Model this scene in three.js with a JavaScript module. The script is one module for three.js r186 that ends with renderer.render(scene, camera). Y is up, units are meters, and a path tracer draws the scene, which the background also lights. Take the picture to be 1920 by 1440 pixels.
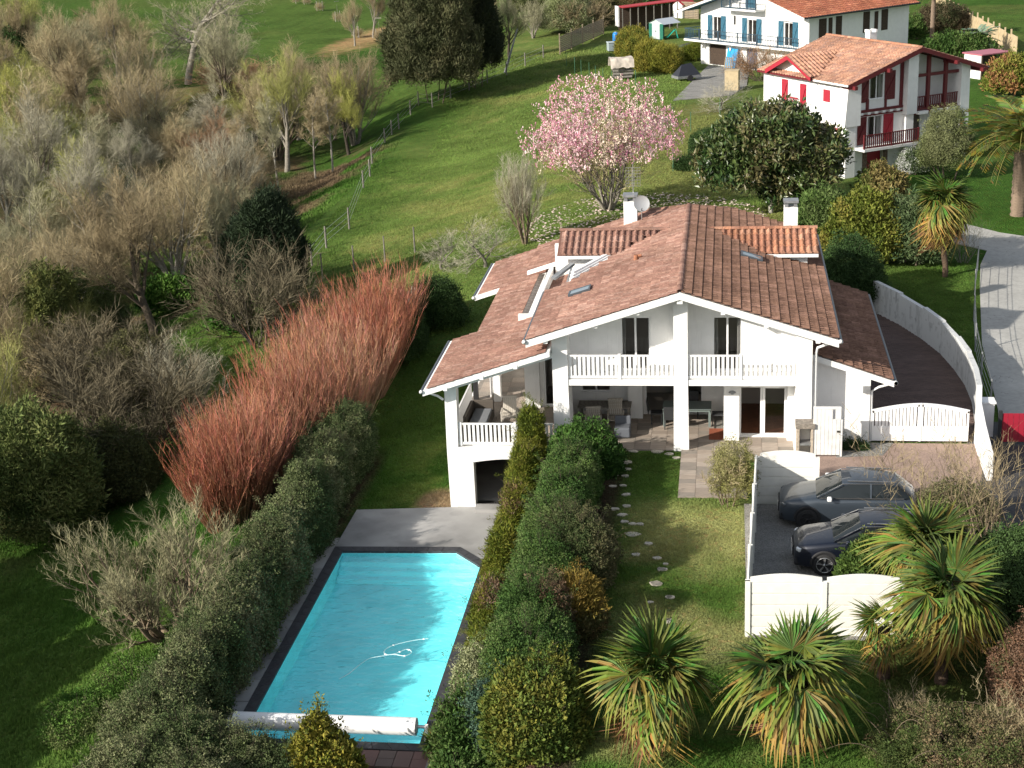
import * as THREE from 'three';
import { RoundedBoxGeometry } from 'three/addons/geometries/RoundedBoxGeometry.js';

// ---------------------------------------------------------------- camera, sky, sun, exposure
const scene = new THREE.Scene();
const camera = new THREE.PerspectiveCamera(28.27, 4 / 3, 1, 6000);
camera.position.set(1.68, 21.63, 53.79);
camera.rotation.order = 'YXZ';
camera.rotation.set(-0.33639, 0.14807, -0.04624);
const renderer = new THREE.WebGLRenderer();
renderer.toneMapping = THREE.LinearToneMapping;
renderer.toneMappingExposure = 1.42;
renderer.shadowMap.enabled = true;
const SUN = new THREE.Vector3(-1.28, 0.77, 1.0).normalize();
{ // pale, slightly hazy late-afternoon sky, brighter towards the sun and the horizon
  const W = 256, Hh = 128, d = new Float32Array(W * Hh * 4), dir = new THREE.Vector3();
  for (let j = 0; j < Hh; j++) for (let i = 0; i < W; i++) {
    const up = ((j + 0.5) / Hh - 0.5) * Math.PI, az = ((i + 0.5) / W - 0.5) * 2 * Math.PI; dir.set(Math.cos(az) * Math.cos(up), Math.sin(up), Math.sin(az) * Math.cos(up));
    const t = Math.pow(Math.max(0, dir.y), 0.4), c = Math.max(0, dir.dot(SUN)), glow = 0.5 * Math.pow(c, 3) + 1.4 * Math.pow(c, 24), o = (j * W + i) * 4;
    const hor = [0.86, 0.88, 0.88], zen = [0.1, 0.145, 0.22], warm = [1, 0.93, 0.82];
    for (let k = 0; k < 3; k++) d[o + k] = (hor[k] + (zen[k] - hor[k]) * t + glow * warm[k]) * 1.02;
    d[o + 3] = 1;
  }
  const t = new THREE.DataTexture(d, W, Hh, THREE.RGBAFormat, THREE.FloatType); t.mapping = THREE.EquirectangularReflectionMapping; t.magFilter = THREE.LinearFilter; t.needsUpdate = true;
  scene.background = t; scene.environment = t;
}
const sun = new THREE.DirectionalLight(new THREE.Color(1, 0.93, 0.82), 5);
sun.name = 'sun';
sun.position.copy(SUN).multiplyScalar(150);
sun.castShadow = true;
sun.shadow.mapSize.set(4096, 4096);
sun.shadow.radius = 1.2;
Object.assign(sun.shadow.camera, { left: -140, right: 140, top: 140, bottom: -140, near: 1, far: 400 });
scene.add(sun);

// ---------------------------------------------------------------- helpers
function rng(seed) {
  let a = seed * 2654435761 >>> 0;
  return () => { a = (a + 0x6d2b79f5) | 0; let t = Math.imul(a ^ (a >>> 15), 1 | a); t = (t + Math.imul(t ^ (t >>> 7), 61 | t)) ^ t; return ((t ^ (t >>> 14)) >>> 0) / 4294967296; };
}
const V = (x, y, z) => new THREE.Vector3(x, y, z);
const lerp = (a, b, t) => a + (b - a) * t;
const clamp = (x, a, b) => Math.min(b, Math.max(a, x));
const ss = (a, b, t) => { const u = clamp((t - a) / (b - a), 0, 1); return u * u * (3 - 2 * u); };
function hash2(x, y, s) { let h = Math.imul(x | 0, 374761393) ^ Math.imul(y | 0, 668265263) ^ Math.imul(s | 0, 2147483647 - 58); h = Math.imul(h ^ (h >>> 13), 1274126177); return ((h ^ (h >>> 16)) >>> 0) / 4294967296; }
function vnoise(x, y, s = 1, per = 0) {
  const ix = Math.floor(x), iy = Math.floor(y), fx = x - ix, fy = y - iy, u = fx * fx * (3 - 2 * fx), v = fy * fy * (3 - 2 * fy);
  const w = (a) => (per ? ((a % per) + per) % per : a);
  const a = hash2(w(ix), w(iy), s), b = hash2(w(ix + 1), w(iy), s), c = hash2(w(ix), w(iy + 1), s), d = hash2(w(ix + 1), w(iy + 1), s);
  return lerp(lerp(a, b, u), lerp(c, d, u), v);
}
function fbm(x, y, s = 1, oct = 4, per = 0) { let r = 0, a = 0.5, f = 1, t = 0; for (let i = 0; i < oct; i++) { r += a * vnoise(x * f, y * f, s + i * 17, per * f); t += a; a *= 0.5; f *= 2; } return r / t; }

function tex(size, fn, metres, srgb = true) {      // fn(u, v) in 0..1, linear rgb
  const d = new Uint8Array(size * size * 4), enc = (c) => { c = clamp(c, 0, 1); return Math.round(255 * (srgb ? (c <= 0.0031308 ? c * 12.92 : 1.055 * Math.pow(c, 1 / 2.4) - 0.055) : c)); };
  for (let y = 0; y < size; y++) for (let x = 0; x < size; x++) {
    const c = fn(x / size, y / size), o = (y * size + x) * 4;
    d[o] = enc(c[0]); d[o + 1] = enc(c[1]); d[o + 2] = enc(c[2]); d[o + 3] = 255;
  }
  const t = new THREE.DataTexture(d, size, size);
  t.wrapS = t.wrapT = THREE.RepeatWrapping; t.magFilter = THREE.LinearFilter; t.minFilter = THREE.LinearMipmapLinearFilter;
  if (srgb) t.colorSpace = THREE.SRGBColorSpace;
  t.repeat.set(1 / metres, 1 / metres);
  t.needsUpdate = true;
  return t;
}
const grey = (g) => [g, g, g];
const noiseMap = (lo, hi, cells, metres, seed, tint = [1, 1, 1], oct = 5, size = 256) => tex(size, (u, v) => { const n = lerp(lo, hi, clamp((fbm(u * cells, v * cells, seed, oct, cells) - 0.25) * 2, 0, 1)); return [n * tint[0], n * tint[1], n * tint[2]]; }, metres);
const bumpTex = (cells, metres, seed, oct = 5) => tex(256, (u, v) => grey(fbm(u * cells, v * cells, seed, oct, cells)), metres, false);
function mat(color, opts = {}) {
  const { spec, ...rest } = opts, m = spec === undefined ? new THREE.MeshStandardMaterial({ roughness: 0.85, side: THREE.DoubleSide, ...rest }) : new THREE.MeshPhysicalMaterial({ roughness: 0.85, side: THREE.DoubleSide, specularIntensity: spec, ...rest });
  if (Array.isArray(color)) m.color.setRGB(...color); else m.color.set(color);
  return m;
}

// geometry builder: collects quads, boxes and tubes and makes one geometry of them
class GB {
  constructor() { this.p = []; this.n = []; this.u = []; this.c = []; this.i = []; this.col = null; this.m = null; }
  vert(p, n, u, v) {
    if (this.m) { p = p.clone().applyMatrix4(this.m); n = n.clone().transformDirection(this.m); }
    this.p.push(p.x, p.y, p.z); this.n.push(n.x, n.y, n.z); this.u.push(u, v);
    if (this.col) this.c.push(...this.col);
    return this.p.length / 3 - 1;
  }
  quad(a, b, c, d, nn) {
    const e1 = b.clone().sub(a), e2 = d.clone().sub(a), n = nn || e1.clone().cross(c.clone().sub(a)).normalize(), w = e1.length(), h = e2.length(), uv = (q) => { const r = q.clone().sub(a); return [r.dot(e1) / (w || 1), r.dot(e2) / (h || 1)]; };
    const off = [a.x + a.z, a.y + a.z * 0.37];
    const k = [a, b, c, d].map((q) => { const [s, t] = uv(q); return this.vert(q, n, s + off[0], t + off[1]); });
    if (this.m && this.m.determinant() < 0) this.i.push(k[0], k[2], k[1], k[0], k[3], k[2]); else this.i.push(k[0], k[1], k[2], k[0], k[2], k[3]);
    return this;
  }
  tri(a, b, c, nn) {
    const n = nn || b.clone().sub(a).cross(c.clone().sub(a)).normalize();
    const k = [a, b, c].map((q) => this.vert(q, n, q.x + q.z, q.y)); this.i.push(...k); return this;
  }
  box(x0, y0, z0, x1, y1, z1) {
    const P = (x, y, z) => V(x ? x1 : x0, y ? y1 : y0, z ? z1 : z0);
    this.quad(P(0, 0, 1), P(1, 0, 1), P(1, 1, 1), P(0, 1, 1)); this.quad(P(1, 0, 0), P(0, 0, 0), P(0, 1, 0), P(1, 1, 0));
    this.quad(P(1, 0, 1), P(1, 0, 0), P(1, 1, 0), P(1, 1, 1)); this.quad(P(0, 0, 0), P(0, 0, 1), P(0, 1, 1), P(0, 1, 0));
    this.quad(P(0, 1, 1), P(1, 1, 1), P(1, 1, 0), P(0, 1, 0)); this.quad(P(0, 0, 0), P(1, 0, 0), P(1, 0, 1), P(0, 0, 1));
    return this;
  }
  cbox(cx, cy, cz, w, h, d) { return this.box(cx - w / 2, cy - h / 2, cz - d / 2, cx + w / 2, cy + h / 2, cz + d / 2); }
  bar(a, b, w, h) {                                // a box-section bar between two points
    const d = b.clone().sub(a), l = d.length(), q = new THREE.Matrix4().lookAt(b, a, Math.abs(d.y / l) > 0.98 ? V(0, 0, 1) : V(0, 1, 0)), old = this.m;
    const t = q.setPosition(a); this.m = old ? old.clone().multiply(t) : t;
    this.box(-w / 2, -h / 2, 0, w / 2, h / 2, l); this.m = old; return this;
  }
  tube(pts, rads, sides = 6, caps = true) {
    const rings = []; let X = V(1, 0, 0);
    for (let k = 0; k < pts.length; k++) {
      const d = (k === 0 ? pts[1].clone().sub(pts[0]) : k === pts.length - 1 ? pts[k].clone().sub(pts[k - 1]) : pts[k + 1].clone().sub(pts[k - 1])).normalize();
      if (Math.abs(d.dot(X)) > 0.95) X = Math.abs(d.x) < 0.7 ? V(1, 0, 0) : V(0, 0, 1);
      const Y = d.clone().cross(X).normalize(); X = Y.clone().cross(d).normalize();
      const r = [];
      for (let s = 0; s < sides; s++) { const a = s / sides * Math.PI * 2, n = X.clone().multiplyScalar(Math.cos(a)).addScaledVector(Y, Math.sin(a)); r.push(this.vert(pts[k].clone().addScaledVector(n, rads[k]), n, s / sides * 6.28 * rads[0], k)); }
      rings.push(r);
    }
    for (let k = 0; k + 1 < rings.length; k++) for (let s = 0; s < sides; s++) { const t = (s + 1) % sides, a = rings[k][s], b = rings[k][t], c = rings[k + 1][t], d = rings[k + 1][s]; this.i.push(a, b, c, a, c, d); }
    if (caps && sides > 3) for (const k of [0, rings.length - 1]) { const n = pts[k].clone().sub(pts[k ? k - 1 : 1]).normalize(), r = pts[k], c0 = this.vert(r, n, 0, 0); const ring = rings[k]; for (let s = 0; s < sides; s++) { const t = (s + 1) % sides; if (k) this.i.push(ring[s], ring[t], c0); else this.i.push(ring[t], ring[s], c0); } }
    return this;
  }
  cyl(x, y0, z, r, h, sides = 16) { return this.tube([V(x, y0, z), V(x, y0 + h, z)], [r, r], sides); }
  add(g) {                                         // append a BufferGeometry
    g = g.index ? g : g; const P = g.attributes.position, N = g.attributes.normal, U = g.attributes.uv, base = this.p.length / 3;
    for (let k = 0; k < P.count; k++) this.vert(V(P.getX(k), P.getY(k), P.getZ(k)), V(N.getX(k), N.getY(k), N.getZ(k)), U ? U.getX(k) : 0, U ? U.getY(k) : 0);
    if (g.index) for (const k of g.index.array) this.i.push(base + k); else for (let k = 0; k < P.count; k++) this.i.push(base + k);
    return this;
  }
  geo() {
    const g = new THREE.BufferGeometry();
    g.setAttribute('position', new THREE.Float32BufferAttribute(this.p, 3)); g.setAttribute('normal', new THREE.Float32BufferAttribute(this.n, 3)); g.setAttribute('uv', new THREE.Float32BufferAttribute(this.u, 2));
    if (this.c.length) g.setAttribute('color', new THREE.Float32BufferAttribute(this.c, 3));
    g.setIndex(this.i);
    return g;
  }
}
// a wall: polygon in x, y with holes, thickness going back from z
function wallGeo(poly, holes, z, th) {
  const s = new THREE.Shape(poly.map((q) => new THREE.Vector2(...q)));
  for (const [x0, y0, x1, y1, arch] of holes) {
    const h = new THREE.Path(); h.moveTo(x0, y0); h.lineTo(x0, y1);
    if (arch) for (let k = 1; k < 10; k++) h.lineTo(lerp(x0, x1, k / 10), y1 + arch * Math.sin(k / 10 * Math.PI));
    h.lineTo(x1, y1); h.lineTo(x1, y0); h.closePath(); s.holes.push(h);
  }
  const g = new THREE.ExtrudeGeometry(s, { depth: th, bevelEnabled: false });
  g.translate(0, 0, z - th);
  return g;
}
const rect = (x0, y0, x1, y1) => [[x0, y0], [x1, y0], [x1, y1], [x0, y1]];

const used = {};
const numbered = (n) => { const k = used[n] = (used[n] ?? -1) + 1; return k ? n + '_' + String(k).padStart(3, '0') : n; };
function tag(o, label, category, group) { o.userData.label = label; if (category) o.userData.category = category; if (group) o.userData.group = group; return o; }
function thing(name, label, category, at = [0, 0, 0], turn = 0, group) {
  const o = new THREE.Group(); o.name = numbered(name); scene.add(o); o.position.set(...at); o.rotation.y = turn;
  return tag(o, label, category, group);
}
function part(name, geo, m, parent) {
  const o = new THREE.Mesh(geo instanceof GB ? geo.geo() : geo, m); o.name = name; o.castShadow = o.receiveShadow = true; parent.add(o); return o;
}
function single(name, geo, m, label, category, group) { const o = part(numbered(name), geo, m, scene); return tag(o, label, category, group); }
function struct(name, geo, m) { const o = part(numbered(name), geo, m, scene); o.userData.kind = 'structure'; return o; }
function structGroup(name) { const o = new THREE.Group(); o.name = numbered(name); o.userData.kind = 'structure'; scene.add(o); return o; }
function copyOf(o, label, at, turn = 0, scale = 1, group) {
  const c = o.clone(); c.name = numbered(o.name.replace(/_\d+$/, '')); scene.add(c);
  c.userData = { ...o.userData }; if (label) c.userData.label = label; if (group) c.userData.group = group;
  c.position.set(...at); c.rotation.y = turn; if (Array.isArray(scale)) c.scale.set(...scale); else c.scale.setScalar(scale);
  return c;
}

// ---------------------------------------------------------------- the lie of the land
function H(x, z) {
  const pA = -2.5 * (1 - ss(-5.6, -3.2, x)) - 4.5 * ss(-14.5, -30, x);
  const pB = -3.2 * ss(-6, -26, x) - 3 * ss(-27, -37, x) + 3.5 * ss(-52, -68, x);
  let h = lerp(pA, pB, ss(-9, -26, z));
  h = lerp(h, -1.2 * ss(-14, -34, x), ss(-80, -122, z));
  if (z < -130) h += 0.02 * (-z - 130);
  return h - 0.06;
}

// ---------------------------------------------------------------- materials
const plasterMap = tex(512, (u, v) => { const n = fbm(u * 12, v * 12, 3, 5, 12), s = fbm(u * 40, v * 3, 9, 3, 0); const g = 0.9 + 0.1 * n - 0.05 * ss(0.62, 0.8, s); return [g, g * 0.995, g * 0.98]; }, 3);
const plasterBump = bumpTex(64, 1, 5, 3);
const M = {};
M.wall = mat([0.85, 0.85, 0.85], { map: plasterMap, bumpMap: plasterBump, bumpScale: 0.004, roughness: 0.9 });
M.white = mat([0.78, 0.78, 0.77], { roughness: 0.55 });
M.pvc = mat([0.82, 0.82, 0.82], { roughness: 0.35 });
M.mottledWhite = mat([0.77, 0.77, 0.76], { roughness: 0.6, map: noiseMap(0.8, 1, 8, 1.5, 71) });  // plain white paint, mottled at random
M.dark = mat([0.02, 0.02, 0.022], { roughness: 0.6 });
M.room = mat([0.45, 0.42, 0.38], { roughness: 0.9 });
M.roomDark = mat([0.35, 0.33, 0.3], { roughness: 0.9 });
M.parquet = mat([0.2, 0.075, 0.035], { roughness: 0.45, map: noiseMap(0.6, 1, 10, 1, 8) });
M.curtain = mat([0.3, 0.3, 0.29], { roughness: 0.95 });
M.glass = new THREE.MeshPhysicalMaterial({ color: 0xffffff, roughness: 0.03, transmission: 1, thickness: 0, ior: 1.5, side: THREE.DoubleSide });
M.gutter = mat([0.11, 0.13, 0.15], { roughness: 0.4, metalness: 0.5 });
M.zinc = mat([0.32, 0.33, 0.34], { roughness: 0.45, metalness: 0.4, map: noiseMap(0.7, 1, 8, 1, 12) });
M.tile = mat([1, 1, 1], { spec: 0.25, vertexColors: true, roughness: 0.9, map: noiseMap(0.62, 1, 16, 1.3, 21, [1, 1, 1], 6, 512), bumpMap: bumpTex(32, 0.5, 31, 4), bumpScale: 0.008 });
M.tileBed = mat([0.16, 0.08, 0.06], { roughness: 0.95 });
M.pool = mat([0.62, 0.97, 1.0], { roughness: 0.5, map: noiseMap(0.86, 1, 6, 4, 41) });
M.poolStep = mat([0.66, 0.97, 1.0], { roughness: 0.5 });
M.coping = mat([0.055, 0.055, 0.062], { roughness: 0.7, map: noiseMap(0.6, 1, 12, 1, 14) });
M.concrete = mat([0.47, 0.46, 0.45], { roughness: 0.85, map: tex(512, (u, v) => { const n = fbm(u * 6, v * 6, 91, 6, 6), m = fbm(u * 3, v * 3, 95, 3, 3); return grey((0.5 + 0.35 * n + 0.45 * (m - 0.4)) * (1 - 0.1 * ss(0.55, 0.72, fbm(u * 9, v * 9, 97, 3, 9)))); }, 6), bumpMap: bumpTex(40, 1, 92, 4), bumpScale: 0.003 });
M.asphalt = mat([0.075, 0.075, 0.08], { roughness: 0.95, map: tex(512, (u, v) => { const n = fbm(u * 60, v * 60, 51, 3, 60), m = fbm(u * 4, v * 4, 53, 4, 4); return grey(0.45 + 0.4 * n + 0.35 * (m - 0.4)); }, 4), bumpMap: bumpTex(80, 1, 54, 3), bumpScale: 0.006 });
M.road = mat([0.5, 0.49, 0.46], { roughness: 0.92, map: tex(512, (u, v) => { const n = fbm(u * 50, v * 50, 61, 3, 50), m = fbm(u * 4, v * 4, 63, 5, 4); const crack = Math.abs(fbm(u * 5, v * 5, 65, 4, 5) - 0.5) < 0.004 ? 0.6 : 1; return grey((0.62 + 0.22 * n + 0.25 * (m - 0.35)) * crack); }, 6) });
M.gravel = mat([0.34, 0.33, 0.31], { roughness: 0.98, map: tex(512, (u, v) => { const n = vnoise(u * 120, v * 120, 71, 120), m = fbm(u * 5, v * 5, 73, 4, 5); return grey(0.35 + 0.5 * n + 0.4 * (m - 0.4)); }, 3), bumpMap: bumpTex(100, 3, 74, 2), bumpScale: 0.03 });
M.pink = mat([0.38, 0.27, 0.22], { roughness: 0.95, map: tex(512, (u, v) => { const n = vnoise(u * 90, v * 90, 81, 90), m = fbm(u * 6, v * 6, 83, 4, 6); return grey(0.55 + 0.3 * n + 0.35 * (m - 0.4)); }, 3) });
M.fenceCream = mat([0.8, 0.785, 0.73], { roughness: 0.85, map: noiseMap(0.93, 1, 14, 2.3, 85, [1, 1, 1], 6, 512), bumpMap: bumpTex(60, 1, 86, 3), bumpScale: 0.003 });
M.wood = mat([0.3, 0.24, 0.17], { roughness: 0.9, map: noiseMap(0.55, 1, 14, 0.8, 87) });
M.woodGrey = mat([0.27, 0.25, 0.22], { roughness: 0.95, map: noiseMap(0.5, 1, 12, 0.7, 88) });
M.woodDark = mat([0.07, 0.045, 0.03], { roughness: 0.85, map: noiseMap(0.5, 1, 12, 0.7, 89) });
M.metal = mat([0.5, 0.5, 0.5], { roughness: 0.35, metalness: 0.8 });

// ---------------------------------------------------------------- terrain
const inPool = (x, z, e = 0) => x > -12.4 - e && x < -6.95 + e && z > 3.95 - e && z < 16.75 + e;
function groundColor(x, z) {
  const big = fbm(x * 0.055 + 40, z * 0.055 + 90, 201, 3), mid = fbm(x * 0.35, z * 0.35, 205, 4), fine = fbm(x * 1.7, z * 1.7, 209, 3);
  let c = [0.05, 0.088, 0.018];
  const mix = (d, t) => { t = clamp(t, 0, 1); c = c.map((a, k) => lerp(a, d[k], t)); };
  mix([0.032, 0.074, 0.012], ss(0.45, 0.7, big));
  const meadow = ss(-30, -20, x) * ss(-16, -24, z) * ss(14, 2, x);
  mix([0.082, 0.118, 0.03], meadow * 0.8);
  mix([0.13, 0.13, 0.045], 0.65 * meadow * ss(0.5, 0.72, mid * 0.5 + big * 0.5));
  const front = ss(-4, -2.2, x) * ss(0, 1.5, z) * ss(3, 2.3, x);
  mix([0.185, 0.175, 0.075], 0.7 * front * ss(0.38, 0.62, mid) * ss(3.5, 7, z + 3 * (mid - 0.5)) * ss(-2.4, -0.8, x));
  const left = ss(-13, -10, x) * ss(-8, -9, x) * ss(-20, -12, z);
  mix([0.085, 0.115, 0.028], left * ss(0.45, 0.6, mid));
  const woods = ss(-27, -32, x) * ss(-66, -60, x) * ss(-96, -84, z) * ss(4, -8, z);
  mix([0.085, 0.062, 0.038], woods * ss(0.46, 0.6, mid * 0.7 + big * 0.3));
  mix([0.05, 0.05, 0.022], woods * 0.3 * ss(-33, -40, x));
  const d = Math.hypot((x + 52) / 15, (z + 107) / 7); mix([0.125, 0.095, 0.05], 0.8 * ss(1.0, 0.7, d + (mid - 0.5) * 0.6));
  const e = Math.hypot((x + 44 + (z + 150) * 0.18) / 4, (z + 148) / 17); mix([0.24, 0.17, 0.08], ss(1.1, 0.6, e + (fine - 0.5)));
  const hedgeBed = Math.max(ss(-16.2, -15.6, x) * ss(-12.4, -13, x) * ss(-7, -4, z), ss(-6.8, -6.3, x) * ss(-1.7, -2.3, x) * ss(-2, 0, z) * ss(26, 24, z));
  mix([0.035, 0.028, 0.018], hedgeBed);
  const bare = Math.hypot((x + 9.6) / 1.0, (z + 0.3) / 1.6); mix([0.2, 0.15, 0.09], ss(1.1, 0.7, bare + (mid - 0.5) * 0.5));
  mix([0.05, 0.035, 0.02], ss(5.3, 6, x) * ss(11, 10, x) * ss(14.4, 15, z) * 0.4);
  const k = 0.6 + 0.4 * mid + 0.45 * fine + 0.5 * (fbm(x * 0.14 + 5, z * 0.2, 231, 4) - 0.5);
  mix([0.085, 0.1, 0.03], 0.5 * ss(0.52, 0.7, fbm(x * 0.09, z * 0.13, 237, 4)) * ss(-86, -100, z));
  return c.map((a) => a * k * 1.6);
}
function groundY(x, z) {
  const rough = ss(-7, -9, x) + ss(-18, -24, z) * ss(-3, -9, x);
  let y = H(x, z) + clamp(rough, 0, 1) * (0.3 * (fbm(x * 0.16, z * 0.16, 301, 4) - 0.5) + 0.1 * (fbm(x * 0.9, z * 0.9, 305, 2) - 0.5)) * (x > -13 && z > -12 ? 0.3 : 1);
  y += 0.9 * ss(1, 0.2, Math.hypot((x + 50) / 13, (z + 108) / 6));
  if (inPool(x, z, 0.75)) y = -5.5;
  if (x > -9 && x < 8 && z > -18 && z < -1.2) y = Math.min(y, -0.3);
  if (x > -8.9 && x < -4.9 && z < 0 && z > -6) y = -2.75;
  return y;
}
{
  const axis = (lo, hi, step, min, max) => { const a = []; for (let v = lo; v <= hi; v += step) a.push(v); let s = step, v = a[a.length - 1]; while (v < max) { s *= 1.18; v += s; a.push(v); } s = step; v = lo; while (v > min) { s *= 1.18; v -= s; a.unshift(v); } return a; };
  const xs = axis(-72, 34, 0.62, -2500, 2500), zs = axis(-150, 27, 0.62, -2600, 1500), g = new THREE.BufferGeometry(), P = [], C = [], U = [], I = [], nx = xs.length;
  for (const z of zs) for (const x of xs) {
    const y = groundY(x, z);
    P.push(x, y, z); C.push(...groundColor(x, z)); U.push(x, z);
  }
  for (let j = 0; j + 1 < zs.length; j++) for (let i = 0; i + 1 < nx; i++) { const a = j * nx + i, b = a + 1, c = a + nx, d = c + 1; I.push(a, c, b, b, c, d); }
  g.setAttribute('position', new THREE.Float32BufferAttribute(P, 3)); g.setAttribute('color', new THREE.Float32BufferAttribute(C, 3)); g.setAttribute('uv', new THREE.Float32BufferAttribute(U, 2)); g.setIndex(I); g.computeVertexNormals();
  const soil = mat([1.25, 1.25, 1.25], { vertexColors: true, roughness: 1, spec: 0.08, map: tex(1024, (u, v) => { const n = vnoise(u * 300, v * 300, 211, 300), m = fbm(u * 24, v * 24, 213, 4, 24), d = ss(0.56, 0.72, fbm(u * 60, v * 60, 217, 3, 60)); const q = 0.3 + 0.4 * n + 0.35 * m; return [q * (1 + 0.25 * d), q * (1 - 0.06 * d), q]; }, 9), bumpMap: tex(512, (u, v) => grey(fbm(u * 70, v * 70, 219, 4, 70)), 5, false), bumpScale: 0.1 });
  struct('ground', g, soil);
}
// a flat sheet from an outline in x, z
function sheetGeo(poly, y, th = 0.1) {
  const s = new THREE.Shape(poly.map(([x, z]) => new THREE.Vector2(x, -z))), g = new THREE.ExtrudeGeometry(s, { depth: th, bevelEnabled: false });
  g.rotateX(-Math.PI / 2); g.translate(0, y - th, 0); return g;
}
const inside = (poly, x, z) => { let c = false; for (let i = 0, j = poly.length - 1; i < poly.length; j = i++) { const [xi, zi] = poly[i], [xj, zj] = poly[j]; if (zi > z !== zj > z && x < ((xj - xi) * (z - zi)) / (zj - zi) + xi) c = !c; } return c; };

// lane beside the plot: pale concrete upper part, dark asphalt lower down
struct('concrete_lane', sheetGeo([[12.3, -4.6], [12.95, -13], [14.2, -22], [14.9, -26.5], [15.7, -29.5], [14, -31.5], [11, -36], [13, -39], [17, -33.5], [19.6, -31.5], [26, -27], [30, -10], [30, -3.6], [12.1, -3.2]], -0.02), M.road);
struct('asphalt_lane', sheetGeo([[10.75, -3.196], [30, -3.596], [30, 26], [12.6, 26], [9.3, 14.5], [10.35, 3]], -0.024), M.asphalt);
struct('forecourt', sheetGeo([[4.79, -0.9], [11.3, -0.9], [10.4, 3.3], [9.9, 4.8], [4.79, 4.9]], -0.016), M.pink);
struct('parking_gravel', sheetGeo([[2.3, 4.904], [9.9, 4.804], [9.3, 14.3], [2.3, 14.3]], -0.02), M.gravel);
struct('stone_border', sheetGeo([[5.7, -0.9], [7.9, -0.9], [7.4, 0.35], [5.7, 0.6]], -0.005), mat([0.3, 0.29, 0.27], { map: noiseMap(0.3, 1, 20, 1, 211) }));
// driveway of narrow dark brown pavers behind the gate
{
  const poly = [[7.0, -1.15], [10.9, -1.1], [11.42, -5.4], [11.46, -7.6], [11.3, -9.6], [11.0, -11.6], [10.45, -13.7], [9.6, -16], [8.6, -18], [7.0, -19]];
  const d = structGroup('driveway');
  part('bed', sheetGeo(poly, -0.03), mat([0.05, 0.035, 0.03]), d);
  const g = new RoundedBoxGeometry(0.205, 0.05, 0.095, 1, 0.008), r = rng(77), mats = [], cols = [];
  for (let z = -19, row = 0; z < -1.1; z += 0.1, row++) for (let x = 7 + (row % 2) * 0.105; x < 11.5; x += 0.21) if (inside(poly, x, z)) {
    mats.push(new THREE.Matrix4().makeTranslation(x, -0.028 + r() * 0.006, z)); const k = 0.65 + 0.6 * fbm(x * 0.8, z * 2.5, 5, 3) + r() * 0.3; cols.push([0.1 * k, 0.066 * k, 0.056 * k]);
  }
  const im = new THREE.InstancedMesh(g, mat([1, 1, 1], { roughness: 0.9 }), mats.length); mats.forEach((m, k) => { im.setMatrixAt(k, m); im.setColorAt(k, new THREE.Color().setRGB(...cols[k])); });
  im.name = 'paver'; im.userData.kind = 'stuff'; d.add(im);
}
// terrace and garden path of large slabs
{
  const t = structGroup('terrace'), r = rng(5);
  part('bed', new GB().box(-4.79, -0.25, -4.0, 4.79, -0.05, -0.02).box(0.0, -0.25, 0.0, 2.42, -0.052, 4.36).box(2.42, -0.25, 0.0, 4.79, -0.054, 0.75), mat([0.2, 0.19, 0.17]), t);
  const tones = [[0.34, 0.28, 0.23], [0.4, 0.33, 0.27], [0.3, 0.26, 0.22], [0.44, 0.37, 0.31]].map((c, k) => mat(c, { roughness: 0.8, map: tex(128, (u, v) => grey(0.6 + 0.4 * fbm(u * 3, v * 14, 400 + k, 4, 0)), 1) }));
  const slabG = new RoundedBoxGeometry(0.592, 0.06, 0.392, 1, 0.006), put = (x, z, w = 1, d = 1) => { const s = part('paving_slab', slabG, tones[Math.floor(r() * 4)], t); s.position.set(x, -0.03 + r() * 0.004, z); s.scale.set(w, 1, d); };
  for (let x = -4.49; x < 4.7; x += 0.6) for (let z = -3.8; z < 0; z += 0.4) if (!(x > 1.5 && z < -1.5) && !(x < -4.2 && z > -1.1)) put(x, z);
  for (let x = 0.3; x < 2.4; x += 0.6) for (let z = 0.2; z < 4.3; z += 0.4) put(x, z);
  for (let x = 2.72; x < 4.8; x += 0.6) for (let z = 0.2; z < 0.7; z += 0.4) put(x, z, 1, 0.96);
}
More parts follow.
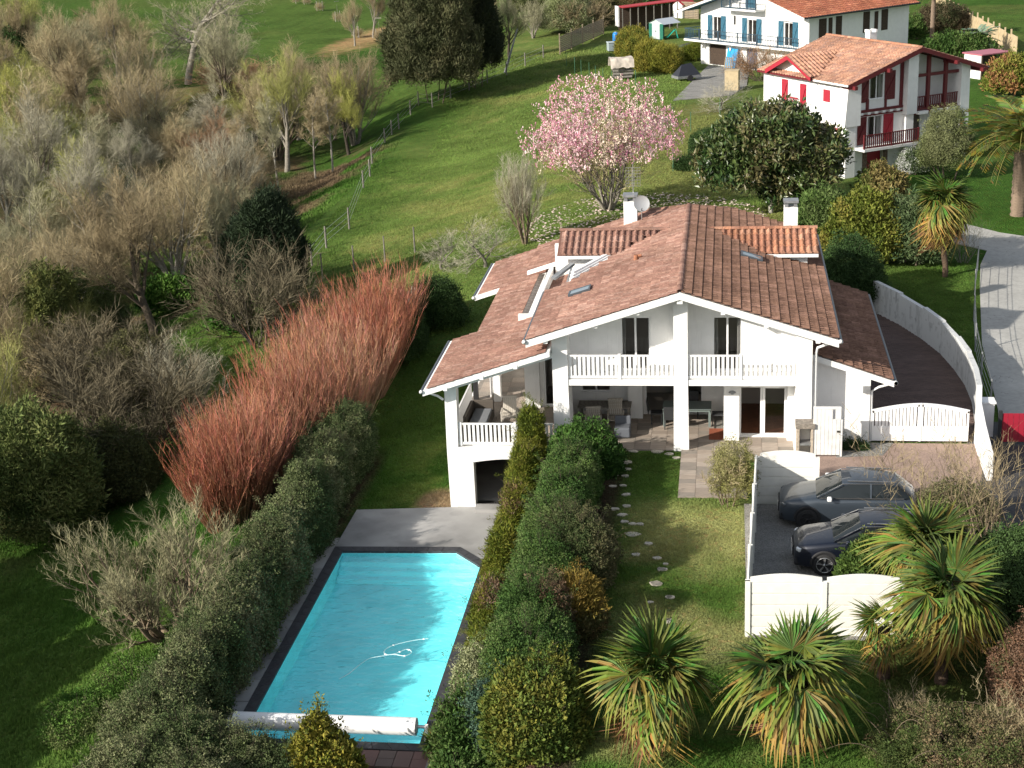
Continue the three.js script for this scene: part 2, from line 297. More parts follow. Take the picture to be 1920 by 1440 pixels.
// stepping stones over the front lawn
{
  const p = structGroup('stepping_stone_path'), r = rng(9), m = [mat([0.5, 0.46, 0.4], { map: noiseMap(0.55, 1, 8, 0.8, 61) }), mat([0.56, 0.51, 0.43], { map: noiseMap(0.55, 1, 8, 0.8, 62) })];
  for (const [x, z, w] of [[-2.02, 1.2, 0.46], [-1.93, 1.87, 0.3], [-1.96, 2.5, 0.3], [-1.98, 3.39, 0.3], [-1.82, 4.2, 0.34], [-1.74, 5.18, 0.34], [-1.85, 5.92, 0.35], [-1.74, 6.49, 0.3], [-1.44, 6.65, 0.3], [-1.4, 7.48, 0.57], [-2.31, 1.78, 0.3], [-2.37, 2.44, 0.3], [-2.35, 3.47, 0.3], [-2.14, 5.44, 0.3], [-0.91, 0.11, 0.46], [-0.45, 0.33, 0.35], [-1.8, 0.1, 0.38], [-0.85, 8.18, 0.3], [-1.19, 9.03, 0.3], [-0.51, 9.25, 0.3], [-0.33, 10.04, 0.34], [-0.48, 11.04, 0.41], [0.01, 11.95, 0.3], [0, 13.46, 0.38], [-1.2, 6.67, 0.3], [-0.16, 0.71, 0.3], [-0.33, 10.04, 0.33], [-0.47, 11.05, 0.4], [-0.02, 13.42, 0.33], [-0.23, 9.66, 0.17], [-0.03, 11.92, 0.25], [-0.58, 12.3, 0.21]]) {
    const n = 9, pts = []; for (let k = 0; k < n; k++) { const a = k / n * 6.283, q = 0.75 + 0.4 * r(); pts.push([Math.cos(a) * w * 0.5 * q, Math.sin(a) * w * 0.36 * q]); }
    const s = part('stepping_stone', sheetGeo(pts, 0.02, 0.08), m[r() < 0.5 ? 0 : 1], p); s.position.set(x, H(x, z) + 0.02, z);
  }
}
// ---------------------------------------------------------------- pool
const PY = -2.5;
{
  const outline = [[-12.35, 4.15], [-8.1, 4.0], [-7.0, 5.2], [-7.0, 16.7], [-12.35, 16.7]], b = new GB(), fl = -3.25;
  for (let k = 0; k < outline.length; k++) { const [x0, z0] = outline[k], [x1, z1] = outline[(k + 1) % outline.length]; b.quad(V(x0, fl, z0), V(x1, fl, z1), V(x1, PY - 0.01, z1), V(x0, PY - 0.01, z0)); }
  const pool = structGroup('swimming_pool');
  part('liner', b, M.pool, pool);
  part('pool_floor', sheetGeo(outline, fl + 0.01), M.pool, pool);
  for (let k = 0; k < 3; k++) part('pool_step', new GB().box(-12.33, fl + 0.02, 4.0, -7.02 - (k < 2 ? 0 : 0.0), PY - 0.2 - k * 0.17, 4.6 + k * 0.36), M.poolStep, pool);
  const band = new GB(), off = (o) => [[-12.35 - o, 4.15 - o], [-8.1 + o * 0.3, 4.0 - o], [-7.0 + o, 5.2 - o * 0.4], [-7.0 + o, 16.7 + o], [-12.35 - o, 16.7 + o]], A = off(-0.02), B2 = off(0.34);
  for (let k = 0; k < 5; k++) {
    const q = (k + 1) % 5, g = new GB(), [a0, b0] = A[k], [a1, b1] = A[q], [c0, d0] = B2[k], [c1, d1] = B2[q], n = Math.max(2, Math.round(Math.hypot(a1 - a0, b1 - b0) / 0.5));
    for (let s = 0; s < n; s++) {   // coping stones, one by one
      const t0 = (s + 0.012) / n, t1 = (s + 0.988) / n, y = PY + 0.045, L = (u0, u1, t) => lerp(u0, u1, t);
      const P = [[L(a0, a1, t0), L(b0, b1, t0)], [L(c0, c1, t0), L(d0, d1, t0)], [L(c0, c1, t1), L(d0, d1, t1)], [L(a0, a1, t1), L(b0, b1, t1)]];
      part('coping_stone', sheetGeo(P, y, 0.09), M.coping, pool);
    }
  }
  // water surface, gently rippled
  const w = sheetGeo(outline.map(([x, z]) => [clamp(x, -12.34, -7.01), z === 4.15 || z === 4.0 ? z + 0.01 : z - 0.01]), PY - 0.07, 0.001), flat = new THREE.ShapeGeometry(new THREE.Shape(outline.map(([x, z]) => new THREE.Vector2(x, -z))));
  flat.rotateX(-Math.PI / 2); flat.translate(0, PY - 0.07, 0);
  const wm = new THREE.MeshPhysicalMaterial({ transmission: 1, thickness: 0, roughness: 0.06, ior: 1.33, side: THREE.DoubleSide, bumpMap: tex(512, (u, v) => grey(0.8 * fbm(u * 10, v * 16, 501, 3, 0) + 0.2 * fbm(u * 30, v * 44, 507, 2, 0)), 4, false), bumpScale: 0.06 });
  wm.color.setRGB(0.54, 0.97, 1);
  struct('pool_water', flat, wm);
  // deck slabs
  const d = structGroup('pool_deck');
  const deckPoly = [[-12.65, 0.45], [-8.7, 0.05], [-8.7, -0.6], [-5.9, -0.6], [-5.9, 6.2], [-6.0, 18.2], [-6.66, 18.2], [-6.66, 5.0], [-7.95, 3.66], [-12.69, 3.81]];
  part('deck_slab', sheetGeo([[-12.65, 0.45], [-8.7, 0.05], [-8.7, -0.6], [-5.6, -0.6], [-5.6, 4.9], [-6.66, 5.04], [-7.99, 3.66], [-12.69, 3.81]], PY + 0.03, 0.14), M.concrete, d);
  for (let z = 5.0, k = 0; z < 18; z += 1.3, k++) part('deck_slab', new GB().box(-6.64, PY - 0.1, z + 0.012, -5.55, PY + 0.028 + (k % 3) * 0.004, z + 1.29), M.concrete, d);
  for (let z = 3.0, k = 0; z < 18; z += 1.3, k++) part('deck_slab', new GB().box(-13.55, PY - 0.1, z + 0.012, -12.71, PY + 0.02 + (k % 3) * 0.004, z + 1.29), M.concrete, d);
  for (let x = -12.6, k = 0; x < -5.6; x += 0.5, k++) for (let j = 0; j < 2; j++) part('paving_brick', new GB().box(x + 0.01, PY - 0.1, 17.06 + j * 0.4, x + 0.49, PY + 0.02 + ((k + j) % 2) * 0.004, 17.45 + j * 0.4), mat([0.16 + 0.02 * (k % 3), 0.115, 0.1], {}), d);
  part('step', new GB().box(-7.95, PY + 0.03, 0.0, -6.6, PY + 0.16, 0.55), M.concrete, d);
}

// ---------------------------------------------------------------- roof tiles
// courses of clay tiles on a plane that falls along local +x from (0, y0) with the given slope; poly is in local x, z
function tileCourses(parent, o) {
  const { drop = 0.03, poly, y0, slope, m = null, x0, x1, seed = 1, step = 0.34, wide = 0.235, tones, cuts = [], hump = 0.055, moss = 0 } = o, r = rng(seed);
  const zs = poly.map((q) => q[1]), za = Math.min(...zs), zb = Math.max(...zs), T = [0, 0.14, 0.32, 0.5, 0.66, 1], hum = [0, 0.72, 1, 0.72, 0, 0];
  for (let x = x0; x < x1 - 0.08; x += step) {
    let g = new GB(), any = false; g.m = m;
    for (let z = za; z < zb - 0.05; z += wide) {
      const cx = x + step / 2, cz = z + wide / 2; if (!inside(poly, cx, cz) || cuts.some((c) => inside(c, cx, cz))) { if (any) { part('tile_course', g, M.tile, parent); g = new GB(); g.m = m; any = false; } continue; }
      any = true;
      const t = tones[Math.floor(r() * tones.length)], k = (0.9 + 0.2 * r()) * (0.7 + 0.6 * fbm(cx * 0.7 + seed, cz * 0.5, seed, 3)), pale = 1 + 0.22 * ss(0.5, 0.8, fbm(cx * 0.9, cz * 0.7, seed + 40, 3));
      g.col = [t[0] * k * pale, t[1] * k * pale, t[2] * k * pale];
      const lift = r() * 0.008, ya = y0 - slope * x + 0.005, yb = y0 - slope * Math.min(x + step + 0.03, x1 + 0.05) + drop + lift, xb = Math.min(x + step + 0.03, x1 + 0.05);
      for (let s = 0; s < 5; s++) {
        const zA = z + wide * T[s], zB = z + wide * T[s + 1] + (s === 4 ? 0.004 : 0), hA = hum[s] * hump, hB = hum[s + 1] * hump;
        g.quad(V(x, ya + hA * 0.85, zA), V(x, ya + hB * 0.85, zB), V(xb, yb + hB, zB), V(xb, yb + hA, zA));
        if (s < 4) g.quad(V(xb, yb + hA, zA), V(xb, yb + hB, zB), V(xb, yb - drop, zB), V(xb, yb - drop, zA));
      }
    }
    if (any) part('tile_course', g, M.tile, parent);
  }
}
function ridgeTiles(parent, a, b, tones, r0 = 0.12, seed = 3) {
  const d = b.clone().sub(a), n = Math.max(1, Math.round(d.length() / 0.36)), r = rng(seed), side = V(-d.z, 0, d.x).normalize();
  for (let k = 0; k < n; k++) {
    const g = new GB(), p = a.clone().addScaledVector(d, k / n), q = a.clone().addScaledVector(d, (k + 1.08) / n), t = tones[Math.floor(r() * tones.length)], j = 0.8 + 0.4 * r(); g.col = t.map((c) => c * j);
    for (let s = 0; s < 6; s++) { const A = s / 6 * Math.PI, B = (s + 1) / 6 * Math.PI, P = (o, w, an) => o.clone().addScaledVector(side, Math.cos(an) * w).add(V(0, Math.sin(an) * w * 0.8 - 0.03, 0)); g.quad(P(p, r0 * 0.88, A), P(q, r0, A), P(q, r0, B), P(p, r0 * 0.88, B)); }
    part('ridge_tile', g, M.tile, parent);
  }
}
const slabPlane = (poly, f, th) => {            // sloping slab below a plane y = f(x, z)
  const g = sheetGeo(poly, 0, th), P = g.attributes.position; for (let k = 0; k < P.count; k++) P.setY(k, P.getY(k) + f(P.getX(k), P.getZ(k))); g.computeVertexNormals(); return g;
};
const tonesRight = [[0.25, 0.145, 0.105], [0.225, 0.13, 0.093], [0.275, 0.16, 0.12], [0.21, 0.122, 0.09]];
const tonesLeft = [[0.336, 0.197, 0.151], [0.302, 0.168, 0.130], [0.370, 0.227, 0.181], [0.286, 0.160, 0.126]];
const tonesOrange = [[0.48, 0.23, 0.14], [0.42, 0.2, 0.13], [0.38, 0.19, 0.13], [0.5, 0.27, 0.18]];

function windowUnit(parent, name, x0, y0, x1, y1, z, o = {}) {     // a framed two-leaf window facing +z; z is the outside of the frame
  const w = new THREE.Group(); w.name = name; parent.add(w);
  const f = new GB(), t = o.t ?? 0.06, mid = (x0 + x1) / 2, d = 0.06;
  f.box(x0, y0, z - d, x0 + t, y1, z).box(x1 - t, y0, z - d, x1, y1, z).box(x0 + t, y0, z - d, x1 - t, y0 + t, z - 0.002).box(x0 + t, y1 - t, z - d, x1 - t, y1, z - 0.002);
  if (o.leaves !== 1) f.box(mid - t * 0.6, y0 + t, z - d, mid + t * 0.6, y1 - t, z - 0.004);
  part('frame', f, o.frame ?? M.pvc, w);
  const panes = o.leaves === 1 ? [[x0 + t, x1 - t]] : [[x0 + t, mid - t * 0.6], [mid + t * 0.6, x1 - t]];
  for (const [a, b] of panes) part('pane', new GB().quad(V(a, y0 + t, z - 0.035), V(b, y0 + t, z - 0.035), V(b, y1 - t, z - 0.035), V(a, y1 - t, z - 0.035)), M.glass, w);
  if (o.sill !== false) part('sill', new GB().box(x0 - 0.05, y0 - 0.05, z - 0.1, x1 + 0.05, y0 - 0.002, z + 0.06), M.white, w);
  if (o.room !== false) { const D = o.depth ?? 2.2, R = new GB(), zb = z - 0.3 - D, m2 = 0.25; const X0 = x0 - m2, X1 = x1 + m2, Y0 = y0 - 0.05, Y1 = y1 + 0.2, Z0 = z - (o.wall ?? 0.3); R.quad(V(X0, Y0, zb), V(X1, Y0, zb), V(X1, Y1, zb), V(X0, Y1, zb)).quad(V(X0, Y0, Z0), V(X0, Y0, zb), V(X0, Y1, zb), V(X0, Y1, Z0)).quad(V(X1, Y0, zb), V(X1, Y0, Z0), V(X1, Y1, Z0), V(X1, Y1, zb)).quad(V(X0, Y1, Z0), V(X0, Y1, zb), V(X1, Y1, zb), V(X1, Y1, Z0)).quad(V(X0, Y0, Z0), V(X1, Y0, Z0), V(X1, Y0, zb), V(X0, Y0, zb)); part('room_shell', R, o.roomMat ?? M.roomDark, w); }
  if (o.curtain) for (const [a, b] of o.curtain) { const c = new GB(), n = 10; for (let k = 0; k < n; k++) { const p = lerp(a, b, k / n), q = lerp(a, b, (k + 1) / n); c.quad(V(p, y0 + 0.02, z - 0.2 + 0.03 * (k % 2)), V(q, y0 + 0.02, z - 0.2 + 0.03 * ((k + 1) % 2)), V(q, y1, z - 0.2 + 0.03 * ((k + 1) % 2)), V(p, y1, z - 0.2 + 0.03 * (k % 2))); } part('curtain', c, M.curtain, w); }
  return w;
}
function railing(parent, name, a, b, y0, y1, m, o = {}) {          // balusters between two rails, from a to b (x, z)
  const g = new THREE.Group(); g.name = name; parent.add(g);
  const A = V(a[0], 0, a[1]), B = V(b[0], 0, b[1]), L = A.distanceTo(B), at = (t, y) => A.clone().lerp(B, t).setY(y), w = o.w ?? 0.085, d = o.d ?? 0.035, rw = o.rail ?? 0.06;
  part('top_rail', new GB().bar(at(0, y1 - rw / 2), at(1, y1 - rw / 2), rw * 1.1, rw), m, g);
  part('bottom_rail', new GB().bar(at(0, y0 + 0.09), at(1, y0 + 0.09), rw * 0.9, rw * (o.low ?? 1.6)), m, g);
  const n = Math.round(L / (o.gap ?? 0.15));
  const bg = new GB().cbox(0, (y0 + 0.13 + y1 - rw) / 2, 0, w, y1 - rw - y0 - 0.13, d).geo(), turn = -Math.atan2(B.z - A.z, B.x - A.x);
  for (let k = 0; k < n; k++) { const s = part('baluster', bg, m, g); s.position.copy(at((k + 0.5) / n, 0)); s.rotation.y = turn; }
  for (const t of o.posts ?? []) part('post', new GB().bar(at(t, y0), at(t, y1 + 0.04), 0.1, 0.1), m, g);
  return g;
}

// ---------------------------------------------------------------- the white house
const house = thing('white_house', 'large white house with brown tiled gable roof and twin balconies, beside the swimming pool', 'house');
{
  const RY = 6.37, RS = 0.32, under = (x) => RY - 0.14 - RS * Math.abs(x);
  // pillars and their fins
  for (const [x0, x1, zb] of [[-4.79, -4.21, -1.3], [-0.26, 0.26, -0.55], [4.21, 4.79, -1.3]]) {
    const m = (x0 + x1) / 2, s = x0 < -1 ? 1 : x0 > 1 ? -1 : 0, g = wallGeo([[x0 - 0.03, -0.3], [x1 + 0.03, -0.3], [x1, 2.5], [x1, under(x1)], [m, under(m) ], [x0, under(x0)], [x0, 2.5]], [], 0, -zb);
    part('pillar', g, M.wall, house);
    if (!s) part('pillar', wallGeo([[-0.26, 2.79], [0.26, 2.79], [0.26, under(0.26) - 0.005], [0, under(0) - 0.005], [-0.26, under(0.26) - 0.005]], [], -0.551, 0.6), M.wall, house);
  }
  // upper front wall with the two balcony windows
  part('wall', wallGeo([[-4.79, 2.55], [4.79, 2.55], [4.79, under(4.79) - 0.01], [0, under(0) - 0.01], [-4.79, under(4.79) - 0.01]], [[-2.28, 2.8, -1.16, 4.93], [1.16, 2.8, 2.26, 4.93]], -1.05, 0.3), M.wall, house);
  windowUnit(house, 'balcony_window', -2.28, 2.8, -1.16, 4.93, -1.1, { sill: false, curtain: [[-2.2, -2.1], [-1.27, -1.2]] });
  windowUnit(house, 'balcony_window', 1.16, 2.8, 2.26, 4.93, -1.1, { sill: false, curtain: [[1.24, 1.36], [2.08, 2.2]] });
  part('balcony_slab', new GB().box(-4.209, 2.55, -1.35, 4.209, 2.775, -0.03), M.wall, house);
  part('loggia_ceiling', new GB().box(-4.209, 2.44, -3.85, 1.6, 2.548, -1.36), M.wall, house);
  railing(house, 'balcony_railing', [-4.2, -0.1], [-0.27, -0.1], 2.78, 3.74, M.pvc, { gap: 0.172, w: 0.1, posts: [0.49] });
  railing(house, 'balcony_railing', [0.27, -0.1], [4.2, -0.1], 2.78, 3.74, M.pvc, { gap: 0.172, w: 0.1, posts: [0.49] });
  // ground floor: loggia back wall, inner pillar, glass door room
  part('wall', wallGeo(rect(-4.79, -0.3, 1.7, 2.55), [[-4.1, 0.95, -2.9, 2.1], [-1.55, 0.06, -0.1, 2.15], [0.05, 0.06, 0.75, 2.2]], -3.8, 0.25), M.wall, house);
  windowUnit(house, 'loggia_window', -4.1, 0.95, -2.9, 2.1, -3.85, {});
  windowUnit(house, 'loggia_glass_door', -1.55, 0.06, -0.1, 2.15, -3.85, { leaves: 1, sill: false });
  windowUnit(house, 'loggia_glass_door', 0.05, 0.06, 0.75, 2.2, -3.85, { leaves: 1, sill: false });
  part('wall', new GB().box(-2.19, -0.3, -3.797, -1.62, 2.435, -3.3), M.wall, house);
  part('wall', new GB().box(1.585, -0.3, -3.797, 1.7, 2.435, -1.51), M.wall, house);
  part('pillar', new GB().box(1.58, -0.3, -1.5, 2.16, 2.545, -0.98), M.wall, house);
  part('wall', wallGeo(rect(2.0, -0.3, 4.79, 2.545), [[2.19, 0.05, 3.95, 2.06]], -1.4, 0.25), M.wall, house);
  part('wall', new GB().box(3.96, -0.3, -1.395, 4.205, 2.545, -1.0), M.wall, house);
  windowUnit(house, 'terrace_door', 3.05, 0.05, 3.95, 2.06, -1.42, { leaves: 1, sill: false, t: 0.09, room: false });
  part('door_frame', new GB().box(2.19, 0.05, -1.5, 2.24, 2.06, -1.42).box(2.24, 2.0, -1.5, 3.05, 2.058, -1.424).box(2.96, 0.051, -1.55, 3.045, 2.0, -1.46), M.pvc, house);
  part('threshold', new GB().box(2.15, -0.05, -1.5, 4.0, 0.045, -1.36), M.white, house);
  part('room_floor', new GB().box(1.75, -0.1, -5, 4.6, 0.04, -1.66), M.parquet, house);
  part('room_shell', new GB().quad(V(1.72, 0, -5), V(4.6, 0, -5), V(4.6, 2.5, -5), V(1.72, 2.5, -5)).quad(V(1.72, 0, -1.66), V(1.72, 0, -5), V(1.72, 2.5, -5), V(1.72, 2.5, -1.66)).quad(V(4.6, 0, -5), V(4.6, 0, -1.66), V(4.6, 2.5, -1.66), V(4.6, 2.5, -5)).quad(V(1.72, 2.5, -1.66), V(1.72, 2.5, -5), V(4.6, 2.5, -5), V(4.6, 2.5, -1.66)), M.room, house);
  // side and back walls
  const side = (x, s) => { const t = under(x); part('wall', new GB().box(Math.min(x, x - s * 0.3), -2.6, -13.3, Math.max(x, x - s * 0.3), t, -1.06), M.wall, house); };
  side(-4.788, -1); side(4.788, 1);
  part('wall', wallGeo([[-4.79, -2.6], [4.79, -2.6], [4.79, under(4.79)], [2, under(2)], [-2, under(2)], [-4.79, under(4.79)]], [], -13.2, 0.3), M.wall, house);
  // roof
  const roof = new THREE.Group(); roof.name = 'roof'; house.add(roof);
  const pr = [[0, 0.6], [5.66, 0.6], [5.66, -15.1], [2, -15.1], [0, -13.2]], fr = (x) => RY - 0.03 - RS * Math.abs(x);
  const opening = [[5.7, -5.95], [4.6, -6.1], [3.25, -7.9], [3.25, -10.3], [5.7, -10.6]];
  const pl = [[0, 0.6], [5.66, 0.6], [5.66, -5.95], [4.6, -6.1], [3.25, -7.9], [3.25, -10.5], [5.66, -10.62], [7.0, -10.62], [7.0, -15.1], [2, -15.1], [0, -13.2]];
  part('roof_slab', slabPlane(pr, fr, 0.11), M.white, roof);
  part('roof_slab', slabPlane(pl.map(([x, z]) => [-x, z]), fr, 0.11), M.white, roof);
  part('hip_slab', new GB().tri(V(0, RY, -13.2), V(2, RY - 0.64, -15.1), V(-2, RY - 0.64, -15.1)), M.tileBed, roof);
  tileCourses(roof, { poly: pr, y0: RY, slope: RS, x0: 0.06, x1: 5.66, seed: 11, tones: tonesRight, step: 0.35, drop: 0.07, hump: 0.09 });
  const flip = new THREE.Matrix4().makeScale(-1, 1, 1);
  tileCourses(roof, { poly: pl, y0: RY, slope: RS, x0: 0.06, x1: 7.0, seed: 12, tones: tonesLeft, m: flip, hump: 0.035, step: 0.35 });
  ridgeTiles(roof, V(0, RY + 0.03, 0.62), V(0, RY + 0.03, -13.3), tonesLeft, 0.13, 4);
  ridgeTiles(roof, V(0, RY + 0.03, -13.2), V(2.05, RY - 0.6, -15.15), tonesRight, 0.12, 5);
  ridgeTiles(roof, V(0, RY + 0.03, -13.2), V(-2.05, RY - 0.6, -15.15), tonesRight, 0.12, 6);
  // barge boards, eaves, purlin ends, gutters
  for (const s of [-1, 1]) {
    const g = new GB(), y = (x, d) => RY - RS * x - d; g.quad(V(0, y(0, 0.3), 0.62), V(s * 5.68, y(5.68, 0.3), 0.62), V(s * 5.68, y(5.68, 0.03), 0.62), V(0, y(0, 0.03), 0.62)).quad(V(0, y(0, 0.3), 0.56), V(s * 5.68, y(5.68, 0.3), 0.56), V(s * 5.68, y(5.68, 0.3), 0.62), V(0, y(0, 0.3), 0.62)).quad(V(0, y(0, 0.3), 0.56), V(s * 5.68, y(5.68, 0.3), 0.56), V(s * 5.68, y(5.68, 0.03), 0.56), V(0, y(0, 0.03), 0.56));
    part('barge_board', g, M.white, roof);
    for (const x of [1.55, 3.1, 4.95]) part('purlin_end', new GB().cbox(s * x, RY - RS * x - 0.3, -0.2, 0.16, 0.2, 1.5), M.white, roof);
  }
  part('purlin_end', new GB().cbox(0, RY - 0.36, 0.25, 0.2, 0.24, 0.6), M.white, roof);
  const gut = (x, y, z0, z1, m = M.gutter, r = 0.075) => { const g = new GB().tube([V(x, y, z0), V(x, y, z1)], [r, r], 10); part('gutter', g, m, roof); part('gutter_cap', new GB().tube([V(x, y, z0), V(x, y, z0 + 0.05)], [r * 1.15, r * 1.15], 12), M.white, roof); };
  gut(5.74, RY - RS * 5.7 - 0.06, 0.64, -15.1); gut(-5.72, RY - RS * 5.7 - 0.06, 0.64, -5.9);
  part('downpipe', new GB().tube([V(5.66, 4.42, 0.45), V(5.3, 4.25, 0.2), V(4.98, 4.02, -0.1), V(4.93, 3.8, -0.14), V(4.93, 0.05, -0.14)], [0.05, 0.05, 0.05, 0.05, 0.05], 8), M.white, roof);
  // left lower roof over the porch and the side wing
  const LS = 0.3226, LY = 4.14, lf = (x) => LY + LS * (x + 4.81) - 0.03, lp = [[-4.8, 0.6], [-9.66, 0.6], [-9.66, -5.5], [-8.32, -5.55], [-8.32, -11.95], [-9.66, -12.05], [-9.66, -17.9], [-3.2, -17.9], [-3.2, -15.0], [-4.8, -13.2]];
  const low = new THREE.Group(); low.name = 'porch_roof'; house.add(low);
  part('roof_slab', slabPlane(lp, lf, 0.1), M.white, low);
  tileCourses(low, { poly: lp.map(([x, z]) => [-4.8 - x, z]), y0: LY, slope: LS, x0: -1.6, x1: 4.86, seed: 13, tones: tonesLeft, hump: 0.035, step: 0.35, m: new THREE.Matrix4().makeTranslation(-4.8, 0, 0).multiply(flip), cuts: [[[1.2, -5.2], [1.85, -5.2], [1.85, -12.2], [1.2, -12.2]]] });
  const ly = (x) => LY + LS * (x + 4.81);
  part('barge_board', new GB().quad(V(-9.68, ly(-9.68) - 0.24, 0.63), V(-4.8, ly(-4.8) - 0.24, 0.63), V(-4.8, ly(-4.8) - 0.02, 0.63), V(-9.68, ly(-9.68) - 0.02, 0.63)).quad(V(-9.68, ly(-9.68) - 0.24, 0.55), V(-4.8, ly(-4.8) - 0.24, 0.55), V(-4.8, ly(-4.8) - 0.24, 0.63), V(-9.68, ly(-9.68) - 0.24, 0.63)), M.white, low);
  part('barge_board', new GB().quad(V(-9.66, ly(-9.66) - 0.2, -12.0), V(-8.3, ly(-8.3) - 0.2, -12.0), V(-8.3, ly(-8.3) + 0.03, -12.0), V(-9.66, ly(-9.66) + 0.03, -12.0)), M.white, low);
  part('front_beam', new GB().bar(V(-9.0, ly(-9.0) - 0.34, -0.05), V(-4.8, ly(-4.8) - 0.34, -0.05), 0.2, 0.3), M.white, low);
  for (const x of [-8.8, -7.4, -6.1]) part('purlin_end', new GB().cbox(x, ly(x) - 0.22, 0.2, 0.14, 0.16, 0.9), M.white, low);
  gutL(-9.72, ly(-9.7) - 0.05, 0.64, -5.5); gutL(-8.38, ly(-8.35) - 0.05, -5.5, -11.95); gutL(-9.72, ly(-9.7) - 0.05, -12.0, -17.9);
  function gutL(x, y, a, b) { part('gutter', new GB().tube([V(x, y, a), V(x, y, b)], [0.065, 0.065], 10), M.gutter, low); part('gutter_cap', new GB().tube([V(x, y, a), V(x, y, a + 0.05)], [0.075, 0.075], 12), M.white, low); }
  part('downpipe', new GB().tube([V(-9.68, 2.45, 0.4), V(-9.2, 2.2, 0.2), V(-9.02, 2.0, 0.05)], [0.045, 0.045, 0.045], 8), M.white, low);
  // valley gutter and the parapet of the roof terrace
  part('valley_gutter', new GB().box(-6.66, ly(-6.66) - 0.02, -12.1, -6.022, ly(-6.66) + 0.05, -5.25), mat([0.2, 0.17, 0.15], { map: noiseMap(0.4, 1, 8, 1.2, 93) }), low);
  part('valley_gutter', new GB().box(-6.72, ly(-6.66) - 0.05, -5.25, -5.8, ly(-6.2) + 0.12, -5.05), M.fenceCream, low);
  part('parapet', new GB().box(-6.02, 3.2, -11.2, -5.85, 4.3, -5.3), M.wall, house);
  part('terrace_floor', new GB().box(-5.75, 3.2, -11, -3.0, 3.6, -6.0), M.white, house);
  part('wall', new GB().box(-5.74, 3.5, -10.75, -3.0, 5.35, -10.45), M.wall, house);
  part('terrace_door', new GB().box(-4.6, 3.62, -10.45, -3.75, 5.2, -10.42), M.glass, house);
  { // stepped white cladding along the cut in the roof, and the tilted awning
    const g = new THREE.Group(); g.name = 'terrace_cladding'; house.add(g);
    for (let k = 0; k < 6; k++) part('clad_board', new GB().bar(V(-4.72 + k * 0.02, 4.62 + k * 0.1, -6.0 - k * 0.14), V(-3.2, 5.1 + k * 0.07, -8.1 - k * 0.14 + 0.2), 0.15, 0.09), M.pvc, g);
    part('awning_frame', new GB().bar(V(-4.9, 4.55, -7.2), V(-4.75, 5.1, -8.2), 0.07, 0.07).bar(V(-5.5, 4.7, -7.3), V(-4.75, 5.1, -8.2), 0.25, 0.1), M.zinc, g);
  }
  // dormers: cross gables whose front slope falls towards +z
  for (const s of [-1, 1]) {
    const d = new THREE.Group(); d.name = 'dormer'; house.add(d);
    const ry = 6.08, zr = -10.0, ey = 5.42, ze = -8.35, sl = (ry - ey) / (ze - zr), xe = s * 5.42, out = (z) => (RY - (ry - sl * Math.abs(z - zr))) / RS;   // where it meets the main slope
    const basis = new THREE.Matrix4().makeBasis(V(0, 0, 1), V(0, 1, 0), V(-1, 0, 0)).setPosition(0, 0, zr);
    const poly = s > 0 ? [[0, -0.98], [0, -5.42], [1.7, -5.42], [1.7, -3.15]] : [[0, 1.0], [0, 5.42], [1.7, 5.42], [1.7, 3.1]];
    tileCourses(d, { poly, y0: ry, slope: sl, x0: 0.02, x1: 1.68, m: basis, seed: 20 + s, tones: s > 0 ? tonesOrange : tonesLeft, wide: 0.27, hump: 0.1, step: 0.4 });
    part('roof_slab', slabPlane([[s * 1.5, zr], [xe, zr], [xe, ze], [s * 3.5, ze]], (x, z) => ry - 0.03 - sl * (z - zr), 0.08), M.tileBed, d);
    part('roof_slab', slabPlane([[s * 1.5, zr], [xe, zr], [xe, zr - 1.65], [s * 3.5, zr - 1.65]], (x, z) => ry - 0.02 + sl * (z - zr), 0.1), M.tileBed, d);
    ridgeTiles(d, V(s * 0.75, ry + 0.05, zr), V(xe, ry + 0.05, zr), s > 0 ? tonesOrange : tonesLeft, 0.13, 30 + s);
    part('dormer_wall', new GB().box(Math.min(s * 3.6, s * 5.0), 4.4, -11.3, Math.max(s * 3.6, s * 5.0), ey - 0.03, -8.7), M.wall, d);
    part('eaves_board', new GB().box(Math.min(s * 3.1, xe), ey - 0.16, ze - 0.02, Math.max(s * 3.1, xe), ey - 0.03, ze + 0.04), M.white, d);
    part('gable_wall', new GB().tri(V(s * 5.0, ey - 0.03, -8.7), V(s * 5.0, ey - 0.03, -11.3), V(s * 5.0, ry - 0.1, zr)), M.wall, d);
  }
  part('eaves_board', new GB().quad(V(-7.02, fr(7.02) - 0.14, -10.58), V(-5.4, fr(5.4) - 0.14, -10.58), V(-5.4, fr(5.4) + 0.06, -10.58), V(-7.02, fr(7.02) + 0.06, -10.58)), M.white, roof);
  // skylights, vent and chimneys
  for (const [a, z, s] of [[2.68, -7.1, 1], [-4.05, -3.85, -1]]) {
    const k = new THREE.Group(); k.name = 'skylight'; house.add(k); k.position.set(a, fr(a) + (s > 0 ? 0.16 : 0.11), z); k.rotation.z = -s * Math.atan(RS);
    part('frame', new GB().box(-0.46, -0.03, -0.32, 0.46, 0.05, -0.26).box(-0.46, -0.03, 0.26, 0.46, 0.05, 0.32).box(-0.46, -0.03, -0.26, -0.39, 0.052, 0.26).box(0.39, -0.03, -0.26, 0.46, 0.052, 0.26), M.gutter, k);
    part('pane', new GB().box(-0.39, 0.0, -0.26, 0.39, 0.035, 0.26), mat([0.28, 0.36, 0.4], { roughness: 0.05, metalness: 0.6 }), k);
  }
  { const g = new GB(); g.col = [0.45, 0.2, 0.12]; g.tube([V(-1.96, 5.72, -6.3), V(-1.96, 5.95, -6.3)], [0.11, 0.09], 10).tube([V(-1.96, 5.9, -6.3), V(-1.74, 5.93, -6.3)], [0.06, 0.06], 8); part('vent_tile', g, M.tile, house); }
